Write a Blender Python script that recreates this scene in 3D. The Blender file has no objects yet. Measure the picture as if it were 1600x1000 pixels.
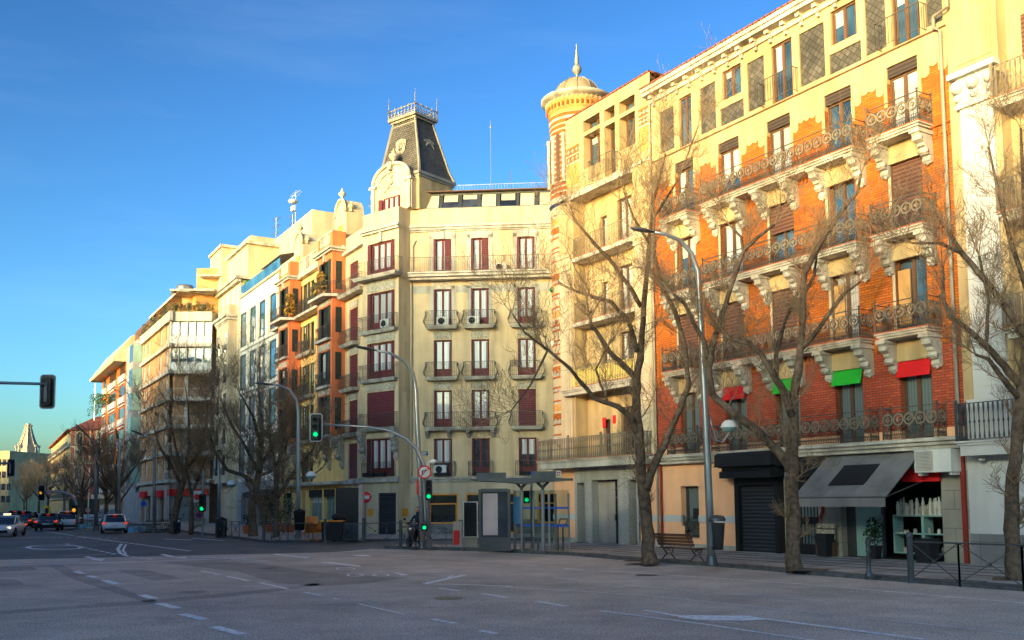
import bpy, math, random
from math import sin, cos, pi, radians, hypot, sqrt, atan2
from mathutils import Vector, Matrix, Quaternion
random.seed(7)
SC = bpy.context.scene
COL = SC.collection
# ---------------------------------------------------------------- camera
FPX, PPY, EYE = 1500., 655., 2.2
_p, _r = radians(4.84), radians(-.5)
_c, _s, _cp, _sp = cos(_r), sin(_r), cos(_p), sin(_p)
FW = Vector((0, _cp, _sp)); _u = Vector((0, -_sp, _cp)); _x = Vector((1, 0, 0))
RT = _c*_x + _s*_u; UP = -_s*_x + _c*_u
cam = bpy.data.cameras.new('camera'); co = bpy.data.objects.new('camera', cam); COL.objects.link(co)
m3 = Matrix((RT, UP, -FW)).transposed()
co.matrix_world = Matrix.Translation((0, 0, EYE)) @ m3.to_4x4()
cam.sensor_width = 36; cam.lens = 36*FPX/1600; cam.shift_y = (PPY-500)/1600; cam.clip_end = 6000; cam.clip_start = .1
SC.camera = co
def ray(px, py): return RT*((px-800)/FPX) + UP*((PPY-py)/FPX) + FW
def G(px, py, z=0.):          # where the ground is seen at a photo pixel
    r = ray(px, py); t = (z-EYE)/r.z
    return Vector((r.x*t, r.y*t, z))
def at(px, py, Y):
    r = ray(px, py); t = Y/r.y
    return Vector((r.x*t, Y, EYE+r.z*t))
class Fac:                    # a vertical facade plane with its own x (along) / y (into) / z frame
    def __init__(s, ox, oy, deg):
        s.o = (ox, oy); s.a = radians(deg); s.d = (cos(s.a), sin(s.a)); s.n = (-s.d[1], s.d[0])
    def uz(s, px, py, off=0):
        r = ray(px, py)
        t = (off+s.o[0]*s.n[0]+s.o[1]*s.n[1])/(r.x*s.n[0]+r.y*s.n[1])
        return ((r.x*t-s.o[0])*s.d[0]+(r.y*t-s.o[1])*s.d[1], EYE+r.z*t)
    def w(s, u, v, z=0.):
        return Vector((s.o[0]+u*s.d[0]+v*s.n[0], s.o[1]+u*s.d[1]+v*s.n[1], z))
# ---------------------------------------------------------------- object helpers
def props(o, label=None, cat=None, group=None, kind=None):
    if label: o['label'] = label
    if cat: o['category'] = cat
    if group: o['group'] = group
    if kind: o['kind'] = kind
    return o
def T(name, label, cat, loc=(0, 0, 0), rz=0., group=None, kind=None):
    o = bpy.data.objects.new(name, None); o.empty_display_size = .3; COL.objects.link(o)
    o.location = loc; o.rotation_euler = (0, 0, rz)
    return props(o, label, cat, group, kind)
def FT(name, label, cat, F, group=None): return T(name, label, cat, (F.o[0], F.o[1], 0), F.a, group)
SUB = [None, None, 0.]       # the facet (origin, turn) that new parts of a building are laid on
def sub(root=None, F0=None, F=None):
    if root is None: SUB[0] = None; return
    dx, dy = F.o[0]-F0.o[0], F.o[1]-F0.o[1]
    SUB[0] = root; SUB[1] = (dx*F0.d[0]+dy*F0.d[1], dx*F0.n[0]+dy*F0.n[1], 0); SUB[2] = F.a-F0.a
class MB:
    def __init__(s): s.v = []; s.f = []; s.mi = []; s.m = 0; s.sm = []; s.smooth = False
    def face(s, pts):
        n = len(s.v); s.v += [tuple(p) for p in pts]; s.f.append(tuple(range(n, n+len(pts)))); s.mi.append(s.m); s.sm.append(s.smooth); return s
    def faces(s, vs, fs):
        n = len(s.v); s.v += [tuple(p) for p in vs]
        for f in fs: s.f.append(tuple(i+n for i in f)); s.mi.append(s.m); s.sm.append(s.smooth)
        return s
    def box(s, x0, x1, y0, y1, z0, z1):
        v = [(x, y, z) for z in (z0, z1) for y in (y0, y1) for x in (x0, x1)]
        return s.faces(v, [(0, 2, 3, 1), (4, 5, 7, 6), (0, 1, 5, 4), (2, 6, 7, 3), (0, 4, 6, 2), (1, 3, 7, 5)])
    def prism(s, poly, ax, a, b):     # poly in the plane normal to ax ('x': (y,z), 'y': (x,z), 'z': (x,y))
        n = len(poly)
        def P(p, t): return (t, p[0], p[1]) if ax == 'x' else (p[0], t, p[1]) if ax == 'y' else (p[0], p[1], t)
        v = [P(p, a) for p in poly]+[P(p, b) for p in poly]
        return s.faces(v, [tuple(range(n))[::-1], tuple(range(n, 2*n))]+[(i, (i+1) % n, n+(i+1) % n, n+i) for i in range(n)])
    def tube(s, pts, r, n=4, cap=True, flat=1.):
        pts = [Vector(p) for p in pts]; k = len(pts)
        rs = r if isinstance(r, (list, tuple)) else [r]*k
        vs = []; prev = None
        for i, p in enumerate(pts):
            t = (pts[min(i+1, k-1)]-pts[max(i-1, 0)])
            if t.length < 1e-6: t = Vector((0, 0, 1))
            t.normalize()
            if prev is None:
                a = Vector((0, 0, 1)) if abs(t.z) < .9 else Vector((1, 0, 0))
                u = t.cross(a).normalized()
            else:
                u = (prev-t*prev.dot(t))
                u = u.normalized() if u.length > 1e-6 else t.orthogonal().normalized()
            prev = u; w = t.cross(u)
            for j in range(n):
                an = 2*pi*(j+.5)/n
                vs.append(p+(u*cos(an)+w*sin(an)*flat)*rs[i])
        fs = [(i*n+j, i*n+(j+1) % n, (i+1)*n+(j+1) % n, (i+1)*n+j) for i in range(k-1) for j in range(n)]
        if cap: fs += [tuple(range(n))[::-1], tuple(range((k-1)*n, k*n))]
        return s.faces(vs, fs)
    def lathe(s, cx, cy, prof, n=24, a0=0., a1=2*pi, mats=None):
        full = abs(a1-a0-2*pi) < 1e-6; m = n if full else n+1
        vs = [(cx+r*cos(a0+(a1-a0)*j/n), cy+r*sin(a0+(a1-a0)*j/n), z) for r, z in prof for j in range(m)]
        base = len(s.v); s.v += vs
        for i in range(len(prof)-1):
            for j in range(n):
                j2 = (j+1) % m
                s.f.append((base+i*m+j, base+i*m+j2, base+(i+1)*m+j2, base+(i+1)*m+j)); s.mi.append(mats[i] if mats else s.m); s.sm.append(s.smooth)
        return s
    def ball(s, c, r, n=10, sz=1.):
        return s.lathe_at(c, [(r*sin(pi*i/n), -r*cos(pi*i/n)*sz) for i in range(n+1)], n+2)
    def lathe_at(s, c, prof, n=12): return s.lathe(c[0], c[1], [(max(r, 1e-4), c[2]+z) for r, z in prof], n)
    def ring(s, c, r, t, ax='y', n=14, k=4):   # a torus
        vs = []
        for i in range(n):
            a = 2*pi*i/n
            for j in range(k):
                b = 2*pi*(j+.5)/k; q = r+t*cos(b); h = t*sin(b)
                vs.append((c[0]+q*cos(a), c[1]+h, c[2]+q*sin(a)) if ax == 'y' else (c[0]+h, c[1]+q*cos(a), c[2]+q*sin(a)) if ax == 'x' else (c[0]+q*cos(a), c[1]+q*sin(a), c[2]+h))
        return s.faces(vs, [(i*k+j, i*k+(j+1) % k, ((i+1) % n)*k+(j+1) % k, ((i+1) % n)*k+j) for i in range(n) for j in range(k)])
    def wall(s, x0, x1, z0, z1, holes=(), y=0., t=.3):
        hs = [h for h in holes if h[0] < x1 and h[1] > x0 and h[2] < z1 and h[3] > z0]
        xs = sorted({x0, x1}|{min(max(c, x0), x1) for h in hs for c in h[:2]}); zs = sorted({z0, z1}|{min(max(c, z0), z1) for h in hs for c in h[2:4]})
        for a, b in zip(xs, xs[1:]):
            for c, d in zip(zs, zs[1:]):
                mx, mz = (a+b)/2, (c+d)/2
                if any(h[0] < mx < h[1] and h[2] < mz < h[3] for h in hs): continue
                s.face([(a, y, c), (b, y, c), (b, y, d), (a, y, d)])
        for h in hs:
            a, b, c, d = max(h[0], x0), min(h[1], x1), max(h[2], z0), min(h[3], z1)
            s.face([(a, y, c), (a, y, d), (a, y+t, d), (a, y+t, c)]); s.face([(b, y, c), (b, y+t, c), (b, y+t, d), (b, y, d)])
            if h[3] <= z1: s.face([(a, y, d), (b, y, d), (b, y+t, d), (a, y+t, d)])
            if h[2] >= z0: s.face([(a, y, c), (a, y+t, c), (b, y+t, c), (b, y, c)])
        return s
    def build(s, name, mat, parent=None, label=None, cat=None, group=None, kind=None):
        me = bpy.data.meshes.new(name); me.from_pydata(s.v, [], s.f)
        for m in (mat if isinstance(mat, (list, tuple)) else [mat]): me.materials.append(m)
        if any(s.mi): me.polygons.foreach_set('material_index', s.mi)
        if any(s.sm): me.polygons.foreach_set('use_smooth', s.sm)
        me.update()
        o = bpy.data.objects.new(name, me); COL.objects.link(o)
        if parent is not None:
            o.parent = parent
            if SUB[0] is parent: o.location = SUB[1]; o.rotation_euler = (0, 0, SUB[2])
        return props(o, label, cat, group, kind)
def kids(o): return [c for c in o.children]
def copy_tree(o, parent=None):
    c = o.copy(); COL.objects.link(c)
    if parent is not None: c.parent = parent
    for k in list(o.children): copy_tree(k, c)
    return c
def dup(o, loc, rz=0., label=None, scale=None):
    c = copy_tree(o); c.location = loc; c.rotation_euler = (0, 0, rz)
    if label: c['label'] = label
    if scale: c.scale = (scale,)*3
    return c
# ---------------------------------------------------------------- materials
M = {}
def _new(name):
    m = bpy.data.materials.new(name); m.use_nodes = True; nt = m.node_tree; b = nt.nodes['Principled BSDF']
    return m, nt, b
def N(nt, t, **kw):
    n = nt.nodes.new(t)
    for k, v in kw.items(): setattr(n, k, v)
    return n
def ramp(nt, fac, stops):
    r = N(nt, 'ShaderNodeValToRGB'); e = r.color_ramp.elements
    while len(e) < len(stops): e.new(.5)
    for el, (p, c) in zip(e, stops): el.position = p; el.color = (*c, 1) if len(c) == 3 else (c[0],)*3+(1,)
    nt.links.new(fac, r.inputs[0]); return r.outputs[0]
def sc(c, k): return tuple(min(1, max(0, v*k)) for v in c)
def mat(name, col, rough=.8, var=.1, ns=1.1, bump=.2, bs=30., metal=0., spec=.3, streak=.12, coat=0., emit=None):
    m, nt, b = _new(name); L = nt.links.new
    tc = N(nt, 'ShaderNodeTexCoord')
    n1 = N(nt, 'ShaderNodeTexNoise'); n1.inputs['Scale'].default_value = ns; n1.inputs['Detail'].default_value = 6; L(tc.outputs['Object'], n1.inputs['Vector'])
    c1 = ramp(nt, n1.outputs[0], [(.3, sc(col, 1-var)), (.7, sc(col, 1+var))])
    if streak > 0:
        mp = N(nt, 'ShaderNodeMapping'); mp.inputs['Scale'].default_value = (1.1, 1.1, .14); L(tc.outputs['Object'], mp.inputs[0])
        n2 = N(nt, 'ShaderNodeTexNoise'); n2.inputs['Scale'].default_value = 1.3; n2.inputs['Detail'].default_value = 5; L(mp.outputs[0], n2.inputs['Vector'])
        g = ramp(nt, n2.outputs[0], [(.35, (1-streak*2,)), (.6, (1,))])
        mx = N(nt, 'ShaderNodeMix', data_type='RGBA', blend_type='MULTIPLY'); mx.inputs[0].default_value = 1; L(c1, mx.inputs[6]); L(g, mx.inputs[7]); c1 = mx.outputs[2]
    L(c1, b.inputs['Base Color'])
    b.inputs['Roughness'].default_value = rough; b.inputs['Metallic'].default_value = metal; b.inputs['Specular IOR Level'].default_value = spec; b.inputs['Coat Weight'].default_value = coat; b.inputs['Coat Roughness'].default_value = .05
    if bump > 0:
        n3 = N(nt, 'ShaderNodeTexNoise'); n3.inputs['Scale'].default_value = bs; n3.inputs['Detail'].default_value = 4; L(tc.outputs['Object'], n3.inputs['Vector'])
        bp = N(nt, 'ShaderNodeBump'); bp.inputs['Strength'].default_value = bump; bp.inputs['Distance'].default_value = .03; L(n3.outputs[0], bp.inputs['Height']); L(bp.outputs[0], b.inputs['Normal'])
    if emit: b.inputs['Emission Color'].default_value = (*emit[0], 1); b.inputs['Emission Strength'].default_value = emit[1]
    M[name] = m; return m
def brickmat(name, c1, c2, mortar, bw=.26, bh=.075, ms=.012, off=.5, var=.25, rough=.85, bump=.5, plane='xz', rot=0):
    m, nt, b = _new(name); L = nt.links.new
    tc = N(nt, 'ShaderNodeTexCoord'); sp = N(nt, 'ShaderNodeSeparateXYZ'); L(tc.outputs['Object'], sp.inputs[0])
    cb = N(nt, 'ShaderNodeCombineXYZ')
    if plane == 'xz':
        ad = N(nt, 'ShaderNodeMath', operation='ADD'); L(sp.outputs[0], ad.inputs[0]); L(sp.outputs[1], ad.inputs[1]); L(ad.outputs[0], cb.inputs[0]); L(sp.outputs[2], cb.inputs[1])
    else: L(sp.outputs[0], cb.inputs[0]); L(sp.outputs[1], cb.inputs[1])
    br = N(nt, 'ShaderNodeTexBrick'); br.offset = off; mp = N(nt, 'ShaderNodeMapping'); mp.inputs['Rotation'].default_value[2] = rot; L(cb.outputs[0], mp.inputs[0]); L(mp.outputs[0], br.inputs['Vector'])
    for k, v in (('Scale', 1), ('Mortar Size', ms), ('Brick Width', bw), ('Row Height', bh), ('Bias', -.1), ('Mortar Smooth', .2)): br.inputs[k].default_value = v
    for k, v in (('Color1', c1), ('Color2', c2), ('Mortar', mortar)): br.inputs[k].default_value = (*v, 1)
    n1 = N(nt, 'ShaderNodeTexNoise'); n1.inputs['Scale'].default_value = .9; n1.inputs['Detail'].default_value = 7; L(tc.outputs['Object'], n1.inputs['Vector'])
    g = ramp(nt, n1.outputs[0], [(.3, (1-var,)), (.7, (1+var,))])
    mx = N(nt, 'ShaderNodeMix', data_type='RGBA', blend_type='MULTIPLY'); mx.inputs[0].default_value = 1; L(br.outputs[0], mx.inputs[6]); L(g, mx.inputs[7]); L(mx.outputs[2], b.inputs['Base Color'])
    b.inputs['Roughness'].default_value = rough; b.inputs['Specular IOR Level'].default_value = .25
    bp = N(nt, 'ShaderNodeBump', invert=True); bp.inputs['Strength'].default_value = bump; bp.inputs['Distance'].default_value = .01; L(br.outputs['Fac'], bp.inputs['Height']); L(bp.outputs[0], b.inputs['Normal'])
    M[name] = m; return m
def glassmat(name, col, curtain=None, rough=.03, fold=18., spec=.9):
    m, nt, b = _new(name); L = nt.links.new; tc = N(nt, 'ShaderNodeTexCoord')
    if curtain:
        w = N(nt, 'ShaderNodeTexWave'); w.inputs['Scale'].default_value = fold/6; w.inputs['Distortion'].default_value = 2.5; w.inputs['Detail'].default_value = 2; w.inputs['Detail Scale'].default_value = .6
        mp = N(nt, 'ShaderNodeMapping'); mp.inputs['Scale'].default_value = (1, 1, .08); L(tc.outputs['Object'], mp.inputs[0]); L(mp.outputs[0], w.inputs[0])
        L(ramp(nt, w.outputs[0], [(0, sc(curtain, .6)), (1, curtain)]), b.inputs['Base Color'])
    else:
        n1 = N(nt, 'ShaderNodeTexNoise'); n1.inputs['Scale'].default_value = .7; L(tc.outputs['Object'], n1.inputs['Vector'])
        L(ramp(nt, n1.outputs[0], [(.35, sc(col, .4)), (.65, sc(col, 1.6))]), b.inputs['Base Color'])
    b.inputs['Roughness'].default_value = .5 if curtain else rough; b.inputs['Specular IOR Level'].default_value = spec
    b.inputs['Coat Weight'].default_value = 1; b.inputs['Coat Roughness'].default_value = rough; b.inputs['Coat IOR'].default_value = 1.55
    n2 = N(nt, 'ShaderNodeTexNoise'); n2.inputs['Scale'].default_value = 1.6; L(tc.outputs['Object'], n2.inputs['Vector'])
    bp = N(nt, 'ShaderNodeBump'); bp.inputs['Strength'].default_value = .12; bp.inputs['Distance'].default_value = .02; L(n2.outputs[0], bp.inputs['Height']); L(bp.outputs[0], b.inputs['Coat Normal']); L(bp.outputs[0], b.inputs['Normal'])
    M[name] = m; return m
brickmat('brick_orange', (.52, .135, .01), (.36, .075, .008), (.2, .07, .02), var=.2, bh=.09, bw=.28, ms=.016)
brickmat('brick_shaded', (.48, .09, .035), (.33, .05, .022), (.16, .05, .035), var=.2, bh=.09, bw=.28, ms=.016)  # darker copy of the orange brick, street shade painted into its colour
brickmat('brick_red', (.36, .07, .045), (.28, .05, .035), (.25, .14, .1), var=.15)
brickmat('brick_ochre', (.62, .28, .05), (.45, .18, .05), (.45, .3, .15))
brickmat('brick_tan', (.48, .24, .1), (.4, .19, .08), (.4, .28, .17))
brickmat('slate', (.1, .093, .083), (.045, .043, .04), (.03, .028, .026), bw=.2, bh=.2, ms=.012, off=0, var=.35, rough=.55, bump=1., rot=radians(45))
brickmat('mansard', (.11, .1, .09), (.07, .065, .06), (.02, .02, .02), bw=.22, bh=.16, ms=.02, var=.3, rough=.6, bump=1.)
brickmat('stone_block', (.3, .27, .22), (.25, .23, .19), (.14, .13, .11), bw=.9, bh=.6, ms=.01, var=.2, bump=.3)
brickmat('granite_base', (.2, .2, .2), (.16, .16, .165), (.1, .1, .1), bw=.8, bh=.8, ms=.01, off=0, bump=.2)
brickmat('stone_brick', (.22, .21, .19), (.12, .12, .12), (.07, .07, .07), bw=.3, bh=.12, ms=.012, var=.3)
brickmat('white_render_joint', (.74, .7, .6), (.72, .68, .58), (.5, .46, .38), bw=2.4, bh=1.6, ms=.01, off=0, var=.06, bump=.2)
mat('poster_pale', (.42, .34, .33), rough=.4, var=.25, ns=.6, bump=0, streak=0); mat('blind_beige', (.42, .4, .3), rough=.6, bump=0, streak=0)
brickmat('paving_dark', (.1, .09, .085), (.08, .075, .07), (.04, .04, .04), bw=.6, bh=.4, plane='xy')
brickmat('paving', (.4, .35, .31), (.3, .26, .235), (.12, .11, .1), bw=.6, bh=.4, ms=.012, var=.3, bump=.4, plane='xy')
brickmat('roof_tile', (.3, .09, .06), (.22, .06, .045), (.08, .03, .02), bw=.3, bh=.35, ms=.04, bump=1., plane='xy')
mat('cream', (.5, .365, .19), streak=.18); mat('cream_pale', (.54, .44, .3), var=.07); mat('yellow_stucco', (.8, .55, .2)); mat('lemon_stucco', (.78, .6, .16))
mat('beige_stucco', (.68, .51, .3), var=.08, streak=.15); mat('pink_stucco', (.85, .46, .25), var=.05, streak=.06); mat('orange_stucco', (.72, .19, .07), var=.06)
mat('white_stone', (.52, .48, .41), var=.15, streak=.22, bump=.4); mat('white_paint', (.5, .5, .49), var=.05, streak=.06); mat('relief', (.45, .4, .31), var=.35, ns=9, bump=1., bs=14)
mat('terracotta', (.5, .13, .05)); mat('concrete', (.38, .33, .28), var=.15); mat('grey_render', (.3, .31, .33)); mat('grey_stone', (.38, .36, .32), var=.25, ns=14, bs=90)
mat('iron', (.09, .08, .07), rough=.5, metal=.2, bump=.05); mat('iron_pale', (.2, .165, .125), rough=.6, bump=.05); mat('black_paint', (.012, .013, .016), rough=.35, bump=.03, streak=0); mat('soft_black', (.015, .015, .017), rough=.8, streak=0)
mat('grey_metal', (.33, .34, .35), rough=.35, metal=.7, bump=.02, var=.08); mat('dark_metal', (.09, .095, .1), rough=.4, metal=.5, bump=.03); mat('zinc', (.3, .27, .22), rough=.5, metal=.3, bump=.05)
mat('wood_brown', (.12, .06, .035), rough=.5); mat('wood_red', (.15, .018, .022), rough=.55, var=.2); mat('shutter_green', (.02, .035, .03), rough=.6); mat('wood_bench', (.13, .06, .035), rough=.6, var=.3); mat('wood_orange', (.75, .3, .04), rough=.5); mat('louvre_brown', (.13, .05, .03), rough=.7)
mat('wood_light', (.5, .28, .1), rough=.6)
mat('awning_grey', (.2, .19, .185), rough=.9, var=.1, streak=.15); mat('fabric_red', (.58, .012, .015), rough=.9, streak=0); mat('fabric_green', (.02, .38, .03), rough=.9, streak=0); mat('red_paint', (.6, .02, .02), rough=.5, streak=0); mat('pipe_red', (.25, .03, .02), rough=.6)
mat('bark', (.15, .1, .065), rough=.95, var=.5, ns=7, bump=1., bs=16, streak=.3); mat('twig', (.22, .145, .085), rough=.9, bump=0, streak=0); mat('leaf', (.05, .1, .02), rough=.7, bump=0, streak=0, var=.5, ns=5); mat('leaf_gold', (.35, .2, .03), rough=.8, bump=0, streak=0, var=.4); mat('plant_dark', (.02, .05, .025), rough=.7, bump=0, streak=0, var=.5)
mat('kerb', (.1, .098, .095), var=.3, ns=4, bump=.6, bs=20, streak=0); mat('paint_white', (.8, .8, .8), rough=.7, var=.3, ns=8, streak=0, bump=.3, bs=80)
mat('pot', (.45, .12, .04)); mat('rubber', (.012, .012, .012), rough=.8, streak=0); mat('car_white', (.75, .75, .76), rough=.3, var=.02, coat=1, bump=0, streak=0); mat('car_black', (.012, .012, .014), rough=.25, coat=1, bump=0, streak=0); mat('car_blue', (.03, .06, .12), rough=.3, coat=1, bump=0, streak=0)
mat('dome_lead', (.3, .235, .16), rough=.6, var=.2); mat('enamel_green', (.0, .12, .04), rough=.1, coat=1, bump=0, streak=0); mat('enamel_blue', (.02, .05, .15), rough=.4); mat('leaf_hedge', (.06, .16, .01), rough=.8, var=.5, ns=12, bump=1)
mat('plastic_blue', (.01, .08, .45), rough=.4, streak=0, bump=0); mat('plastic_cyan', (.15, .4, .6), rough=.4, streak=0, bump=0); mat('plastic_orange', (.65, .2, .02), rough=.5, streak=0, bump=.05); mat('plastic_yellow', (.75, .5, .02), rough=.5, streak=0, bump=0); mat('skin', (.45, .25, .17), rough=.6, streak=0, bump=0); mat('cloth_navy', (.015, .02, .04), rough=.9, streak=0)
mat('sign_blue', (.01, .03, .12), rough=.4, streak=0, bump=0); mat('off_white', (.62, .62, .58), rough=.6, var=.1); mat('globe', (.7, .7, .66), rough=.35, streak=0, bump=0, var=.03)
mat('lamp_red', (.6, .02, .01), emit=((1, .06, .02), .6)); mat('lamp_green', (.0, .5, .2), emit=((.0, 1, .3), .7)); mat('lamp_amber', (.8, .3, .02), emit=((1, .4, .03), .7)); mat('head_lamp', (.8, .7, .5), emit=((1, .8, .5), 1.)); mat('screen_green', (.1, .5, .3), emit=((.1, .6, .35), .8)); mat('lens_off', (.02, .02, .02), rough=.15, streak=0, bump=0)
mat('glass_green', (.25, .42, .38), rough=.15, coat=1, bump=0, var=.15, streak=0)
glassmat('glass', (.03, .035, .045)); glassmat('glass_sky', (.03, .07, .11)); glassmat('glass_curtain', 0, (.45, .45, .43)); glassmat('glass_blind', 0, (.62, .62, .58), fold=3); glassmat('glass_blue', (.05, .17, .27)); glassmat('glass_teal', 0, (.12, .17, .17)); glassmat('glass_dark', (.008, .009, .01))
def louvre(name, col):
    m, nt, b = _new(name); L = nt.links.new; tc = N(nt, 'ShaderNodeTexCoord')
    w = N(nt, 'ShaderNodeTexWave', bands_direction='Z'); w.inputs['Scale'].default_value = 2.2; L(tc.outputs['Object'], w.inputs[0])
    L(ramp(nt, w.outputs[0], [(0, sc(col, .45)), (.5, col), (1, sc(col, 1.15))]), b.inputs['Base Color'])
    bp = N(nt, 'ShaderNodeBump'); bp.inputs['Strength'].default_value = .8; bp.inputs['Distance'].default_value = .03; L(w.outputs[0], bp.inputs['Height']); L(bp.outputs[0], b.inputs['Normal'])
    b.inputs['Roughness'].default_value = .6; M[name] = m
louvre('louvre_red', (.14, .02, .025)); louvre('blind_brown', (.13, .055, .035)); louvre('roller_black', (.02, .021, .025)); louvre('louvre_green', (.02, .035, .03)); louvre('blind_dark', (.05, .035, .03))
def asphalt(name, col, w):
    m, nt, b = _new(name); L = nt.links.new; tc = N(nt, 'ShaderNodeTexCoord')
    n1 = N(nt, 'ShaderNodeTexNoise'); n1.inputs['Scale'].default_value = .22; n1.inputs['Detail'].default_value = 8; L(tc.outputs['Object'], n1.inputs['Vector'])
    v = N(nt, 'ShaderNodeTexNoise'); v.inputs['Scale'].default_value = 28; v.inputs['Detail'].default_value = 3; L(tc.outputs['Object'], v.inputs['Vector'])
    a = ramp(nt, n1.outputs[0], [(.3, sc(col, .75)), (.7, sc(col, 1.2))]); s_ = ramp(nt, v.outputs[0], [(.35, (.5,)), (.5, (1,)), (.68, (1.9,))])
    mx = N(nt, 'ShaderNodeMix', data_type='RGBA', blend_type='MULTIPLY'); mx.inputs[0].default_value = w; L(a, mx.inputs[6]); L(s_, mx.inputs[7]); L(mx.outputs[2], b.inputs['Base Color'])
    vo = N(nt, 'ShaderNodeTexVoronoi', feature='DISTANCE_TO_EDGE'); vo.inputs['Scale'].default_value = .16; wp = N(nt, 'ShaderNodeMix', data_type='RGBA'); wp.inputs[0].default_value = .06; nz = N(nt, 'ShaderNodeTexNoise'); nz.inputs['Scale'].default_value = .8; nz.inputs['Detail'].default_value = 6; L(tc.outputs['Object'], nz.inputs['Vector']); sc_ = N(nt, 'ShaderNodeVectorMath', operation='SCALE'); sc_.inputs['Scale'].default_value = 9; L(nz.outputs['Color'], sc_.inputs[0]); ad = N(nt, 'ShaderNodeVectorMath', operation='ADD'); L(tc.outputs['Object'], ad.inputs[0]); L(sc_.outputs[0], ad.inputs[1]); L(ad.outputs[0], vo.inputs['Vector'])
    ck = ramp(nt, vo.outputs[0], [(.0, (.5,)), (.006, (1,))]); m2 = N(nt, 'ShaderNodeMix', data_type='RGBA', blend_type='MULTIPLY'); m2.inputs[0].default_value = .8; L(mx.outputs[2], m2.inputs[6]); L(ck, m2.inputs[7])
    st = N(nt, 'ShaderNodeTexNoise'); st.inputs['Scale'].default_value = .7; st.inputs['Detail'].default_value = 9; st.inputs['Roughness'].default_value = .7; L(tc.outputs['Object'], st.inputs['Vector']); m3 = N(nt, 'ShaderNodeMix', data_type='RGBA', blend_type='MULTIPLY'); m3.inputs[0].default_value = 1; L(m2.outputs[2], m3.inputs[6]); L(ramp(nt, st.outputs[0], [(.3, (.72,)), (.6, (1.08,))]), m3.inputs[7]); L(m3.outputs[2], b.inputs['Base Color'])
    b.inputs['Roughness'].default_value = .75; b.inputs['Specular IOR Level'].default_value = .35
    bp = N(nt, 'ShaderNodeBump'); bp.inputs['Strength'].default_value = .5; bp.inputs['Distance'].default_value = .01; L(v.outputs[0], bp.inputs['Height']); L(bp.outputs[0], b.inputs['Normal']); M[name] = m
asphalt('asphalt', (.13, .125, .12), .6); asphalt('asphalt_worn', (.48, .41, .35), .8); asphalt('asphalt_patch', (.33, .28, .24), .7)
# ---------------------------------------------------------------- architectural elements
def window(par, x0, x1, z0, z1, y=.2, fr='wood_brown', pane='glass', n=2, tr=0, panel=0, fw=.07, label=None):
    f = MB(); d = .07
    f.box(x0, x0+fw, y, y+d, z0, z1); f.box(x1-fw, x1, y, y+d, z0, z1); f.box(x0+fw, x1-fw, y, y+d, z1-fw, z1); f.box(x0+fw, x1-fw, y, y+d, z0, z0+fw)
    zt = z1-fw-(tr or 0)
    if tr: f.box(x0+fw, x1-fw, y, y+d, zt-.05, zt+.03)
    for i in range(1, n):
        xm = x0+(x1-x0)*i/n; f.box(xm-.06, xm+.06, y-.015, y+d, z0+fw, z1-fw)
    for i in range(n):          # inner sash line of every leaf
        a = x0+fw+(x1-x0-2*fw)*i/n; b = x0+fw+(x1-x0-2*fw)*(i+1)/n
        if b-a > .35:
            f.box(a+.03, a+.07, y+.01, y+d, z0+fw, zt-.05); f.box(b-.07, b-.03, y+.01, y+d, z0+fw, zt-.05)
    if panel: f.box(x0+fw, x1-fw, y+.02, y+d, z0+fw, z0+panel)
    w = f.build('window', M[fr], par, label)
    MB().face([(x0+.02, y+.055, z0+.02), (x1-.02, y+.055, z0+.02), (x1-.02, y+.055, z1-.02), (x0+.02, y+.055, z1-.02)]).build('pane', M[pane], w)
    if pane in ('glass', 'glass_sky', 'glass_curtain', 'glass_teal') and WR.random() < .42 and z1-z0 > 1.2:
        zb = z1-(z1-z0)*WR.uniform(.18, .75); xb = x1-.05 if WR.random() < .6 else (x0+x1)/2
        MB().face([(x0+.05, y+.05, zb), (xb, y+.05, zb), (xb, y+.05, z1-.05), (x0+.05, y+.05, z1-.05)]).build('blind', M['glass_blind'], w)
    return w
WR = random.Random(9)
def shutter(par, x0, x1, z0, z1, y0, y1, m, label=None):
    return MB().box(x0, x1, y0, y1, z0, z1).build('shutter', M[m], par, label)
CORB = [(0, 0), (-.8, 0), (-.8, -.12), (-.72, -.2), (-.7, -.34), (-.5, -.42), (-.36, -.56), (-.4, -.68), (-.3, -.76), (-.16, -.78), (-.2, -.92), (-.1, -1.02), (0, -.95)]
def corbel(par, x, z, w=.3, d=.8, h=1., m='white_stone'):
    b = MB(); P = [(p[0]*d/.8, z+p[1]*h) for p in CORB]
    b.prism(P, 'x', x-w/2, x+w/2); b.box(x-w/2-.04, x+w/2+.04, -d-.03, 0, z-.13*h, z-.02)
    b.smooth = False
    for q in range(3): b.box(x-w*.36+q*w*.27, x-w*.18+q*w*.27, -d*.62, -d*.3, z-.52*h, z-.16*h)
    b.smooth = True
    b.tube([(x-w/2-.015, -.33*d/.8, z-.66*h), (x+w/2+.015, -.33*d/.8, z-.66*h)], .07*h, 10); b.tube([(x-w/2-.01, -.62*d/.8, z-.27*h), (x+w/2+.01, -.62*d/.8, z-.27*h)], .06*h, 10); b.ball((x, -.08, z-1.0*h), w*.2, 8, 1.3)
    return b
def slab(b, x0, x1, z, d, th=.2):
    b.box(x0, x1, -d, 0, z-.05, z); b.box(x0+.06, x1-.06, -d+.06, 0, z-.13, z-.05); b.box(x0+.12, x1-.12, -d+.12, 0, z-th, z-.13); return b
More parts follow.
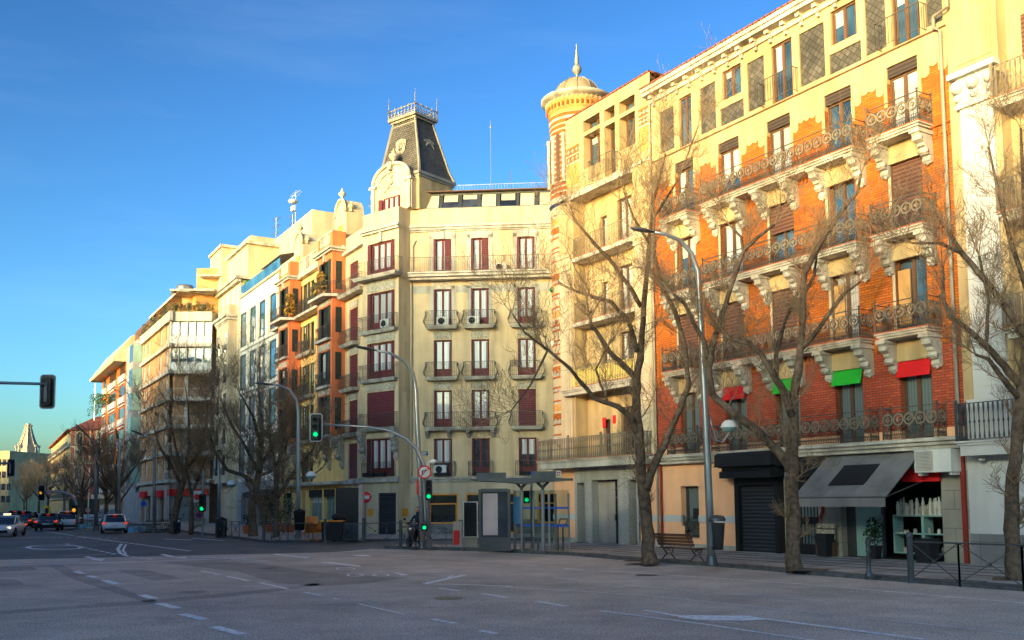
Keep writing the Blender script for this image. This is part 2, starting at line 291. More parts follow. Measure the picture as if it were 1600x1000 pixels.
def bars(b, p, q, z, h, sp, r=.011, prof=None, out=(0, -1)):
    L = hypot(q[0]-p[0], q[1]-p[1]); n = max(2, int(L/sp)+1); lo, hi = z+.06, z+h-.03
    for i in range(n+1):
        x = p[0]+(q[0]-p[0])*i/n; y = p[1]+(q[1]-p[1])*i/n
        if prof: pts = [(x+out[0]*o, y+out[1]*o, z+h*t) for t, o in prof]
        else: pts = [(x, y, lo), (x, y, hi)]
        b.tube(pts, r, 4, False)
BELLY = [(.05, .02), (.15, .12), (.35, .16), (.6, .06), (.8, .0), (.97, .05)]
def rail(pts, z, h=1., kind='bars', sp=.12):
    b = MB(); P = pts
    if kind == 'glass':
        for p, q in zip(P, P[1:]): b.box(min(p[0], q[0])-.01, max(p[0], q[0])+.01, min(p[1], q[1])-.01, max(p[1], q[1])+.01, z, z+h)
        return b
    tops = (h,) if kind != 'medal' else (h, h*.84, h*.42, h*.28)
    for t in tops: b.tube([(x, y, z+t) for x, y in P], .022 if t == h else .011, 4)
    b.tube([(x, y, z+.05) for x, y in P], .014, 4)
    for x, y in P:
        if kind in ('medal', 'balus'):
            b.tube([(x, y, z), (x, y, z+h+.06)], .028 if kind == 'medal' else .05, 6); b.ball((x, y, z+h+.08), .045 if kind == 'medal' else .07, 6)
    for i, (p, q) in enumerate(zip(P, P[1:])):
        L = hypot(q[0]-p[0], q[1]-p[1]); horiz = abs(q[1]-p[1]) < .01
        if L < .05: continue
        if kind == 'bars' or kind == 'curl':
            bars(b, p, q, z, h, sp)
            if kind == 'curl':
                n = max(1, int(L/(sp*2)))
                for k in range(n):
                    t = (k+.5)/n; x = p[0]+(q[0]-p[0])*t; y = p[1]+(q[1]-p[1])*t
                    b.ring((x, y, z+h*.83), sp*.62, .009, 'y' if horiz else 'x', 8, 3); b.ring((x, y, z+h*.2), sp*.62, .009, 'y' if horiz else 'x', 8, 3)
        elif kind == 'belly':
            o = (0, -1) if horiz else ((-1, 0) if i == 0 else (1, 0))
            bars(b, p, q, z, h, sp, prof=BELLY, out=o)
            b.tube([(p[0]+o[0]*.15, p[1]+o[1]*.15, z+.33*h), (q[0]+o[0]*.15, q[1]+o[1]*.15, z+.33*h)], .01, 4)
            n = max(1, int(L/.28))
            for k in range(n):
                t = (k+.5)/n; b.ring((p[0]+(q[0]-p[0])*t+o[0]*.02, p[1]+(q[1]-p[1])*t+o[1]*.02, z+h*.88), .06, .01, 'y' if horiz else 'x', 8, 3)
        elif kind == 'balus':
            n = max(1, int(L/.15))
            for k in range(1, n):
                t = k/n; x = p[0]+(q[0]-p[0])*t; y = p[1]+(q[1]-p[1])*t
                b.lathe(x, y, [(.022, z+.05), (.034, z+.12), (.016, z+.3), (.02, z+h*.45), (.04, z+h*.5), (.02, z+h*.55), (.016, z+h*.7), (.034, z+h*.85), (.03, z+h)], 6)
        elif kind == 'medal':
            n = max(1, round(L/.42)); ax = 'y' if horiz else 'x'; R = h*.175; zc = z+h*.63
            for k in range(n):
                t = (k+.5)/n; x = p[0]+(q[0]-p[0])*t; y = p[1]+(q[1]-p[1])*t
                dx, dy = (q[0]-p[0])/L, (q[1]-p[1])/L
                b.m = 1; b.ring((x, y, zc), R, .034, ax, 14, 4); b.ring((x, y, zc), R*.34, .035, ax, 8, 3)
                for sx, sz in ((1, 0), (-1, 0), (0, 1), (0, -1)):
                    b.tube([(x+dx*sx*R*.3, y+dy*sx*R*.3, zc+sz*R*.3), (x+dx*sx*R*(1.35 if sz == 0 else 1), y+dy*sx*R*1.35, zc+sz*R*(1.4 if sz else 1))], .016, 4)
                b.ring((x, y, z+h*.35), .06, .011, ax, 10, 3)
                b.m = 0
                for s_ in (-1, 1): b.tube([(x+dx*s_*.19, y+dy*s_*.19, z+h*.42), (x+dx*s_*.19, y+dy*s_*.19, z+h*.84)], .01, 4)
            b.m = 0; m = max(2, int(L/.075))
            for k in range(m):
                t0, t1 = k/m, (k+1)/m; A = lambda t, zz: (p[0]+(q[0]-p[0])*t, p[1]+(q[1]-p[1])*t, z+zz)
                b.tube([A(t0, .05), A((t0+t1)/2, h*.2), A(t1, .05)], .012, 3, False); b.tube([A(t0, h*.28), A(t0, h*.13)], .012, 3, False)
    return b
def balcony(par, x0, x1, z, d=.8, kind='bars', sm='white_stone', im='iron', h=1., sp=.12, th=.2, corbels=(), ch=1., cw=.3, y0=0., cover=None):
    o = slab(MB(), x0, x1, z, d, th).build('balcony', M[sm], par)
    e = .05
    rail([(x0+e, y0-.02), (x0+e, -d+e), (x1-e, -d+e), (x1-e, y0-.02)], z, h, kind, sp).build('railing', [M['iron'], M['iron_pale']] if kind == 'medal' else M[im], o)
    if cover: MB().box(x0-.015, x1+.015, -d-.015, 0, z, z+.03).build('tile_edge', M[cover], o)
    for c in corbels: corbel(par, c, z-th, cw, d*.92, ch).build('bracket', M[sm], o)
    return o
def core(par, x0, x1, z1, y0=.5, y1=11., m='beige_stucco', name='building_core', z0=0.):
    return MB().box(x0, x1, y0, y1, z0, z1).build(name, M[m], par)
def dentils(b, x0, x1, z, h=.18, d=.12, w=.12, sp=.26):
    n = int((x1-x0)/sp)
    for i in range(n):
        x = x0+(i+.5)*(x1-x0)/n; b.box(x-w/2, x+w/2, -d, 0, z, z+h)
    return b
def aircon(name, label, loc, rz, w=.8, h=.55, d=.3, group=None):
    t = T(name, label, 'air conditioner', loc, rz, group)
    b = MB(); b.box(-w/2, w/2, -d, 0, 0, h); b.build('casing', M['off_white'], t)
    b = MB(); b.smooth = True; b.lathe_rot = None
    for k in range(3): b.ring((-w*.1, -d-.005, h/2), h*(.14+.11*k), .012, 'y', 16, 4)
    b.faces([(-w*.1+h*.4*cos(a*pi/8), -d-.003, h/2+h*.4*sin(a*pi/8)) for a in range(16)], [tuple(range(16))]); b.build('fan_grille', M['soft_black'], t)
    return t
# ================================================================ brick building (right)
TH = -58.5
F1 = Fac(6.4855, 42.8486, TH); W1 = 14.9
B1 = FT('brick_building', 'orange brick apartment building with ornate iron balconies and slate attic panels', 'building', F1)
LV = [4.1, 7.65, 11.02, 14.4]                      # floor levels D, C, B, A
WX = [2.2, 4.92, 7.65, 10.5, 13.2]; WW = .6
holes = []
for i, z in enumerate(LV):
    top = [6.75, 10.2, 13.55, 17.0][i]
    for x in WX: holes.append((x-WW, x+WW, z, top))
MB().wall(0, W1, 7.2, 16.45, holes).build('brick_wall', M['brick_orange'], B1)
MB().wall(0, W1, 4.42, 7.2, holes).build('lower_brick_wall', M['brick_shaded'], B1, 'first floor brick with the street shade painted into its darker colour')
MB().wall(0, W1, 4.1, 4.42, holes, y=-.02).build('plinth_band', M['pink_stucco'], B1)
MB().wall(0, W1, 16.45, 17.5, holes, y=-.012).build('frieze_wall', M['cream'], B1)
b = MB()                                           # wavy lower edge of the frieze
edges = [0]+[v for x in WX for v in (x-WW-.12, x+WW+.12)]+[W1]
for a, c in zip(edges[::2], edges[1::2]):
    n = max(2, int((c-a)/.26)); P = [(a, 16.5)]
    for k in range(n):
        x = a+(c-a)*k/n; s_ = (c-a)/n; dz = -.28 if (k == 0 or k == n-1) else 0
        P += [(x, 16.44+dz), (x+s_*.25, 16.38+dz), (x+s_*.5, 16.36+dz), (x+s_*.75, 16.38+dz), (x+s_*.98, 16.47+dz)]
    P += [(c, 16.5)]; b.prism(P, 'y', -.03, -.005)
for x in WX: b.box(x-WW-.13, x-WW, -.03, 0, 15.6, 16.45); b.box(x+WW, x+WW+.13, -.03, 0, 15.6, 16.45)
b.build('scalloped_edge', M['cream'], B1)
# attic
att = [(1.95, 2.75, 17.62, 19.85), (4.65, 5.75, 18.75, 20.0), (7.4, 8.45, 17.62, 19.95), (10.3, 11.45, 18.75, 20.05), (12.9, 13.95, 17.62, 20.0)]
pan = [(.65, 1.6, 17.75, 19.7), (3.3, 4.25, 17.75, 19.8), (4.5, 5.85, 17.7, 18.45), (6.1, 7.0, 17.75, 19.8), (8.8, 10.0, 17.75, 19.85), (10.2, 11.6, 17.7, 18.45), (11.8, 12.65, 17.75, 19.85), (14.2, 14.8, 17.75, 19.85)]
MB().wall(0, W1, 17.55, 20.3, att+pan, t=.12).build('attic_wall', M['cream'], B1)
for p in pan: MB().wall(p[0], p[1], p[2], p[3], y=.06).build('slate_panel', M['slate'], B1)
for k, p in enumerate(att):
    window(B1, p[0], p[1], p[2], p[3], .1, 'wood_brown', 'glass_sky', 2)
    if k in (2, 4): rail([(p[0]-.45, 0), (p[0]-.45, -.35), (p[1]+.25, -.35), (p[1]+.25, 0)], 17.62, .95, 'bars', .14).build('railing', M['iron'], B1)
MB().box(0, W1, -.06, 0, 17.5, 17.55).build('string_course', M['wood_brown'], B1)
b = MB()
b.box(-.05, W1, -.55, 0, 20.72, 20.9); b.box(-.05, W1, -.48, 0, 20.55, 20.72); b.box(0, W1, -.1, 0, 20.3, 20.55)
for i in range(19):
    x = .35+i*.79
    if x < W1-.1: b.box(x-.1, x+.1, -.34, -.1, 20.4, 20.55); b.box(x-.08, x+.08, -.22, -.1, 20.22, 20.4); b.box(x-.06, x+.06, -.15, 0, 20.08, 20.22)
b.build('cornice', M['white_stone'], B1)
b = MB(); b.box(-.05, W1, -.6, 11, 20.9, 20.96); b.build('roof', M['roof_tile'], B1)
core(B1, .02, W1-.01, 20.9, .42, 11, z0=3.74); core(B1, .02, 9.88, 3.74, .42, 11)
# courses, brackets, balconies
pane_kind = {(0, 0): 'glass_teal', (1, 0): 'glass_teal', (2, 0): 'glass_teal', (3, 0): 'glass_teal', (4, 0): 'glass_teal'}
for li, z in enumerate(LV):
    top = [6.75, 10.2, 13.55, 17.0][li]
    if li:
        b = MB(); b.box(0, W1, -.09, 0, z-.12, z-.06); b.box(0, W1, -.03, 0, z-.5, z-.44); dentils(b, 0, W1, z-.4, .24, .06, .09, .2)
        b.build('string_course', M['brick_orange'], B1)
    for i, x in enumerate(WX):
        blind = (i, li) in ((0, 1), (1, 1), (2, 1), (4, 2))
        pk = 'glass_teal' if li == 0 else ('glass_curtain' if (i+li*2) % 5 in (0, 3) else 'glass_sky')
        zt = top if li < 3 else 16.62
        window(B1, x-WW, x+WW, z+.02, zt, .16, 'wood_brown', pk, 2)
        if li == 3: MB().box(x-WW, x+WW, .05, .2, 16.62, 17.0).build('blind_box', M['blind_dark'], B1)
        if blind: MB().box(x-WW+.02, x+WW-.02, .06, .1, z+.05, top-.02).build('roller_blind', M['blind_brown'], B1)
        if (i, li) == (2, 2): MB().box(x-WW+.02, x+WW-.02, .06, .1, top-1.1, top-.02).build('roller_blind', M['blind_brown'], B1)
        if li in (1, 2): MB().box(x-WW-.1, x-WW, -.035, .1, z, top).build('window_jamb', M['cream_pale'], B1)
        if li < 3:
            nz = LV[li+1]-.2
            MB().box(x-WW-.05, x+WW+.05, -.11, 0, top-.02, nz).build('lintel_panel', M['cream'], B1)
        if (i, li) in ((3, 1), (4, 1)): shutter(B1, x-WW+.04, x-WW+.5, z+.3, top-.35, .08, .13, 'wood_light', 'pale wooden inner shutter behind the glass')
for i, c in ((1, 'fabric_red'), (2, 'fabric_green'), (3, 'fabric_green'), (4, 'fabric_red')):
    x = WX[i]; MB().prism([(0, 6.8), (-.02, 6.8), (-.17, 6.18), (-.15, 6.18)], 'x', x-.64, x+.64).build('window_awning', M[c], B1, ('red' if c == 'fabric_red' else 'green')+' fabric awning over the window')
for li in (1, 2, 3):
    z = LV[li]
    balcony(B1, 1.3, 3.15, z, .8, 'medal', corbels=(1.5, 2.95), cover='terracotta', ch=1.05, im='iron_pale')
    balcony(B1, 3.95, 11.7, z, .8, 'medal', corbels=(4.15, 5.68, 6.9, 8.4, 9.75, 11.45), cover='terracotta', ch=1.05, im='iron_pale')
    balcony(B1, 12.25, 14.3, z, .8, 'medal', corbels=(12.45, 14.08), cover='terracotta', ch=1.05, im='iron_pale')
# first floor ledge with railings
b = MB(); b.box(0, W1-.02, -.5, 0, 3.98, 4.1); b.box(0, W1-.02, -.4, 0, 3.86, 3.98); b.box(0, W1-.02, -.3, 0, 3.72, 3.86); led = b.build('ledge', M['white_stone'], B1)
for a, c in ((1.2, 3.1), (3.95, 11.7), (12.2, 14.25)): rail([(a, 0), (a, -.45), (c, -.45), (c, 0)], 4.1, 1.05, 'medal').build('railing', [M['iron'], M['iron_pale']], led)
# ground floor
gh = [(1.5, 2.6, .55, 2.75)]
MB().wall(0, 4.98, 1.5, 3.75, gh, t=.35).wall(0, 4.98, .12, 1.22, gh, t=.35).build('ground_floor_wall', M['pink_stucco'], B1)
b = MB(); b.wall(0, 4.98, 1.22, 1.5, gh, y=-.04, t=.35); b.face([(0, 0, 1.5), (4.98, 0, 1.5), (4.98, -.04, 1.5), (0, -.04, 1.5)]).build('white_band', M['white_paint'], B1)
b = MB()
for z in (2.93, 3.3): b.box(0, 4.98, -.006, .01, z, z+.018)
for x in (.35, 1.2, 2.9, 3.6, 4.3): b.box(x, x+.5, -.012, .01, .45, 1.05)
b.build('wall_mouldings', M['pink_stucco'], B1)
MB().box(0, 4.98, -.05, .1, 0, .3).build('plinth', M['grey_stone'], B1)
window(B1, 1.5, 2.6, .57, 2.73, .28, 'dark_metal', 'glass_teal', 1)
rail([(1.52, .1), (2.58, .1)], .55, .85, 'medal').build('window_grille', [M['iron'], M['iron']], B1)
b = MB(); b.box(2.1, 2.5, .12, .2, 1.35, 1.8).build('cash_machine', M['soft_black'], B1)
# black shopfront with roller shutter
b = MB(); b.box(5.0, 5.22, -.3, .3, .12, 3.0); b.box(7.1, 7.32, -.3, .3, .12, 3.0); b.box(5.0, 7.32, -.3, .3, 2.72, 3.1); b.build('shopfront_frame', M['black_paint'], B1)
MB().box(5.22, 7.1, -.12, -.05, .12, 2.72).build('roller_shutter', M['roller_black'], B1)
b = MB(); b.prism([(0, 3.0), (-.85, 3.0), (-.85, 3.25), (-.7, 3.3), (-.7, 3.45), (0, 3.5)], 'x', 4.75, 7.45); b.build('shutter_housing', M['black_paint'], B1)
b = MB(); b.prism([(0, 3.42), (-.72, 3.42), (-.95, 3.5), (-.95, 3.9), (-.8, 4.0), (0, 4.0)], 'x', 4.6, 7.6); b.tube([(4.6, -.97, 3.47), (7.6, -.97, 3.47)], .03, 6); b.build('canopy_box', M['soft_black'], B1)
# stone clad shopfront
sh = [(7.85, 8.95, .12, 3.05), (9.95, 13.95, .12, 3.1)]
MB().wall(7.32, W1, .12, 3.75, sh, t=.3).build('stone_shopfront', M['stone_block'], B1)
b = MB(); b.box(7.85, 7.93, .1, .16, .12, 2.9); b.box(8.87, 8.95, .1, .16, .12, 2.9); b.box(7.85, 8.95, .1, .16, 2.5, 3.0); b.box(7.93, 8.87, .1, .15, 1.25, 1.5); b.box(7.93, 8.87, .1, .15, .12, .5)
for k in range(6):
    x = 8.03+k*.15; b.box(x, x+.02, .1, .13, .5, 2.5)
    for zc in (.85, 2.05): b.ring((x+.01, .11, zc), .06, .01, 'y', 8, 3)
b.build('entrance_gate', M['black_paint'], B1)
MB().wall(7.87, 8.93, .12, 3.0, y=.22).build('door_glass', M['glass_teal'], B1)
b = MB(); b.box(7.7, 9.5, -.22, -.02, 3.0, 3.62).build('fascia_sign', M['black_paint'], B1)
MB().box(7.6, 7.7, -.24, -.02, 2.98, 3.64).build('sign_edge', M['off_white'], B1)
# shop recess: green-grey door, display window with white shelves
b = MB(); b.box(9.95, 13.95, .3, 2.2, .1, .14); b.box(9.95, 13.95, 2.1, 2.2, .14, 3.1); b.box(9.9, 9.97, .3, 2.2, .1, 3.1); b.box(13.93, 14., .3, 2.2, .1, 3.1); b.box(9.9, 14., .3, 2.2, 3.08, 3.12); b.build('shop_interior', M['soft_black'], B1)
b = MB(); b.box(10.35, 11.42, .3, .38, .14, 2.7); dr = b.build('shop_door', M['glass_green'], B1)
MB().box(10.8, 11.1, .28, .3, 1.95, 2.15).build('paper_notice', M['off_white'], dr); MB().box(11.5, 11.37, .22, .3, 1.3, 1.6).build('handle', M['grey_metal'], dr)
for _q in ((11.42, 11.5, .28, .4, .14, 3.08), (9.95, 10.35, .3, .4, .14, 3.08), (13.9, 13.97, .28, .4, .14, 3.08), (10.35, 11.42, .3, .38, 2.7, 3.08)): MB().box(*_q).build('shop_frame', M['dark_metal'], B1)
b = MB()
for a, c in ((11.75, 12.9), (12.9, 13.9)):
    for z in (.3, .95, 1.55): b.box(a, c, .45, .95, z, z+.05)
    b.box(a, a+.05, .45, .95, .3, 1.6); b.box(c-.05, c, .45, .95, .3, 1.6)
b.build('display_shelves', M['glass_green'], B1)
rg = random.Random(3)
for k in range(44):                                # goods on the shelves: necklace busts, boxes and small ornaments
    top_ = k < 26; x = 11.85+(k if top_ else k-26)*(1.95/26 if top_ else 1.9/18); w = rg.uniform(.03, .06); h = rg.uniform(.22, .6) if top_ else rg.uniform(.08, .24); z = 1.6 if top_ else (.35 if k % 2 else 1.0); y = rg.uniform(.5, .8)
    b = MB(); b.prism([(-w, 0), (w, 0), (w*.8, h*.2), (w*1.1, h*.7), (w*.4, h*.85), (w*.35, h), (-w*.35, h), (-w*.4, h*.85), (-w*1.1, h*.7), (-w*.8, h*.2)], 'y', -.03, .03)
    o = b.build('display_stand', M[('relief', 'off_white', 'grey_stone')[k % 3]], None, 'pale jewellery display stand on the top of the shelves in the shop window' if top_ else 'small ornament standing inside the white shelves of the shop window', 'display stand', 'jewellery stands on top of the shop shelves' if top_ else 'ornaments inside the shop shelves'); o.location = F1.w(x, y, z); o.rotation_euler = (0, 0, F1.a)
MB().prism([(-.05, 3.1), (-.1, 3.1), (-.12, 2.7), (-.05, 2.7)], 'x', 12.6, 14.0).build('red_pelmet', M['fabric_red'], B1)
aw = MB().prism([(0, 3.72), (-2.0, 2.16), (-2.0, 2.2), (0, 3.76)], 'x', 9.55, 13.35).build('shop_awning', M['awning_grey'], B1)
MB().box(9.55, 13.35, -2.02, -1.99, 1.9, 2.18).build('valance', M['awning_grey'], aw)
MB().prism([(-.62, 3.3), (-1.5, 2.613), (-1.5, 2.633), (-.62, 3.32)], 'x', 10.7, 12.15).build('black_panel', M['soft_black'], aw)
b = MB(); b.tube([(9.6, -.05, 2.7), (9.6, -1.95, 2.2)], .025, 6); b.tube([(13.3, -.05, 2.7), (13.3, -1.95, 2.2)], .025, 6); b.tube([(9.55, -1.98, 2.19), (13.35, -1.98, 2.19)], .035, 6); b.build('awning_arm', M['dark_metal'], aw)
b = MB(); b.tube([(W1-.15, -.12, 4.15), (W1-.15, -.12, 17.4), (W1-.35, -.15, 17.55), (W1-.3, -.2, 17.9), (W1+.2, -.2, 18.0), (W1+.2, -.3, 20.6)], .06, 8); b.build('drainpipe', M['zinc'], B1)
b = MB(); b.tube([(.3, -.1, .12), (.3, -.1, 3.72)], .06, 8); b.build('red_drainpipe', M['pipe_red'], B1, 'red painted ground floor drainpipe'); b = MB(); b.tube([(9.1, -.1, .12), (9.1, -.1, 1.5), (9.22, -.1, 1.7), (9.22, -.1, 2.9)], .06, 8); b.build('red_drainpipe', M['pipe_red'], B1); b = MB(); b.box(W1-.2, W1-.06, -.1, 0, .12, 3.7); b.build('red_drainpipe', M['pipe_red'], B1, 'red painted pipe covered with stickers')
b = MB(); b.tube([(.05, -.1, .3), (.05, -.1, 20.5)], .05, 8); b.build('drainpipe', M['zinc'], B1)
a = T('air_conditioner', 'big boxy beige air conditioner above the shop window beside the grey awning', 'air conditioner', F1.w(14.1, 0, 2.98), F1.a)
MB().box(-.65, .65, -.6, 0, 0, .72).build('casing', M['off_white'], a); b = MB()
for k in range(14): b.box(-.58, .02, -.62, -.6, .06+k*.045, .08+k*.045)
b.build('grille', M['concrete'], a); 
for _x in (-.55, .55): MB().box(_x-.05, _x+.05, -.5, 0, -.1, 0).build('support_arm', M['off_white'], a)
# ================================================================ cream building with the corner turret
F2 = F1
B2 = FT('cream_building', 'cream apartment building with round striped corner turret and lead dome', 'building', F1)
X0, XR = -8.35, 0.
hl = [(-4.95, -4.4, z+.05, z+1.95) for z in (4.2, 7.85, 11.1, 14.45)]+[(-3.55, -2.45, z+.02, z+2.45) for z in (4.2, 7.85, 11.1, 14.45)]
MB().wall(-6.25, -1.4, 4.2, 17.5, hl, y=.75, t=.2).build('recessed_wall', M['cream'], B2)
b = MB(); b.wall(X0+.8, -6.25, 4.2, 17.6); b.wall(-1.4, 0, 4.2, 17.6); b.face([(-6.25, 0, 4.2), (-6.25, .75, 4.2), (-6.25, .75, 17.6), (-6.25, 0, 17.6)]); b.face([(-1.4, 0, 4.2), (-1.4, .75, 4.2), (-1.4, .75, 17.6), (-1.4, 0, 17.6)]); b.build('side_wall', M['cream'], B2)
th = [(-5.25, -3.85, 18.85, 20.55), (-5.25, -3.85, 20.75, 21.35), (-3.5, -2.65, 17.95, 20.45), (-3.5, -2.65, 20.7, 21.3), (-2.3, -1.1, 18.85, 20.45), (-2.3, -1.1, 20.65, 21.25)]
MB().wall(-6.8, 0, 17.6, 21.9, th, t=.5).face([(-6.25, 0, 17.6), (-1.4, 0, 17.6), (-1.4, .75, 17.6), (-6.25, .75, 17.6)]).build('top_wall', M['cream'], B2)
for h in th: window(B2, *h, y=.42, fr='wood_brown', pane='glass_sky', n=2 if h[1]-h[0] > 1 else 1)
for h in hl:
    w = window(B2, *h, y=.9, fr='wood_brown', pane='glass_curtain' if h[2] > 11 else 'glass', n=2 if h[1]-h[0] > .8 else 1)
rail([(-4.4, 0), (-4.4, -.35), (-2.5, -.35), (-2.5, 0)], 17.95, .95, 'bars', .13).build('railing', M['iron'], B2)
for x0, x1 in ((-6.75, -5.65), (-.85, .05-.1)):
    MB().wall(x0, x1, 18.3, 19.45, y=-.006).build('brick_panel', M['brick_ochre'], B2)
    b = MB(); b.wall(x0, x1, 19.45, 20.35, y=-.006); b.m = 1; b.box(x0, x1, -.015, 0, 19.45, 19.53); b.box(x0, x1, -.015, 0, 19.87, 19.93)
    for k in range(3):
        for z in (19.7, 20.13):
            x = x0+(k+.5)*(x1-x0)/3; b.box(x-.1, x+.1, -.015, 0, z-.04, z+.04); b.box(x-.04, x+.04, -.015, 0, z-.1, z+.1)
    b.build('cross_panel', [M['brick_orange'], M['white_stone']], B2)
b = MB(); b.box(X0+.8, 0, -.07, 0, 17.75, 17.85); b.box(-6.3, -1.35, -.2, .7, 17.5, 17.68); b.build('string_course', M['white_stone'], B2)
b = MB(); b.box(-6.8, 0, -.05, 9, 21.9, 21.97); b.build('roof', M['roof_tile'], B2)
core(B2, X0+.9, -.01, 17.6, .97, 9, 'cream'); core(B2, -6.79, -.01, 21.88, .97, 9, 'cream', z0=17.6); MB().box(-6.8, -6.7, .01, .97, 17.6, 21.9).build('end_wall', M['cream'], B2); 
for i, z in enumerate((7.85, 11.1, 14.45)):
    o = MB().box(-6.3, -1.35, -.12, .8, z-.2, z).build('balcony', M['white_stone'], B2)
    rail([(-6.2, -.06), (-1.45, -.06)], z, 1., 'curl', .13).build('railing', M['iron_pale'], o); MB().box(-6.3, -1.35, -.14, -.02, z, z+.03).build('tile_edge', M['terracotta'], o)
MB().box(-6.6, -1.5, -.03, .0, 7.9, 8.75).build('balcony_screen', M['lemon_stucco'], B2, 'yellow-green screen behind the railing')
o = slab(MB(), -7.0, -1.3, 7.72, .5, .3).build('balcony', M['white_stone'], B2, 'wider stone balcony over the first floor')
b = MB(); slab(b, X0-.25, -.02, 4.2, .9, .42); o = b.build('balcony', M['white_stone'], B2, 'long first floor balcony above the grey stone doorway')
rail([(X0-.2, 0), (X0-.2, -.82), (-5.8, -.82), (-3.1, -.82), (-.3, -.82), (-.3, 0)], 4.2, 1.05, 'balus').build('railing', M['iron_pale'], o)
MB().box(X0-.27, -.02, -.92, 0, 4.2, 4.23).build('tile_edge', M['terracotta'], o)
for x0, x1 in ((-7.45, -6.45), (-1.25, -.15)):     # pilasters
    b = MB(); b.box(x0, x1, -.06, 0, 4.2, 14.6); b.box(x0+.2, x1-.2, -.085, -.06, 5.2, 13.6)
    for k in range(20): b.box(x0+.35, x1-.35, -.1, -.085, 5.4+k*.4, 5.55+k*.4)
    b.box(x0-.1, x1+.1, -.2, 0, 14.6, 14.75); b.box(x0-.05, x1+.05, -.14, 0, 13.95, 14.6); b.smooth = True
    for s_ in (-.35, 0, .35): b.ball(((x0+x1)/2+s_, -.15, 14.3), .15, 6)
    b.build('pilaster', M['cream_pale'], B2)
# ground floor of the cream building
gd = [(-6.15, -5.5, .12, 3.05), (-4.85, -2.85, .12, 3.15), (-2.05, -1.45, .12, 3.1)]
MB().wall(X0, -6.35, 1.5, 3.8).wall(X0, -6.35, .12, 1.22).wall(-1.3, 0, 1.5, 3.8).wall(-1.3, 0, .12, 1.22).build('ground_floor_wall', M['pink_stucco'], B2)
MB().box(X0, -6.35, -.04, .1, 1.22, 1.5).box(-1.3, 0, -.04, .1, 1.22, 1.5).build('white_band', M['white_paint'], B2)
MB().wall(-6.35, -1.3, .12, 3.8, gd, y=-.08, t=.9).build('portal', M['grey_stone'], B2, 'grey granite door surround')
b = MB()
for z in (2.3, 3.15): b.box(-6.35, -1.3, -.095, -.07, z, z+.02)
for x in (-5.45, -4.9, -2.8, -2.1): b.box(x, x+.02, -.095, -.07, .12, 3.8)
b.build('portal_joints', M['concrete'], B2)
for g in gd:
    MB().wall(g[0], g[1], g[2], g[3], y=.8).build('doorway', M['glass_dark'], B2)
b = MB(); b.box(-3.5, -2.9, .3, .4, .12, 3.0).box(-3.45, -3.35, .2, .3, 1.2, 1.5); b.build('door', M['black_paint'], B2); MB().box(-4.83, -3.5, .28, .5, .12, 3.1).build('porch_wall', M['concrete'], B2)
MB().box(X0, -6.35, -.06, .1, 0, .32).box(-1.3, 0, -.06, .1, 0, .32).build('plinth', M['grey_stone'], B2)
b = MB(); b.box(X0, X0+.1, 0, 9, 0, 4.2); b.box(X0+.8, X0+.9, 1., 9, 4.2, 17.6); b.build('end_wall', M['cream'], B2)
MB().box(-5.0, -4.75, .72, .75, 5.75, 6.25).box(-4.15, -3.95, .70, .75, 5.9, 6.3).build('red_plaque', M['red_paint'], B2)
# turret (drum, banded)
TC = (F1.uz(902, 150, 1.55)[0], 1.55); c_ = F1.w(*TC)
mats = [M[k] for k in ('brick_orange', 'white_stone', 'brick_ochre', 'enamel_blue', 'cream_pale')]
segs = []; z = 5.25; rr = 1.3; seq = [(.32, 1), (.1, 4), (1.35, 0), (.15, 1), (.2, 4), (.18, 0), (.35, 1), (.12, 0), (.2, 1)]
prof = [(.5, 4.2), (.8, 4.6), (1.15, 4.75), (1.4, 4.95), (1.5, 5.25)]; ml = [1, 1, 4, 1]
pat = []
for _k in range(5): pat += [(.14, 1), (.09, 0), (.42, 4), (.1, 0), (.16, 1), (.34, 0), (.12, 4), (.36, 2), (.1, 1), (.09, 0), (.38, 4), (.06, 3 if _k > 3 else 0)]
z = 5.25
for h, m_ in pat:
    if z > 17.0: break
    z += h; prof.append((1.5+(.02 if m_ == 0 else 0), z)); ml.append(m_); prof.append((1.5, z+.001)); ml.append(m_)
z0t = z
b = MB(); b.smooth = False; b.lathe(TC[0], TC[1], prof, 32, mats=ml); z = z0t
prof2 = [(1.5, z), (1.6, z+.1), (1.6, z+.25), (1.53, z+.35)]; b.lathe(TC[0], TC[1], prof2, 32, mats=[3, 1, 1])
z += .35; k = 0; prof3 = [(1.53, z)]; ml3 = []
while z < 21.4: z += (.19 if k % 2 else .08); prof3.append((1.53, z)); ml3.append(0 if k % 2 else 1); k += 1
b.lathe(TC[0], TC[1], prof3, 32, mats=ml3)
prof4 = [(1.53, z), (1.57, z+.12), (1.57, z+.3), (1.53, z+.34), (1.53, z+.5), (1.62, z+.62), (1.62, z+.8), (1.7, z+.95), (1.72, z+1.1)]
b.lathe(TC[0], TC[1], prof4, 36, mats=[1, 0, 1, 2, 2, 2, 2, 2])
for k in range(40):
    a = 2*pi*k/40
    for (r_, zz, s_, mm) in ((1.64, z+.66, .05, 0), (1.7, z+.98, .03, 1)):
        b.m = mm; cx, cy = TC[0]+r_*cos(a), TC[1]+r_*sin(a); b.box(cx-s_, cx+s_, cy-s_, cy+s_, zz, zz+.2)
tur = b.build('turret', mats, B2); tur.location = (0, 0, -.092); tur.scale = (1, 1, 1.042)
b = MB(); b.smooth = True; b.lathe(TC[0], TC[1], [(1.7, z+1.12), (1.88, z+1.2), (1.97, z+1.27), (1.97, z+1.36), (1.3, z+1.5)], 40); b.build('turret_cornice', M['white_stone'], tur)
zt = z+1.45
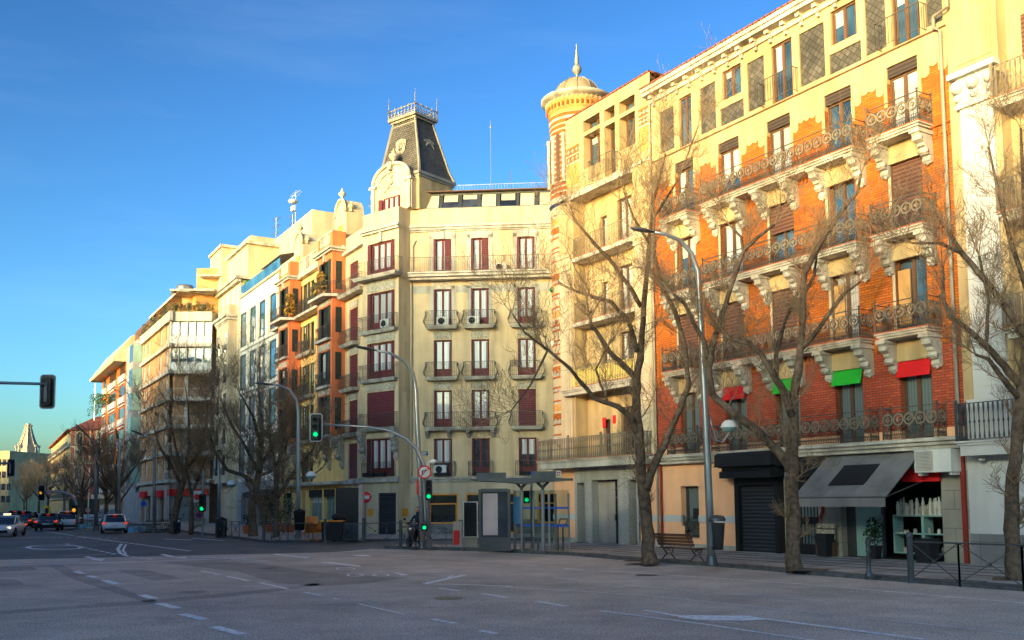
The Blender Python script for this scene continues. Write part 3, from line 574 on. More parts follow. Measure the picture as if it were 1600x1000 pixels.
b = MB(); b.smooth = True; b.lathe(TC[0], TC[1], [(1.5, zt-.05), (1.25, zt)]+[(1.22*cos(pi/2*i/10), zt+.05+1.1*sin(pi/2*i/10)) for i in range(10)]+[(.05, zt+1.15)], 36); b.build('dome', M['dome_lead'], tur)
b = MB()
for k in range(10):
    a = 2*pi*k/10; b.tube([(TC[0]+1.24*cos(pi/2*i/8)*cos(a), TC[1]+1.24*cos(pi/2*i/8)*sin(a), zt+.05+1.12*sin(pi/2*i/8)) for i in range(9)], .03, 4)
b.build('dome_rib', M['dome_lead'], tur)
b = MB(); b.smooth = True; zf = zt+1.13; b.lathe(TC[0], TC[1], [(.16, zf), (.07, zf+.1), (.08, zf+.25), (.22, zf+.38), (.27, zf+.52), (.22, zf+.68), (.08, zf+.8), (.12, zf+.88), (.13, zf+.92), (.03, zf+1.75), (.05, zf+1.8), (.01, zf+1.95)], 14); b.build('finial', M['zinc'], tur)
for kx in range(6):                               # columns with arched niches at the turret top
    a = radians(150+kx*29); r_ = 1.5
    b = MB(); b.smooth = True; b.lathe(TC[0]+(r_+.06)*cos(a), TC[1]+(r_+.06)*sin(a), [(.12, 18.15), (.1, 18.3), (.1, 20.4), (.14, 20.55), (.13, 20.7)], 8); b.build('column', M['white_stone'], tur)
    a += radians(14.5); b = MB(); tx, ty = -sin(a), cos(a); cx, cy = TC[0]+(r_+.045)*cos(a), TC[1]+(r_+.045)*sin(a)
    b.face([(cx-tx*.14, cy-ty*.14, 18.3), (cx+tx*.14, cy+ty*.14, 18.3)]+[(cx+tx*.14*cos(t), cy+ty*.14*cos(t), 20.6+.16*sin(t)) for t in [pi*i/6 for i in range(7)]]); b.build('niche', M['wood_brown'], tur)
for zc, mm in ((15.55, 'off_white'), (12.85, 'enamel_green'), (10.1, 'off_white')):
    for aa in (205, 250):
        a = radians(aa); b = MB(); b.smooth = True; b.ball((TC[0]+1.53*cos(a), TC[1]+1.53*sin(a), zc), .15, 8); b.build('glazed_boss', M[mm], tur)
        b = MB(); tx, ty = -sin(a), cos(a)
        for k in range(14):
            t = 2*pi*k/14; p = (TC[0]+1.53*cos(a)+tx*.23*cos(t), TC[1]+1.53*sin(a)+ty*.23*cos(t), zc+.23*sin(t)); b.ball(p, .035, 4)
        b.build('boss_beads', M['brick_ochre'], tur)
b = MB()
for row, zc in enumerate([6.1, 8.55, 9.15, 11.1, 13.9, 14.4, 16.6, 17.3]):
    n = 22
    for k in range(n):
        a = 2*pi*k/n; tx, ty = -sin(a), cos(a); cx, cy = TC[0]+1.54*cos(a), TC[1]+1.54*sin(a)
        b.tube([(cx-tx*.09, cy-ty*.09, zc-.12), (cx+tx*.09, cy+ty*.09, zc+.12)], .03, 4); b.tube([(cx+tx*.09, cy+ty*.09, zc-.12), (cx-tx*.09, cy-ty*.09, zc+.12)], .03, 4)
b.build('ceramic_pattern', M['white_stone'], tur)
# ================================================================ cream and white building at the right edge
B0 = FT('white_pilaster_building', 'cream building with tall white pilaster and white ground floor at the right edge', 'building', F1)
A, Bx = W1, W1+7.
hh = [(17.15, 18.4, z+.05, z+2.6) for z in (7.2, 10.8, 14.4)]+[(17.15, 18.4, 3.95, 6.4)]
MB().wall(A, 16.6, 3.9, 22).wall(16.6, Bx, 3.9, 22, hh, y=.5).face([(16.6, 0, 3.9), (16.6, .5, 3.9), (16.6, .5, 22), (16.6, 0, 22)]).build('wall', M['cream'], B0)
for h in hh: window(B0, *h, y=.72, fr='wood_brown', pane='glass_curtain')
MB().box(17.1, 18.45, .45, .7, 15.6, 17.0).build('roller_blind', M['blind_brown'], B0)
b = MB(); b.box(15.3, 16.4, -.1, 0, 5.2, 14.5); b.box(15.55, 16.15, -.13, -.1, 5.6, 14.0); b.box(15.2, 16.5, -.2, 0, 14.5, 14.62); b.box(15.25, 16.45, -.16, 0, 14.62, 15.5); b.box(15.05, 16.65, -.35, 0, 15.5, 15.68); b.box(15.15, 16.55, -.28, 0, 3.95, 5.2)
for k in range(24): b.box(15.75, 15.95, -.16, -.13, 5.8+k*.34, 5.98+k*.34)
b.smooth = True
for x in (15.3, 15.85, 16.4): b.ball((x, -.22, 15.2), .2, 8); b.ball((x, -.18, 14.85), .13, 8)
b.build('pilaster', M['white_paint'], B0)
b = MB(); b.box(15.1, 16.4, -.03, 0, 16.0, 21.); b.build('wall_panel', M['cream'], B0)
for z in (7.2, 10.75, 14.3): balcony(B0, 16.55, Bx, z, .5, 'balus', cover='terracotta', im='iron_pale', y0=.4, th=.3)
o = slab(MB(), A+.05, Bx, 3.9, .7, .45).build('balcony', M['white_paint'], B0); rail([(A+.1, -.02), (A+.1, -.62), (Bx, -.62)], 3.9, 1.15, 'balus').build('railing', M['dark_metal'], o)
MB().wall(A, 16.6, 1.05, 3.9).build('white_ground_wall', M['white_paint'], B0); MB().wall(A, 16.6, .12, 1.05, y=-.03).build('plinth', M['granite_base'], B0)
MB().wall(16.6, Bx, .12, 3.9, [(16.8, 21, .12, 3.1)], t=.2).build('shop_wall', M['white_paint'], B0); window(B0, 16.8, 21, .14, 3.1, .15, 'grey_metal', 'glass_teal', 4)
core(B0, A+.02, Bx, 21.9, .95, 9, 'cream'); MB().box(A, Bx, -.3, 9, 21.95, 22.2).build('cornice', M['white_stone'], B0)
# ================================================================ cream corner building with the mansard tower
F3 = Fac(-6.61, 62, -4.4); FB = Fac(-9.88, 63.3, -39); FC = Fac(-7.26, 61.18, 51); SL = Fac(-9.23, 64.1, -59.8)
B3 = FT('corner_building', 'pale yellow corner apartment building with red shutters and slate mansard tower', 'building', F3)
XE = 14.5
cols = [(1.56, 2.74), (4.02, 5.18), (7.05, 8.2), (10.2, 11.4)]
rows = [(3.8, 6.22), (6.95, 9.35), (10.2, 12.65), (13.55, 16.0), (17.0, 19.35)]
hs = [(a, b, c, d) for a, b in cols for c, d in rows]
sub(B3, F3, F3)
MB().wall(0, XE, 3.75, 16.9, hs, t=.22).wall(0, XE, 16.9, 21.4, hs, t=.22).build('wall', M['beige_stucco'], B3)
gh = [(1.18, 3.12, .75, 2.68), (3.6, 5.3, .75, 2.68), (5.9, 6.9, .12, 2.7), (8.2, 9.6, .75, 2.68)]
MB().wall(0, XE, 1.0, 3.45, gh).build('ground_floor_wall', M['cream_pale'], B3); MB().wall(0, XE, .12, 1.0, gh, y=-.05).build('plinth', M['stone_brick'], B3)
for g in gh:
    window(B3, *g, y=.05, fr='wood_orange', pane='glass_dark', n=1, tr=.55, fw=.1)
b = MB(); b.box(0, XE, -.22, 0, 3.6, 3.75); b.box(0, XE, -.12, 0, 3.45, 3.6); b.build('ledge', M['white_stone'], B3)
b = MB(); b.box(0, XE, -.3, 0, 20.1, 20.25); b.box(0, XE, -.2, 0, 19.95, 20.1); b.box(0, XE, -.1, 0, 19.85, 19.95)
for a, c in cols:
    b.box(a-.28, a, -.04, 0, 17, 19.6); b.box(c, c+.28, -.04, 0, 17, 19.6); b.box(a-.28, c+.28, -.04, 0, 19.35, 19.85); b.box((a+c)/2-.15, (a+c)/2+.15, -.1, 0, 19.35, 19.95)
    b.box(a-.22, a, -.03, 0, 13.6, 16.2); b.box(c, c+.22, -.03, 0, 13.6, 16.2); b.box(a-.22, c+.22, -.03, 0, 16.0, 16.25)
b.build('cornice', M['white_stone'], B3)
b = MB()
for x0, x1 in ((0.2, 1.3), (3.0, 3.8), (5.4, 6.8), (8.4, 10)):
    b.box(x0, x1, -.02, 0, 15.75, 16.25)
    for k in range(int((x1-x0)/.12)): b.box(x0+k*.12+.03, x0+k*.12+.09, -.04, -.02, 15.85, 16.15)
b.build('frieze', M['white_stone'], B3)
for li, (c, d) in enumerate(rows):
    for ci, (a, e) in enumerate(cols):
        closed = (li, ci) == (1, 2); sh = li == 4 or (li == 1 and ci < 2)
        window(B3, a+.06, e-.06, c+.02, d-.03, .12, 'wood_red', 'glass_blind' if li in (1, 2) else ('glass' if li in (0,) else 'glass_curtain'), 2, panel=.55 if li < 4 else .3)
        if closed: shutter(B3, a+.03, e-.03, c+.03, d-.03, .02, .1, 'louvre_red', 'closed red louvred shutters')
        elif li == 4: shutter(B3, a, a+.16, c, d, -.05, .15, 'louvre_red'); (ci < 2) and shutter(B3, e-.45, e-.04, c, d, .0, .05, 'louvre_red')
        else: shutter(B3, a, a+.12, c, d, -.02, .15, 'louvre_red'); shutter(B3, e-.1, e, c, d, -.02, .15, 'louvre_red')
        if 0 < li < 4: MB().box(a-.02, e+.02, -.04, 0, d+.08, rows[li+1][0]-.32).build('relief_panel', M['relief'], B3)
for li in (2, 3):
    for ci, (a, e) in enumerate(cols): balcony(B3, a-.5, e+.45, rows[li][0]-.03, .65, 'belly', h=.95, sp=.13)
balcony(B3, cols[0][0]-.55, cols[1][1]+.45, 6.92, .65, 'belly', h=.95, corbels=(1.15, 2.55, 3.85, 5.4), ch=.45, cw=.2, sp=.13); balcony(B3, cols[2][0]-.5, cols[2][1]+.45, 6.92, .65, 'belly', h=.95, sp=.13)
for a, e in cols: rail([(a-.2, 0), (a-.2, -.22), (e+.2, -.22), (e+.2, 0)], 3.78, .95, 'curl', .13).build('railing', M['iron'], B3)
b = MB().box(0, XE, -.85, 0, 16.9, 17.0).box(0, XE, -.75, 0, 16.72, 16.9).box(0, XE, -.55, 0, 16.55, 16.72).build('balcony', M['white_stone'], B3, 'long top floor balcony'); rail([(0.1, -.78), (XE, -.78)], 17.0, .95, 'curl', .14).build('railing', M['iron'], b)
b = MB(); b.tube([(.12, -.08, 3.8), (.12, -.08, 16.5)], .05, 6).tube([(.2, -.08, 17), (.2, -.08, 18.9), (.4, -.05, 19.3)], .05, 6); b.build('drainpipe', M['zinc'], B3)
# glass attic
b = MB(); y0, y1 = .25, .75; n = 11; w = 1.27
for k in range(n+1):
    x = .75+k*w; b.prism([(y0-.06, 21.4), (y1-.06, 22.6), (y1+.04, 22.6), (y0+.04, 21.4)], 'x', x-.1, x+.1)
b.box(.6, XE, y0-.1, y0+.1, 21.38, 21.5); b.box(.6, XE, y1-.1, y1+.1, 22.5, 22.64); at_ = b.build('attic_window', M['dark_metal'], B3)
for k in range(n):
    x = .75+k*w; bl = .5 if k in (1, 4) else (.35 if k == 2 else 1.)
    f = lambda t: (y0+(y1-y0)*t, 21.42+1.12*t)
    MB().face([(x+.1, *f(0)), (x+w-.1, *f(0)), (x+w-.1, *f(1)), (x+.1, *f(1))]).build('pane', M['glass'], at_)
    MB().face([(x+.18, f(1-bl)[0]-.012, f(1-bl)[1]), (x+w-.18, f(1-bl)[0]-.012, f(1-bl)[1]), (x+w-.18, f(.97)[0]-.012, f(.97)[1]), (x+.18, f(.97)[0]-.012, f(.97)[1])]).build('blind', M['blind_beige'], at_)
b = MB(); b.prism([(.3, 22.64), (.3, 22.7), (1.4, 22.85), (10, 22.9), (10, 22.7)], 'x', .55, XE); b.build('roof', M['wood_brown'], B3)
MB().prism([(.25, 21.4), (.75, 22.6), (3, 22.6), (3, 21.4)], 'x', .5, .6).build('attic_end', M['cream'], B3)
core(B3, .02, XE, 21.38, .4, 9.5)
MB().box(.6, XE, .9, 9, 21.4, 22.68).build('attic_core', M['beige_stucco'], B3)
MB().box(2.2, 3.0, 2.5, 3.2, 22.8, 23.4).box(3.4, 4.0, 2.5, 3.2, 22.8, 23.1).build('chimney', M['white_paint'], B3)
b = MB()
for x in (6.6, 9.4, 12.2): b.tube([(x, 1.2, 22.8), (x, 1.2, 24.3)], .03, 4)
b.build('terrace_post', M['iron'], B3)
rail([(3.0, 1.1), (XE, 1.1)], 22.8, .5, 'bars', .2).build('terrace_railing', M['grey_metal'], B3)
# bay facets
sub(B3, F3, FB); LB = 3.37
bl = [3.83, 7.0, 10.2, 13.43, 17.0]; bt = [6.3, 9.35, 12.6, 15.95, 19.3]
hb = [(.4, 3.0, c, d) for c, d in zip(bl, bt)]
MB().wall(-.05, LB, 3.75, 21.4, hb, t=.22).build('bay_wall', M['beige_stucco'], B3)
MB().wall(-.05, LB, .12, 3.75, [(1.5, 3.15, .12, 2.75)], t=.15).build('ground_floor_wall', M['cream_pale'], B3); MB().box(1.5, 3.15, .1, .14, .12, 2.75).build('roller_shutter', M['roller_black'], B3)
MB().box(.55, 1.0, -.05, 0, 1.25, 1.75).build('menu_board', M['wood_orange'], B3)
for li, (c, d) in enumerate(zip(bl, bt)):
    if li == 1: shutter(B3, .45, 2.95, c, d, .05, .12, 'louvre_red', 'closed red louvred shutters'); 
    window(B3, .75, 2.75 if li != 4 else 2.6, c, d-.05, .14, 'wood_red', 'glass_curtain' if li else 'glass_blind', 3, panel=.55)
    if li != 1: shutter(B3, .4, .72, c, d, .0, .05, 'louvre_red'); shutter(B3, 2.72, 2.98, c, d, -.02, .05, 'louvre_red')
    if 0 < li < 4: MB().box(.35, 3.05, -.04, 0, d+.08, bl[li+1]-.28).build('relief_panel', M['relief'], B3)
    if li: balcony(B3, -.1 if li < 4 else -.35, LB+.0 if li < 4 else LB+.45, c-.03, .42 if li < 4 else .8, 'curl', h=.95, sp=.14)
    else: rail([(.2, 0), (.2, -.25), (3.1, -.25), (3.1, 0)], c-.05, .95, 'curl', .14).build('railing', M['iron'], B3)
for x in (.15, 3.2): corbel(B3, x, 6.8, .38, .5, 1.9).build('bracket', M['relief'], B3, 'tall carved stone bracket')
b = MB(); b.box(-.2, LB+.22, -.3, 0, 20.1, 20.25); b.box(-.1, LB+.1, -.18, 0, 19.95, 20.1); b.box(-.1, LB+.1, -.2, 0, 3.45, 3.75); b.box(1.55, 1.85, -.12, 0, 19.3, 19.95); b.build('cornice', M['white_stone'], B3)
MB().prism([(-.05, .2), (LB, .2), (LB, 6), (-.05, 6)], 'z', .1, 21.3).build('bay_core', M['beige_stucco'], B3)
# dormer and mansard tower
b = MB(); P = [(0, 21.4), (0, 23.5), (.2, 23.5)]+[(1.9-1.7*cos(pi*i/12), 23.5+1.15*sin(pi*i/12)) for i in range(1, 12)]+[(3.6, 23.5), (3.8, 23.5), (3.8, 21.4)]
b.prism(P, 'y', .75, 2.2); b.build('dormer', M['cream_pale'], B3)
b = MB(); b.smooth = True; b.tube([(1.9-1.75*cos(pi*i/14), .7, 23.55+1.2*sin(pi*i/14)) for i in range(15)], .13, 6); b.tube([(1.9-1.3*cos(pi*i/14), .72, 23.3+.9*sin(pi*i/14)) for i in range(15)], .06, 6)
b.smooth = False; b.box(-.1, .55, .55, .8, 23.3, 23.5); b.box(3.25, 3.9, .55, .8, 23.3, 23.5); b.box(.05, .35, .62, .8, 21.4, 23.3); b.box(3.45, 3.75, .62, .8, 21.4, 23.3); b.prism([(1.75, 24.3), (2.05, 24.3), (2.1, 24.85), (1.7, 24.85)], 'y', .5, .75)
b.smooth = True
for x, z, r in ((1.9, 23.9, .16), (1.9, 23.5, .2), (1.6, 23.2, .16), (2.2, 23.2, .16), (1.3, 22.95, .12), (2.5, 22.95, .12), (.2, 22.6, .13), (3.6, 22.6, .13)): b.ball((x, .74, z), r, 6)
b.build('dormer_moulding', M['white_stone'], B3)
window(B3, 1.25, 2.75, 21.4, 22.45, .65, 'wood_red', 'glass_curtain', 3); shutter(B3, .85, 1.22, 21.4, 22.4, .55, .6, 'louvre_red')
def urn(b, c, s=1.): b.lathe(c[0], c[1], [(max(.01, r*s), c[2]+z*s) for r, z in ((.2, 0), (.2, .08), (.08, .16), (.07, .25), (.28, .42), (.33, .58), (.26, .7), (.1, .78), (.14, .84), (.16, .88), (.05, .95), (.07, 1.02), (.01, 1.12))], 12)
b = MB(); b.smooth = True; urn(b, (1.9, .95, 24.75), 1.05); b.build('urn', M['white_stone'], B3)
MB().box(0.05, 4.05, 1.2, 4.5, 21.4, 23.75).build('tower_base', M['cream'], B3)
b = MB(); b.box(-.1, 4.2, 1.05, 4.65, 23.75, 23.95); b.box(-.02, 4.12, 1.13, 4.57, 23.6, 23.75); b.box(.65, 3.0, 1.88, 3.82, 28.1, 28.25); b.box(.5, 3.15, 1.73, 3.97, 28.25, 28.45); b.build('tower_cornice', M['zinc'], B3)
def frus(b, a, c, z0, z1):
    v = [(a[0], a[2], z0), (a[1], a[2], z0), (a[1], a[3], z0), (a[0], a[3], z0), (c[0], c[2], z1), (c[1], c[2], z1), (c[1], c[3], z1), (c[0], c[3], z1)]
    return b.faces(v, [(0, 1, 5, 4), (1, 2, 6, 5), (2, 3, 7, 6), (3, 0, 4, 7), (4, 5, 6, 7)])
st = [((0, 4.1, 1.15, 4.55), 23.95), ((.22, 3.85, 1.4, 4.33), 24.6), ((.78, 2.88, 2.0, 3.7), 28.1)]
b = MB()
for (p, z0), (q, z1) in zip(st, st[1:]): frus(b, p, q, z0, z1)
b.build('mansard_roof', M['mansard'], B3)
b = MB()
for ix in (0, 1):
    for iy in (2, 3): b.tube([(p[ix], p[iy], z) for p, z in st], [.13, .1, .09], 6)
b.tube([(.85, 1.96, 27.85), (2.85, 1.96, 27.85)], .05, 4); b.build('hip_trim', M['zinc'], B3)
for cx, cy, ax in ((1.9, 1.6, 'y'), (3.35, 2.9, 'x')):
    b = MB(); b.ring((cx, cy, 26.05), .36, .1, ax, 16, 6); b.ring((cx, cy, 26.05), .22, .05, ax, 14, 4)
    if ax == 'y': b.prism([(cx-.45, 26.1), (cx+.45, 26.1), (cx+.5, 26.6), (cx, 26.75), (cx-.5, 26.6)], 'y', cy+.02, cy+.3)
    else: b.prism([(cy-.45, 26.1), (cy+.45, 26.1), (cy+.5, 26.6), (cy, 26.75), (cy-.5, 26.6)], 'x', cx-.3, cx-.02)
    b.build('oval_dormer', M['zinc'], B3)
b = MB(); R_ = [(.55, 1.78), (3.1, 1.78), (3.1, 3.92), (.55, 3.92), (.55, 1.78)]
for p, q in zip(R_, R_[1:]):
    for t in (.1, .55): b.tube([(*p, 28.45+t), (*q, 28.45+t)], .025, 4)
    n = 8
    for k in range(n+1):
        x, y = p[0]+(q[0]-p[0])*k/n, p[1]+(q[1]-p[1])*k/n; b.tube([(x, y, 28.45), (x, y, 28.98)], [.025, .02], 4); b.ball((x, y, 29.0), .05 if k % 2 else .08, 4, 1.6); b.ring((x, y, 28.7), .08, .02, 'y' if p[1] == q[1] else 'x', 8, 3)
for p in R_[:4]: b.tube([(*p, 28.4), (*p, 30.0)], [.05, .01], 4)
b.build('iron_cresting', M['zinc'], B3)
b = MB(); b.tube([(6.2, 6, 22.9), (6.2, 6, 28.3)], .02, 4); b.ball((6.2, 6, 27.8), .08, 6); b.build('mast', M['grey_metal'], B3)
# side facet
sub(B3, F3, FC); hc = [(.3, .72, c+.1, d-.1) for c, d in zip(bl, bt)]
MB().wall(0, 1.1, 3.75, 21.4, hc[1:], t=.15).wall(0, 1.1, .12, 3.75).build('bay_side_wall', M['beige_stucco'], B3)
for k, h in enumerate(hc[1:]): window(B3, *h, y=.08, fr='wood_red', pane='glass_dark', n=1)
MB().box(.3, .8, -.05, 0, 1.25, 1.75).build('menu_board', M['wood_orange'], B3)
# street side
sub(B3, F3, SL)
ul, ur = -5.57, 0.2; wa, wb = SL.uz(545.5, 520)[0], SL.uz(559, 520)[0]
hs_ = [(wa, wb, c, d) for c, d in zip(bl, bt)]
MB().wall(ul, ur, .12, 21.4, hs_, t=.2).build('street_wall', M['beige_stucco'], B3)
for li, h in enumerate(hs_):
    shutter(B3, h[0]+.02, h[1]-.02, h[2], h[3], .08, .14, 'louvre_red')
    if 0 < li < 4: balcony(B3, h[0]-.55, h[1]+.45, h[2]-.03, .6, 'belly', h=.95, sp=.15); MB().box(h[0], h[1], -.04, 0, h[3]+.08, h[3]+.55).build('relief_panel', M['relief'], B3)
balcony(B3, ul, ur-1.2, 16.97, .75, 'curl', h=.95, sp=.15)
MB().box(ul, ur-1.3, -.3, 0, 20.05, 20.25).box(ul, ur-1.3, -.2, 0, 3.45, 3.75).build('cornice', M['white_stone'], B3); MB().box(ul, ur, .25, 8, .1, 21.3).build('street_core', M['beige_stucco'], B3)
b = MB()
b.prism([(.9, 21.4), (2.3, 23.5), (8, 23.5), (8, 21.4)], 'x', ul, -1.5); b.build('mansard_side', M['cream'], B3)
sub()
# ================================================================ orange and yellow building
B4 = FT('orange_bay_building', 'yellow building with two orange bay towers and green shutters', 'building', SL)
u0, u1 = -21.98, -5.6; bays = [(-18.97, -15.92), (-8.9, -5.62)]
fl = [3.8, 7.05, 10.65, 14.1, 17.25]; ft = [6.2, 9.9, 13.2, 16.5, 19.9]
rc = [(SL.uz(470, 500)[0]+.3, SL.uz(480, 500)[0]), (SL.uz(484, 500)[0], SL.uz(491, 500)[0]), (-21.4, -20.2)]
hr = [(a, b_, c, d) for a, b_ in rc for c, d in zip(fl, ft)]
MB().wall(u0, u1, 3.7, 20.4, hr, t=.25).build('yellow_wall', M['yellow_stucco'], B4)
for k, h in enumerate(hr):
    window(B4, *h, y=.15, fr='shutter_green', pane='glass', n=2)
    shutter(B4, h[0]-.4, h[0], h[2], h[3], -.06, -.01, 'louvre_green')
    if h[2] > 5 and h[2] < 17: balcony(B4, h[0]-.5, h[1]+.5, h[2]-.02, .55, 'curl', h=.95, sp=.16)
MB().wall(u0, u1, .12, 3.7, [(-15.2, -14.4, .12, 3.0), (-13.4, -10.4, .12, 3.1), (-9.9, -7.6, .12, 3.1), (-21, -18, .12, 3.0)], t=.3).build('ground_floor_wall', M['yellow_stucco'], B4)
for g in ((-15.2, -14.4), (-21, -18)): MB().wall(g[0], g[1], .12, 3.05, y=.25).build('doorway', M['glass_dark'], B4)
for g in ((-13.4, -10.4), (-9.9, -7.6)): window(B4, g[0], g[1], .12, 2.6, .2, 'glass_green', 'glass_teal', 2); MB().box(g[0], g[1], -.05, .2, 2.6, 3.15).build('shop_fascia', M['soft_black'], B4)
MB().box(u0, u1, -.6, 0, 3.5, 3.7).build('ledge', M['white_stone'], B4)
for a, c in bays:
    hf = [(a+.45, c-.45, z, t) for z, t in zip(fl[1:], ft[1:])]
    b = MB(); b.wall(a, c, 7.0, 20.4, hf, y=-1, t=.2); b.face([(c, -1, 7.0), (c, 0, 7.0), (c, 0, 20.4), (c, -1, 20.4)]); b.face([(a, -1, 7.0), (a, 0, 7.0), (a, 0, 20.4), (a, -1, 20.4)]); b.face([(a, -1, 7), (c, -1, 7), (c, 0, 7), (a, 0, 7)]); b.box(a, c, -1, .0, 20.7, 21.1); b.box(c-.5, c, -1.02, 0, 21.1, 21.95); b.box(a, a+.35, -1.02, -.6, 21.1, 21.95)
    b.build('bay', M['orange_stucco'], B4, 'projecting orange bay')
    for h in hf:
        window(B4, *h, y=-.85, fr='shutter_green', pane='glass', n=2, fw=.09); shutter(B4, h[0], h[0]+.5, h[2], h[3], -1.05, -1., 'louvre_green'); shutter(B4, h[1]-.4, h[1]+.1, h[2], h[3], -1.05, -1., 'louvre_green')
        MB().box(c-.0, c+.03, -.75, -.3, h[2]+.35, h[3]-.2).build('side_shutter', M['louvre_green'], B4)
        if h[2] < 17:
            o = MB().box(a+.2, c-.2, -1.3, -1, h[2]-.2, h[2]-.02).build('balcony', M['white_stone'], B4); rail([(a+.3, -1.02), (a+.3, -1.25), (c-.3, -1.25), (c-.3, -1.02)], h[2], .95, 'curl', .16).build('railing', M['iron'], o)
            MB().box(a+.4, c-.4, -1.04, -1, h[3]+.1, h[3]+.55).build('relief_panel', M['relief'], B4)
    for x in (a+.35, c-.25): 
        k_ = corbel(B4, x, 6.95, .45, 1.05, 2.3); k_.ring((x+.24, -.62, 6.45), .26, .08, 'x', 14, 5); k_.ball((x+.24, -.62, 6.45), .1, 6); k_.build('bracket', M['relief'], B4, 'large scrolled stone bracket')
    b = MB(); b.box(a-.3, c+.3, -1.35, 0, 20.55, 20.7); b.box(a-.15, c+.15, -1.2, 0, 20.4, 20.55); b.box((a+c)/2-.15, (a+c)/2+.15, -1.15, -1, 19.9, 20.4)
    b.box(a, c, -1.04, -.9, 21.85, 21.98); b.smooth = True
    for k in range(7): b.lathe(a+.55+k*(c-a-1.3)/6, -.95, [(.04, 21.1), (.09, 21.3), (.05, 21.55), (.08, 21.85)], 6)
    b.build('bay_cornice', M['white_stone'], B4)
    b = MB(); m_ = (a+c)/2; P = [(m_-1.2, 21), (m_-1.2, 23.6)]+[(m_-1.1*cos(pi*i/10), 23.6+1.2*sin(pi*i/10)) for i in range(11)]+[(m_+1.2, 23.6), (m_+1.2, 21)]
    b.prism(P, 'y', .2, 1.6); b.smooth = True; b.tube([(m_-1.1*cos(pi*i/12), .15, 23.65+1.15*sin(pi*i/12)) for i in range(13)], .12, 6); urn(b, (m_, .3, 24.8), .85); urn(b, (m_+1.1, .6, 23.7), .7); urn(b, (m_-1.1, .4, 23.7), .7); b.build('roof_dormer', M['cream_pale'], B4)
    MB().box(m_-.5, m_+.5, .15, .2, 21.3, 22.8).build('dormer_window', M['wood_orange'], B4)
b = MB(); b.box(u0, u1, -.4, 0, 20.4, 20.6); b.box(u0, u1, -.25, -.1, 21.9, 22.0); b.box(u0, u1, -.3, -.05, 20.6, 20.9)
for k in range(36): b.box(u0+.2+k*.45, u0+.33+k*.45, -.24, -.1, 20.9, 21.9)
b.build('roof_balustrade', M['white_stone'], B4)
b = MB(); b.prism([(u0, 0), (u0, -.8), (-19.2, -.8), (-18.9, -1.75), (-15.9, -1.75), (-15.5, -.8), (-9.2, -.8), (-8.9, -1.75), (-5.6, -1.75), (-5.2, -.8), (-5.2, 0)], 'z', 17.0, 17.2); o = b.build('balcony', M['white_stone'], B4, 'top balcony running round both bays')
rail([(u0, -.75), (-19.2, -.75), (-18.9, -1.7), (-15.9, -1.7), (-15.5, -.75), (-9.2, -.75), (-8.9, -1.7), (-5.6, -1.7), (-5.25, -.75)], 17.2, .95, 'curl', .16).build('railing', M['iron'], o)
core(B4, u0+.02, u1-.02, 21.3, .32, 9, 'yellow_stucco'); MB().box(u0, u1, 3, 9, 21.3, 23.4).build('attic', M['cream_pale'], B4)
# ================================================================ modern white building with blue windows
B5 = FT('modern_building', 'modern pale stone building with tall narrow blue windows and roof terrace', 'building', SL)
u0, u1 = -35.44, -22.0
pxs = [(376.5, 385), (391, 399.5), (405.6, 414), (422, 431.5)]; cc = [(SL.uz(a, 520)[0], SL.uz(b_, 520)[0]) for a, b_ in pxs]
rr_ = [(4.9, 8.2), (9.1, 12.4), (13.2, 16.7), (17.5, 20.9)]
h5 = [(a, b_, c, d) for a, b_ in cc for c, d in rr_]
MB().wall(u0, u1, 4.2, 22.6, h5, t=.25).build('stone_wall', M['white_render_joint'], B5)
MB().wall(u0, u1, .12, 4.2, [(-34, -32.5, .12, 3), (-31.5, -30, .12, 3), (-28.5, -22.5, .12, 3.0)], y=-.03, t=.4).build('ground_floor_wall', M['grey_render'], B5)
MB().box(-34.5, -22.3, .3, .4, .12, 3.1).build('shop_front', M['soft_black'], B5); MB().prism([(0, 3.4), (-1.2, 3.1), (-1.2, 2.6), (0, 2.9)], 'x', -29, -22.3).build('black_canopy', M['soft_black'], B5)
for h in h5: window(B5, h[0], h[1], h[2], h[3], -.02, 'dark_metal', 'glass_blue', 1, fw=.14); MB().box(h[0]-.55, h[0]-.1, -.02, 0, h[2]-.1, h[3]+.1).build('window_panel', M['beige_stucco'], B5)
b = MB()
for z in (8.65, 12.8, 17.1): b.box(u0, u1, -.06, 0, z-.07, z+.07)
b.box(u0, u1, -.15, 0, 22.5, 22.75); b.build('floor_band', M['concrete'], B5)
rail([(u0+.1, 0), (u1-.1, 0)], 22.75, 1.0, 'glass').build('glass_balustrade', M['glass_blue'], B5); b = MB(); b.prism([(0, 24.0), (1.8, 24.5), (1.8, 24.55), (0, 24.05)], 'x', -28.5, -22.1); b.build('terrace_awning', M['concrete'], B5)
MB().box(-35.3, -34.5, .3, 2.2, 22.7, 24.3).build('green_hedge', M['leaf_hedge'], B5); core(B5, u0+.02, u1-.02, 22.6, .3, 9, 'cream_pale')
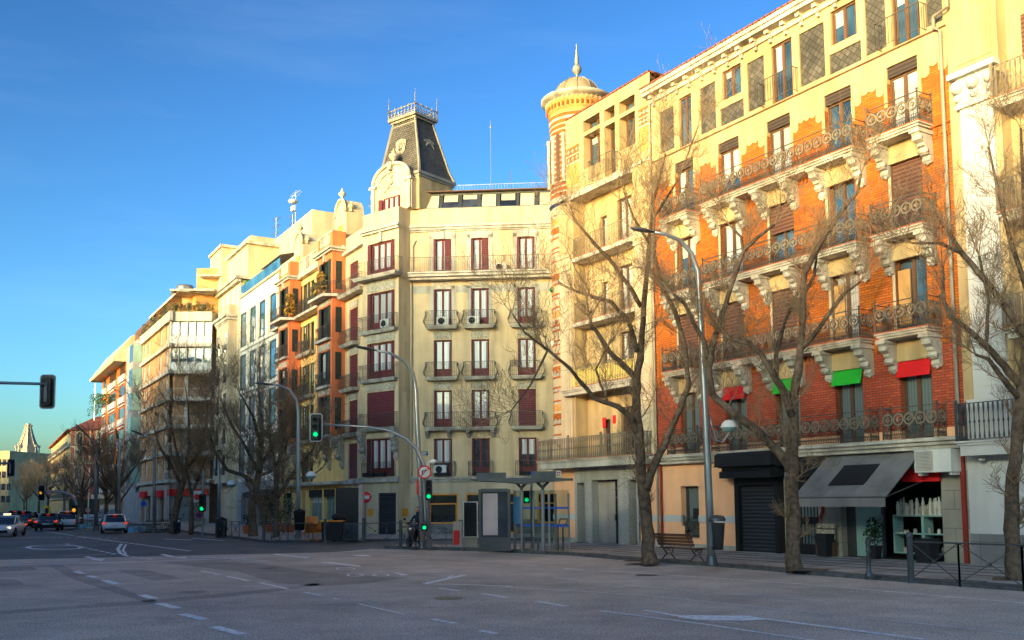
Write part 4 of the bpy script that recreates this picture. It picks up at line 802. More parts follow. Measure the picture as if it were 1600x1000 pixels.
# ================================================================ white stepped building
B6 = FT('white_building', 'tall white stepped apartment building with classical cornices', 'building', SL)
u0, u1 = -50.05, -35.5
MB().box(u0, u1, 0, 9, .1, 24.5).build('wall', M['cream_pale'], B6)
for a, c in ((-49.4, -45.4), (-41.5, -36.6)):
    b = MB(); b.box(a, c, -.9, 0, 4.2, 20.6); b.box(a+.2, c-.2, -.8, 0, 21.2, 22.2); b.build('bay', M['cream_pale'], B6)
    b = MB(); b.box(a-.3, c+.3, -1.3, 0, 20.9, 21.15); b.box(a-.15, c+.15, -1.1, 0, 20.6, 20.9); dentils(b, a, c, 20.35, .25, 1.05, .15, .5); b.build('bay_cornice', M['white_stone'], B6)
    for k in range(5):
        for x in (a+1.0, c-1.0): MB().wall(x-.55, x+.55, 5.+k*3.1, 7.0+k*3.1, y=-.915).build('window', M['glass'], B6); rail([(x-.6, -.92), (x-.6, -1.1), (x+.6, -1.1), (x+.6, -.92)], 5.+k*3.1, .7, 'bars', .2).build('railing', M['iron'], B6)
b = MB(); b.box(u0-.3, u1+.3, -.6, 9, 24.6, 24.9); b.box(u0-.15, u1+.15, -.4, 0, 24.3, 24.6); b.box(u0, u1, -.1, 0, 4.0, 4.4); b.build('cornice', M['white_stone'], B6)
for x in (-49, -47, -45.2, -42.8, -40.5, -38.2, -36.5): MB().wall(x-.4, x+.4, 22., 24.0, y=-.02).build('window', M['off_white'], B6)
for k in range(4): MB().wall(-44.2, -43, 5+k*3.9, 7.2+k*3.9, y=-.02).build('window', M['glass'], B6)
MB().box(-49.6, -36, .8, 9, 24.9, 28.4).box(-49.9, -44.5, .2, 9, 24.9, 30.0).build('upper_storey', M['cream_pale'], B6); MB().box(-50.1, -44.3, 0, 9, 30.0, 30.3).box(-44.3, -35.7, .5, 9, 28.4, 28.7).build('upper_cornice', M['white_stone'], B6)
MB().box(-40.5, -25.5, 4.0, 11, 22.6, 29.6).build('roof_block', M['cream_pale'], B6, 'plain cream roof block with a blank side wall'); MB().box(-45.5, -40.5, 2.2, 11, 28.7, 30.6).build('roof_block', M['cream_pale'], B6)
MB().wall(-38, -33.5, 24.5, 26.0, y=3.98).build('window', M['glass_sky'], B6)
MB().wall(-49, -45, .12, 3.6, y=-.03).build('doorway', M['grey_render'], B6)
for j, (x, y, z, h) in enumerate(((-38, 6, 29.6, 3.2), (-44, 6, 30.6, 3.4), (-33.8, 5, 29.6, 4.2))):
    t = T('roof_antenna', ['television antenna with three crossbars on the white building', 'taller television antenna at the left end of the white roof', 'satellite dish mast on the cream roof block'][j], 'antenna', SL.w(x, y, z), SL.a, 'antennas on the white building roof')
    b = MB(); b.tube([(0, 0, 0), (0, 0, h)], .04, 5); b.build('mast', M['grey_metal'], t); b = MB()
    for k in range(3 if j < 2 else 1):
        zz = h-.2-k*.8; b.tube([(-1.2+k*.3, 0, zz), (1.2-k*.3, 0, zz)], .025, 4)
        for q in range(7): b.tube([(-1+q*.33, -.35, zz), (-1+q*.33, .35, zz)], .015, 3)
    if j == 2: b.ball((0, -.25, h-1), .5, 8, .5); b.box(-.3, .3, -.4, -.1, h-2, h-1.5)
    b.build('crossbar', M['grey_metal' if j < 2 else 'off_white'], t)
# ================================================================ brick and glass terrace building
F7 = Fac(-35.8, 100, 0); S7 = Fac(SL.w(0, -4.9).x, SL.w(0, -4.9).y, -59.8)
B7 = FT('terrace_building', 'tan brick apartment building with glazed corner balconies and planted roof terraces', 'building', F7)
ua, ub = S7.uz(222, 600)[0], S7.uz(268, 600)[0]
sl7 = [4.5, 7.35, 10.2, 13.1, 15.95, 18.8, 21.5]
sub(B7, F7, S7)
wc = [(ua+.8, ua+2.2), (ua+3.6, ua+4.8), (ub-7.2, ub-6.0), (ub-3.6, ub-2.2)]
h7 = [(a, c, z+.9, z+2.5) for a, c in wc for z in sl7[:-1]]
MB().wall(ua, ub-1.2, 4.3, 21.5, h7, t=.2).build('brick_wall', M['brick_tan'], B7)
for h in h7: window(B7, *h, y=.1, fr='off_white', pane='glass_sky', n=2); MB().wall(h[0], h[1], h[2]-.8, h[2], y=-.01).build('window_apron', M['concrete'], B7)
for z in sl7: MB().box(ua, ub+.05, -.35, 0, z-.15, z+.2 if z < 21 else 22.35).build('floor_band', M['white_stone'], B7)
MB().wall(ua, ub, .12, 4.35, [(ua+1+k*4, ua+3.5+k*4, .12, 3.1) for k in range(4)]).build('ground_floor_wall', M['concrete'], B7)
MB().box(ua, ub-.5, .4, 3, .1, 21.4).box(ua, ub-1., 3, 12, .1, 21.4).build('building_core', M['brick_tan'], B7)
for k, x in enumerate((ua+2, ua+12)): MB().prism([(-.05, 3.6), (-.3, 3.6), (-.35, 2.9), (-.05, 2.9)], 'x', x, x+3.5).build('red_sign', M['fabric_red'], B7)
rail([(ua, -.25), (ub-.1, -.25)], 22.3, .9, 'bars', .2).build('terrace_railing', M['iron'], B7)
MB().box(ua, ub-1, 2.5, 9, 21.4, 24.6).build('penthouse', M['brick_ochre'], B7); MB().box(ua, ub-.4, .6, 9.5, 24.6, 24.85).build('penthouse_roof', M['white_stone'], B7)
b = MB(); b.smooth = True; b.lathe(ua+9, 3, [(1.0, 24.8), (1.0, 27.0), (.9, 27.2), (.01, 27.3)], 14); b.lathe(ua+3, 3, [(.5, 24.8), (.5, 27.5), (.01, 27.5)], 12); b.build('water_tank', M['grey_metal'], B7)
sub(B7, F7, F7); FL = 4.3
MB().box(0, FL, 2.6, 12, .1, 21.4).build('loggia_wall', M['brick_tan'], B7)
MB().wall(-.05, FL, .12, 4.35, [(.6, 3.6, .3, 3)], t=.2).build('ground_floor_wall', M['concrete'], B7); MB().wall(.6, 3.6, .3, 3, y=.15).build('shop_window', M['glass_teal'], B7); MB().box(.0, 4.2, -.2, -.02, 3.0, 3.7).build('red_sign', M['fabric_red'], B7)
for k, z in enumerate(sl7):
    MB().box(-.3, FL, -.3, 3, z-.2, z+.15 if z < 21 else 22.3).build('floor_slab', M['white_stone'], B7)
    if z > 21: continue
    if k >= 4:
        w = window(B7, -.1, FL, z+1.0, z+2.55, .05, 'off_white', 'glass_sky' if k == 4 else 'glass_blind', 5, fw=.08); b = MB(); b.box(-.15, FL, -.05, .1, z+.15, z+.95)
        for q in range(6): b.box(-.1+q*.86, .0+q*.86, -.09, .1, z+.15, z+2.6)
        b.build('glazing_panel', M['off_white'], B7)
    else:
        b = rail([(-.2, 1.5), (-.2, -.2), (FL, -.2)], z+.15, .95, 'bars', .22); b.build('railing', M['off_white'], B7); window(B7, .3, 4.0, z+.2, z+2.4, 2.45, 'off_white', 'glass', 3); MB().box(1.4, 1.75, .3, .6, z+.1, z+2.7).build('pillar', M['concrete'], B7)
rail([(-.2, -.2), (FL, -.2)], 22.3, .95, 'bars', .2).build('terrace_railing', M['iron'], B7)
MB().box(1.2, FL, 4, 10, 24.8, 28.0).box(.0, FL, 3, 10, 22.3, 24.8).build('penthouse', M['brick_tan'], B7); MB().box(-.4, FL, .4, 4, 24.7, 24.9).box(1.9, FL, 2.6, 4, 26.8, 27.).build('penthouse_awning', M['white_stone'], B7)
sub()
# ================================================================ grey glazed building
B8 = FT('glazed_building', 'narrow grey apartment building with blue glazed bay windows', 'building', S7)
u8, u9 = S7.uz(197, 600)[0], ua; cs = [(u9-2.6, u9-.2), (u9-6.6, u9-4.0), (u9-10, u9-8.6)]; hh = [(a, c, 4.7+k*2.95, 7.0+k*2.95) for a, c in cs[1:] for k in range(6)]
MB().wall(u8, u9, .1, 22.7, hh, t=.2).build('wall', M['grey_render'], B8)
for h in hh: window(B8, *h, y=.1, fr='off_white', pane='glass_sky', n=3, tr=.8)
b = MB().box(cs[0][0], cs[0][1], -1.1, 0, 4.2, 21.6).build('glazed_bay', M['grey_render'], B8)
for k in range(6): MB().box(cs[0][0]+.05, cs[0][1]-.05, -1.13, -.1, 4.6+k*2.95, 6.7+k*2.95).build('window', M['glass_sky'], B8); MB().box(cs[0][1]-.02, cs[0][1]+.03, -1.0, -.1, 4.6+k*2.95, 6.7+k*2.95).build('side_window', M['glass_green'], B8)
core(B8, u8, u9, 22.6, .3, 11, 'grey_render'); MB().box(u8, u9, 1, 8, 22.7, 25).build('penthouse', M['wood_brown'], B8)
# ================================================================ far orange building with white balconies
B9 = FT('white_cap_building', 'orange brick apartment block with white balconies under a big white sloping cap', 'building', S7)
ue, uf = S7.uz(160, 600)[0], u8; B9L = uf-ue
MB().box(ue, uf, 0, 12, .1, 21.2).build('wall', M['brick_orange'], B9)
for j, (x0, x1) in enumerate(((.06, .2), (.32, .62), (.74, .97))):
    a, c = ue+B9L*x0, ue+B9L*x1
    for k in range(6):
        z = 3.9+k*2.95
        MB().box(a, c, -.22, 0, z, z+.85).box(a+.2, c-.2, -.15, 0, z-.4, z-.2).build('balcony', M['white_paint'], B9); MB().wall(a+.3, c-.2, z+1, z+2.3, y=-.03).build('window', M['glass'], B9); MB().box(a+.5, a+1.2, -.06, -.03, z+1, z+2.3).build('shutter', M['wood_brown'], B9)
b = MB(); b.prism([(0, 21.0), (-1.6, 21.0), (-1.7, 21.3), (.6, 24.6), (12, 24.8), (12, 21)], 'x', ue-1.6, uf); b.build('cap_roof', M['cream_pale'], B9)
MB().box(ue, uf, -1.2, 0, 3.0, 3.6).build('shop_canopy', M['cream_pale'], B9); MB().wall(ue+1, uf-1, .12, 3, y=-.02).build('shop_window', M['glass_teal'], B9)
# ================================================================ distant red brick corner block
FX = Fac(-92.1, 200, -8); FY = Fac(-92.1, 200, -61.5)
B10 = FT('red_corner_building', 'dark red brick corner building with cream window surrounds and tiled hipped roof', 'building', FX)
zr = [3.6, 7.2, 10.9, 14.4]
sub(B10, FX, FX)
h10 = [(x-.7, x+.7, z+.1, z+2.6) for x in (1.9, 6.6) for z in zr]
MB().wall(0, 8, 0, 17.6, h10, t=.2).build('brick_wall', M['brick_red'], B10)
b = MB()
for h in h10: b.box(h[0]-.35, h[0], -.06, 0, h[2], h[3]+.4); b.box(h[1], h[1]+.35, -.06, 0, h[2], h[3]+.4); b.box(h[0]-.35, h[1]+.35, -.08, 0, h[3], h[3]+.5)
for z in (7.05, 10.75, 14.2): b.box(0, 8, -.08, 0, z-.2, z+.1)
b.box(4.2, 4.5, -.05, 0, 0, 17.5); b.build('window_surround', M['cream_pale'], B10)
for h in h10: window(B10, *h, y=.1, fr='off_white', pane='glass', n=2, fw=.1); rail([(h[0]-.2, 0), (h[0]-.2, -.4), (h[1]+.2, -.4), (h[1]+.2, 0)], h[2], .9, 'bars', .25).build('railing', M['iron'], B10)
sub(B10, FX, FY); LL = 75
MB().box(-LL, 0, 0, 10, 0, 17.6).build('street_wall', M['cream'], B10)
for k in range(21):
    x = -2-k*3.5
    for z in zr: MB().wall(x-.55, x+.55, z+.1, z+2.5, y=-.03).build('window', M['glass_dark'], B10)
for z in zr:
    b = MB(); b.box(-LL, 0, -.7, 0, z-.2, z); b.build('balcony_slab', M['white_stone'], B10); MB().box(-LL+.5, -.3, -.68, -.62, z+.05, z+.95).build('railing', M['iron'], B10)
MB().box(-LL, 0, -.8, 10, 17.6, 17.9).build('eaves', M['roof_tile'], B10)
sub(B10, FX, FX)
c = [FX.w(8, 0), FX.w(0, 0), FY.w(-LL, 0), FY.w(-LL, 10), FX.w(8, 14)]
L_ = lambda p, z: ((p.x-FX.o[0])*FX.d[0]+(p.y-FX.o[1])*FX.d[1], (p.x-FX.o[0])*FX.n[0]+(p.y-FX.o[1])*FX.n[1], z)
r1, r2 = L_(FY.w(-LL, 5), 19), L_(FX.w(8, 8), 22.)
b = MB(); b.face([L_(FX.w(8.4, -.8), 17.6), L_(FX.w(-.6, -.8), 17.6), L_(FY.w(-5, 5), 21), r2]); b.face([L_(FX.w(-.6, -.8), 17.6), L_(FY.w(-LL, -.8), 17.6), r1, L_(FY.w(-5, 5), 21)]); b.face([L_(c[3], 17.6), r1, L_(FY.w(-5, 5), 21), r2, L_(c[4], 17.6)]); b.face([L_(FX.w(8.4, -.8), 17.6), r2, L_(c[4], 17.6)]); b.build('hipped_roof', M['roof_tile'], B10)
MB().box(0, 8, .3, 10, 0, 17.6).build('building_core', M['brick_red'], B10); MB().wall(0, 8, 0, 3.2, y=-.04).build('shop_front', M['glass_dark'], B10); b = MB(); b.tube([(2, 5, 20), (2, 5, 28)], .08, 4); b.build('mast', M['grey_metal'], B10)
sub()
# ================================================================ distant ornate tower building
o_ = at(47, 720, 330); FZ = Fac(o_.x-5, 330, -20)
B11 = FT('ornate_tower_building', 'distant grey stone building crowned by an ornate slate spire', 'building', FZ)
B11.scale = (.53, .53, .53)
MB().box(-1, 10, 0, 12, 0, 33).box(-30, 0, 4, 20, 0, 36).build('wall', M['white_stone'], B11)
b = MB(); h = [(12, 6.5), (13, 6.9), (13.5, 6.2)]; b.lathe(4.5, 5, [(6.2, 33), (6.6, 36), (6.2, 39), (5.6, 41), (4.2, 46), (2.6, 51), (1.9, 54), (2.2, 55), (1.6, 57), (.1, 57)], 8); b.build('spire', M['zinc'], B11)
b = MB()
for k in range(8):
    a = 2*pi*k/8; b.tube([(4.5+r*cos(a), 5+r*sin(a), z) for r, z in ((6.8, 33), (6.8, 41), (5.7, 43), (4.3, 46), (2.7, 51), (2, 54))], .35, 4); b.ball((4.5+6.8*cos(a), 5+6.8*sin(a), 42), .9, 6); b.ball((4.5+2.2*cos(a), 5+2.2*sin(a), 55.5), .5, 5)
b.build('spire_ornament', M['concrete'], B11)
for k in range(3):
    for z in (14, 20, 26, 34): MB().wall(.8+k*2.9, 2.6+k*2.9, z, z+3.6, y=-.06 if z < 33 else -1.3).build('window', M['glass'], B11)
for k in range(9):
    for q in range(7): MB().wall(-28.5+k*3.2, -26.8+k*3.2, 4+q*4.5, 7+q*4.5, y=3.9).build('window', M['glass'], B11)
MB().box(-30.5, 0, 3, 20, 36, 37).box(-30.2, 0, 3.4, 4, 22.8, 23.4).build('cornice', M['concrete'], B11)
for j, (px, Y, w, h, m_) in enumerate(((-8, 300, 9, 19, 'cream'), (9, 420, 7, 15, 'orange_stucco'), (18, 520, 12, 13, 'concrete'))):
    p = at(px, 790, Y); t = T('distant_building', ['distant cream building at the left edge of the photo', 'distant terracotta building low between the far trees', 'farthest pale building closing the avenue'][j], 'building', (p.x, Y, 0), radians(-10))
    MB().box(-w/2, w/2, 0, 20, 0, h).build('wall', M[m_], t)
    for k in range(5):
        for q in range(int((h-4)/3.8)+1): MB().wall(-w/2+1.2+k*w/5, -w/2+2.6+k*w/5, 3+q*3.8, 5+q*3.8, y=-.05).build('window', M['glass'], t)
# ================================================================ ground
MB().face([(-1500, -300, 0), (1500, -300, 0), (1500, 3000, 0), (-1500, 3000, 0)]).build('road', M['asphalt'], kind='structure')
def sheet(name, m, P, z): return MB().face([(p[0], p[1], z) for p in P]).build(name, M[m], kind='structure')
g = lambda x, y: G(x, y)
near = [(-60, -20), (30, -20), (30, 18), (11.9, 22.4), (8.9, 27), (7.0, 30.7), (4.5, 34.4), (2.2, 38.6), (-1, 42), (-3.6, 43.6), (-5.5, 44.6), tuple(g(580, 858))[:2], tuple(g(520, 863))[:2], tuple(g(300, 868))[:2], tuple(g(0, 875))[:2], (-40, 42)]
sheet('road_near', 'asphalt_worn', near, .004)
for k, P in enumerate(([(180, 891), (225, 890), (287, 905), (240, 908)], [(255, 880), (330, 878), (405, 880), (500, 895), (640, 903), (600, 909), (500, 917), (430, 911), (370, 893)], [(0, 955), (0, 960), (250, 943), (430, 925), (510, 913), (490, 912), (420, 921), (240, 938)], [(75, 884), (95, 883), (150, 905), (245, 940), (225, 941), (120, 908)], [(0, 905), (25, 906), (40, 914), (0, 916)], [(0, 886), (50, 886), (60, 891), (0, 893)])):
    sheet('road_patch', 'asphalt_patch', [tuple(g(*p))[:2] for p in P], .008)
def walk(name, P, z=.12, m='paving'):
    b = MB(); n = len(P); b.face([(p[0], p[1], z) for p in P]); return b.build(name, M[m], kind='structure')
def kerbline(P, name='kerb'):
    b = MB(); random.seed(5)
    for p, q in zip(P, P[1:]):
        p, q = Vector((*p, 0)), Vector((*q, 0)); L = (q-p).length; d = (q-p)/L; nn = Vector((-d.y, d.x, 0)); n = max(1, int(L/1.0))
        for k in range(n):
            a = p+d*(L*k/n+.01); c = p+d*(L*(k+1)/n-.01); h = .135+random.uniform(-.015, .015); o = random.uniform(-.03, .03)
            v = [a+nn*(.3), c+nn*.3, c+nn*o, a+nn*o]
            b.faces([tuple(x) for x in v]+[(x.x+(nn.x*.03 if i > 1 else 0), x.y+(nn.y*.03 if i > 1 else 0), h) for i, x in enumerate(v)], [(0, 3, 2, 1), (4, 5, 6, 7), (3, 7, 6, 2), (2, 6, 5, 1), (0, 4, 7, 3), (0, 1, 5, 4)])
    return b.build(name, M['kerb'], kind='structure')
KR = [(22, 5), (11.8, 22.4), (8.9, 27), (7.0, 30.7), (4.5, 34.4), (2.2, 38.4), (-.4, 41.2), (-3.0, 43.2), (-4.9, 44.4), (-6.0, 45.4), (-6.2, 46.2), (-5.2, 47.0), (3, 47.2), (8, 50), (16, 58)]
walk('pavement', KR+[(40, 58), (40, 5)]); kerbline(KR[::-1])
c1 = [tuple(SL.w(u, v))[:2] for u, v in ((-320, -9), (-75, -8.5), (-45, -7.5), (-26, -8.5))]
KL = c1+[tuple(G(428, 848))[:2], tuple(G(480, 847))[:2], tuple(G(560, 846.5))[:2], (-6, 53.9), (20, 52)]
walk('pavement', KL+[(20, 75), (-10, 80)]+[tuple(SL.w(-320, 8))[:2]]); kerbline(KL[::-1])
b = MB()
for x, y in ((1000, 876), (1262, 890), (1585, 905)):
    p = G(x, y, .124); b.face([(p.x+a, p.y+c, .124) for a, c in ((-.7, -.3), (.3, -.7), (.8, .3), (-.2, .7))])
b.build('tree_pit', M['bark'], kind='structure')
for v_ in (-.9, -1.9, -2.9, -3.9): sheet('paving_strip', 'paving_dark', [tuple(F1.w(u_, v_+o_))[:2] for u_, o_ in ((-3, 0), (-3, -.22), (30, -.22), (30, 0))], .125)
# markings
def line(pts, w=.12, z=.012, name='lane_marking', b=None):
    own = b is None; b = b or MB(); q = [Vector(G(*p)) for p in pts]
    for a, c in zip(q, q[1:]):
        d = (c-a).normalized(); nn = Vector((-d.y, d.x, 0))*w/2
        b.face([(*(a+nn).xy, z), (*(c+nn).xy, z), (*(c-nn).xy, z), (*(a-nn).xy, z)])
    return b
b = MB()
line([(-20, 884.3), (200, 878.5), (385, 872.5)], .28, b=b)
for s_ in (((0, 0), (0, 0)),): pass
for p in [((118, 893), (130, 897)), ((138, 900), (150, 903)), ((163, 907), (182, 913)), ((221, 930), (240, 936)), ((248, 943), (276, 951)), ((284, 960), (321, 969)), ((334, 980), (378, 992))]: line(p, .22, b=b)
for p in [((313, 892.5), (343, 898)), ((355, 901), (389, 908)), ((406, 911), (450, 921)), ((475, 926), (502, 931)), ((675, 968), (712, 975)), ((750, 986), (776, 991)), ((685, 919.5), (718, 924)), ((754, 928), (794, 934.5)), ((838, 940), (885, 948)), ((880, 888.3), (912, 891.5)), ((797, 881), (840, 884))]: line(p, .13, b=b)
for p in [((560, 944), (632, 961)), ((865, 903), (942, 911)), ((978, 915), (1080, 923)), ((1118, 927), (1285, 939)), ((520, 935), (530, 937))]: line(p, .07, b=b)
line([(940, 892), (1250, 913), (1640, 946.5)], .1, b=b); line([(790, 917.5), (1000, 930), (1640, 996)], .06, b=b); line([(937, 955), (1100, 976), (1300, 1006)], .1, b=b)
line([(100, 869), (165, 866)], .1, b=b)
# arrows and symbols
def poly(P, z=.013): b.face([(*G(*p).xy, z) for p in P])
poly([(130, 870.5), (137, 869.6), (155, 873.5), (150, 874.6)]); poly([(140, 874.5), (165, 872.8), (158, 877)])
poly([(249, 866.5), (256, 866), (275, 870), (268, 871)]); poly([(268, 872.5), (292, 870), (291, 872.8)])
poly([(425, 866.6), (431, 865.8), (485, 872), (480, 872.6)]); poly([(497, 879), (515, 878.5), (566, 885), (560, 886)]); poly([(551, 868), (570, 867.5), (582, 869.5), (560, 869.5)]); poly([(613, 894.5), (619, 895), (640, 899.5), (628, 900)])
line([(664, 912.5), (726, 899)], .22, b=b); line([(664, 913), (727, 914), (800, 917)], .13, b=b); line([(700, 903), (708, 899.5)], .1, b=b)
poly([(1003, 954), (1012, 954), (1060, 962), (1170, 963), (1202, 969), (1160, 971), (1090, 970), (1050, 963)]); line([(1190, 967), (1445, 1000)], .16, b=b); line([(1060, 966), (1155, 975)], .06, b=b)
def oval(cx, cy, rx, ry, w): line([(cx+rx*cos(2*pi*i/20), cy+ry*sin(2*pi*i/20)) for i in range(21)], w, b=b)
oval(555, 899, 12, 2.2, .07); oval(595, 899, 12, 2.2, .07); line([(540, 896), (600, 893), (555, 899), (590, 900)], .07, b=b); oval(540, 889, 14, 2, .06)
oval(85, 855.5, 42, 3.8, .25); line([(33, 855), (120, 853)], .25, b=b); line([(55, 857.5), (125, 858)], .2, b=b)
for k in range(9): line([(103+k*9, 850+k*1.9), (108+k*9, 851+k*1.9)], .2, b=b)
line([(190, 850), (184, 858), (188, 865), (200, 869.5)], .16, b=b); line([(197, 851), (192, 860), (197, 866.5)], .1, b=b)
for k in range(3): line([(205+k*12, 870+k*1.6), (214+k*12, 871.2+k*1.6)], .14, b=b)
for k in range(22): line([(123+k*8, 838.5+k*1.05), (128+k*8, 839.2+k*1.05)], .25, b=b)
line([(50, 827), (115, 837)], .15, b=b)
for k in range(14): line([(20+k*12, 840+k*.1), (27+k*12, 840+k*.1)], .35, b=b)
line([(255, 842.5), (300, 844)], .35, b=b); line([(300, 841), (350, 845)], .2, b=b); line([(300, 870), (420, 877)], .14, b=b)
for k in range(6): line([(330+k*10, 871+k*1.2), (336+k*10, 871.7+k*1.2)], .12, b=b)
b.build('road_markings', M['paint_white'], kind='structure')
for k, (x, y, z) in enumerate(((1090, 862, .12), (700, 935, .006), (300, 925, .006), (1010, 899, .006), (420, 888, .006))):
    q = G(x, y, z); MB().lathe(q.x, q.y, [(.34, z+.008), (.3, z+.009), (.01, z+.009)], 18).build('manhole_cover', M['dark_metal'], kind='structure')
# ================================================================ trees
def twigtree(limbs, seed, twigs=1., tl=1., base_r=.3, dens=1.0, lv=3, droop=.0, n3=3, rmin=.005):
    """limbs: polylines [(Vector, radius)...]; returns trunk mesh builder and twig mesh builder"""
    rnd = random.Random(seed); tr = MB(); tr.smooth = True; tw = MB()
    for L in limbs:
        P = [Vector(p) for p, r in L]; R = [r for p, r in L]; Q = []; RR = []
        for i in range(len(P)-1):
            for k in range(3):
                t = k/3; j = Vector((rnd.uniform(-1, 1), rnd.uniform(-1, 1), rnd.uniform(-1, 1)))*R[i]*.16
                Q.append(P[i].lerp(P[i+1], t)+j); RR.append((R[i]+(R[i+1]-R[i])*t)*rnd.uniform(.93, 1.08))
        Q.append(P[-1]); RR.append(R[-1]); tr.tube(Q, RR, 9)
    def grow(p, d, L, r, lev):
        n = 5 if lev else 4; pts = [p]; q = p.copy(); dd = d.normalized(); rs = [r]
        bend = Vector((rnd.uniform(-1, 1), rnd.uniform(-1, 1), rnd.uniform(-.1, .9)))*.28
        for i in range(n):
            dd = (dd+bend*.5+Vector((rnd.uniform(-1, 1), rnd.uniform(-1, 1), rnd.uniform(-1, 1)))*.22+Vector((0, 0, .08-droop))).normalized()
            q = q+dd*L/n; pts.append(q); rs.append(max(rmin, r*(1-.75*(i+1)/n)))
            if lev > 0:
                m = 1 if rnd.random() < .85*dens else 2
                for _ in range(m+(1 if lev > 1 else 0)):
                    o = Vector((rnd.uniform(-1, 1), rnd.uniform(-1, 1), rnd.uniform(-.5, .8))); o = (o-dd*o.dot(dd)).normalized()
                    grow(q, (dd*.75+o*.8), L*rnd.uniform(.35, .68), rs[-1]*.62, lev-1)
        tw.tube(pts, rs, n3 if lev < 2 else 5, False)
    for L in limbs:
        P = [Vector(p) for p, r in L]; R = [r for p, r in L]
        for i in range(len(P)-1):
            if R[i] > base_r*.75: continue
            seg = (P[i+1]-P[i]); n = max(1, int(seg.length*2.8*twigs))
            for k in range(n):
                t = rnd.random(); p = P[i]+seg*t; dd = seg.normalized(); o = Vector((rnd.uniform(-1, 1), rnd.uniform(-1, 1), rnd.uniform(-.2, 1))); o = (o-dd*o.dot(dd)*.6).normalized()
                grow(p, o+dd*.4, tl*rnd.uniform(.6, 1.6), max(.011, R[i]*.17), lv-1)
        dd = (P[-1]-P[-2]).normalized()
        for k in range(3):
            o = Vector((rnd.uniform(-1, 1), rnd.uniform(-1, 1), rnd.uniform(0, 1)))
            grow(P[-1], dd+o*.6, tl*rnd.uniform(1.1, 1.9), max(.015, R[-1]*.5), lv-1)
    return tr, tw
def phototree(label, base, limbs, seed, gold=False, **kw):
    p0 = G(*base, .12); LL = []
    for L in limbs:
        LL.append([(at(x, y, p0.y+dy)-p0 if i or L is not limbs[0] else Vector((0, 0, -.1)), r*.8) for i, (x, y, r, dy) in enumerate(L)])
    t = T('street_tree', label, 'tree', p0, 0, 'bare street trees')
    tr, tw = twigtree(LL, seed, **kw); tr.build('trunk', M['bark'], t); tw.build('twigs', M['twig'], t)
    return t
phototree('bare tree in front of the grey stone doorway, beside the bench', (1015, 879), [
    [(1015, 879, .4, 0), (1013, 860, .29, 0), (1010, 800, .25, 0), (1003, 755, .24, 0), (998, 690, .2, 0), (995, 630, .18, 0), (995, 592, .17, .1), (1002, 545, .14, .2), (1006, 480, .12, .3), (1012, 410, .1, .4), (1015, 370, .085, .4), (1022, 310, .06, .3), (1040, 240, .04, 0)],
    [(1008, 765, .2, 0), (1020, 730, .16, -.1), (1036, 700, .14, -.2), (1062, 640, .12, -.4), (1076, 600, .11, -.5), (1070, 540, .1, -.5), (1056, 490, .09, -.6), (1036, 450, .08, -.6), (1022, 400, .07, -.5), (1022, 340, .05, -.4)],
    [(1002, 480, .1, .3), (985, 450, .09, .2), (958, 412, .08, 0), (930, 382, .07, -.3), (907, 355, .05, -.5)],
    [(996, 550, .11, .1), (982, 502, .1, .2), (955, 472, .09, .5), (923, 463, .08, .8)],
    [(993, 590, .13, .1), (975, 572, .12, 0), (952, 550, .1, -.2), (935, 522, .09, -.3), (923, 508, .08, -.4)],
    [(998, 678, .15, 0), (985, 652, .12, -.2), (965, 635, .11, -.4), (930, 623, .1, -.6), (910, 600, .09, -.8), (890, 575, .07, -1), (856, 547, .05, -1.3)],
    [(949, 627, .06, -.4), (938, 600, .05, -.4), (931, 577, .04, -.4), (946, 547, .03, -.4)], [(856, 547, .05, -1.3), (820, 520, .04, -1.6), (800, 490, .03, -1.7)], [(856, 547, .05, -1.3), (830, 600, .04, -1.7), (800, 640, .03, -1.9)],
    [(1014, 380, .07, .3), (990, 340, .05, 0), (975, 300, .03, -.2)], [(1022, 340, .06, .3), (1060, 280, .04, .5), (1090, 200, .03, .6)]], 11, twigs=.8, tl=1.15, dens=.9)
phototree('bare forked tree in front of the black roller shutter shopfront', (1240, 889), [
    [(1240, 889, .36, 0), (1240, 870, .28, 0), (1238, 800, .26, 0), (1236, 745, .25, 0), (1240, 690, .2, 0), (1240, 631, .17, 0), (1247, 580, .15, 0), (1252, 526, .13, 0), (1257, 428, .11, 0), (1280, 382, .09, 0), (1315, 330, .07, 0), (1340, 300, .06, 0), (1345, 272, .05, 0)],
    [(1235, 735, .2, 0), (1225, 715, .18, 0), (1196, 685, .16, .1), (1168, 662, .15, .2), (1135, 637, .14, .3), (1112, 615, .13, .3), (1107, 575, .13, .3), (1112, 540, .12, .3), (1128, 492, .1, .3), (1148, 430, .09, .3), (1161, 393, .08, .3), (1182, 372, .07, .3), (1210, 351, .05, .3)],
    [(1107, 560, .1, .3), (1100, 535, .09, .2), (1084, 505, .08, 0), (1070, 475, .07, 0), (1052, 460, .06, 0)], [(1161, 393, .06, .3), (1158, 370, .05, .4), (1140, 352, .04, .5)],
    [(1238, 650, .16, 0), (1224, 612, .14, -.2), (1206, 582, .12, -.3), (1190, 555, .1, -.3), (1170, 537, .1, -.3), (1140, 528, .08, -.3)],
    [(1213, 590, .1, -.2), (1212, 555, .09, .1), (1225, 505, .07, .3), (1245, 460, .06, .5), (1262, 420, .04, .6)],
    [(1252, 545, .11, 0), (1270, 525, .09, -.3), (1290, 498, .08, -.4), (1315, 463, .06, -.6), (1345, 440, .04, -.7)], [(1256, 460, .07, 0), (1272, 430, .06, .2), (1276, 400, .04, .3)]], 23, twigs=.6, tl=.95, dens=.75)
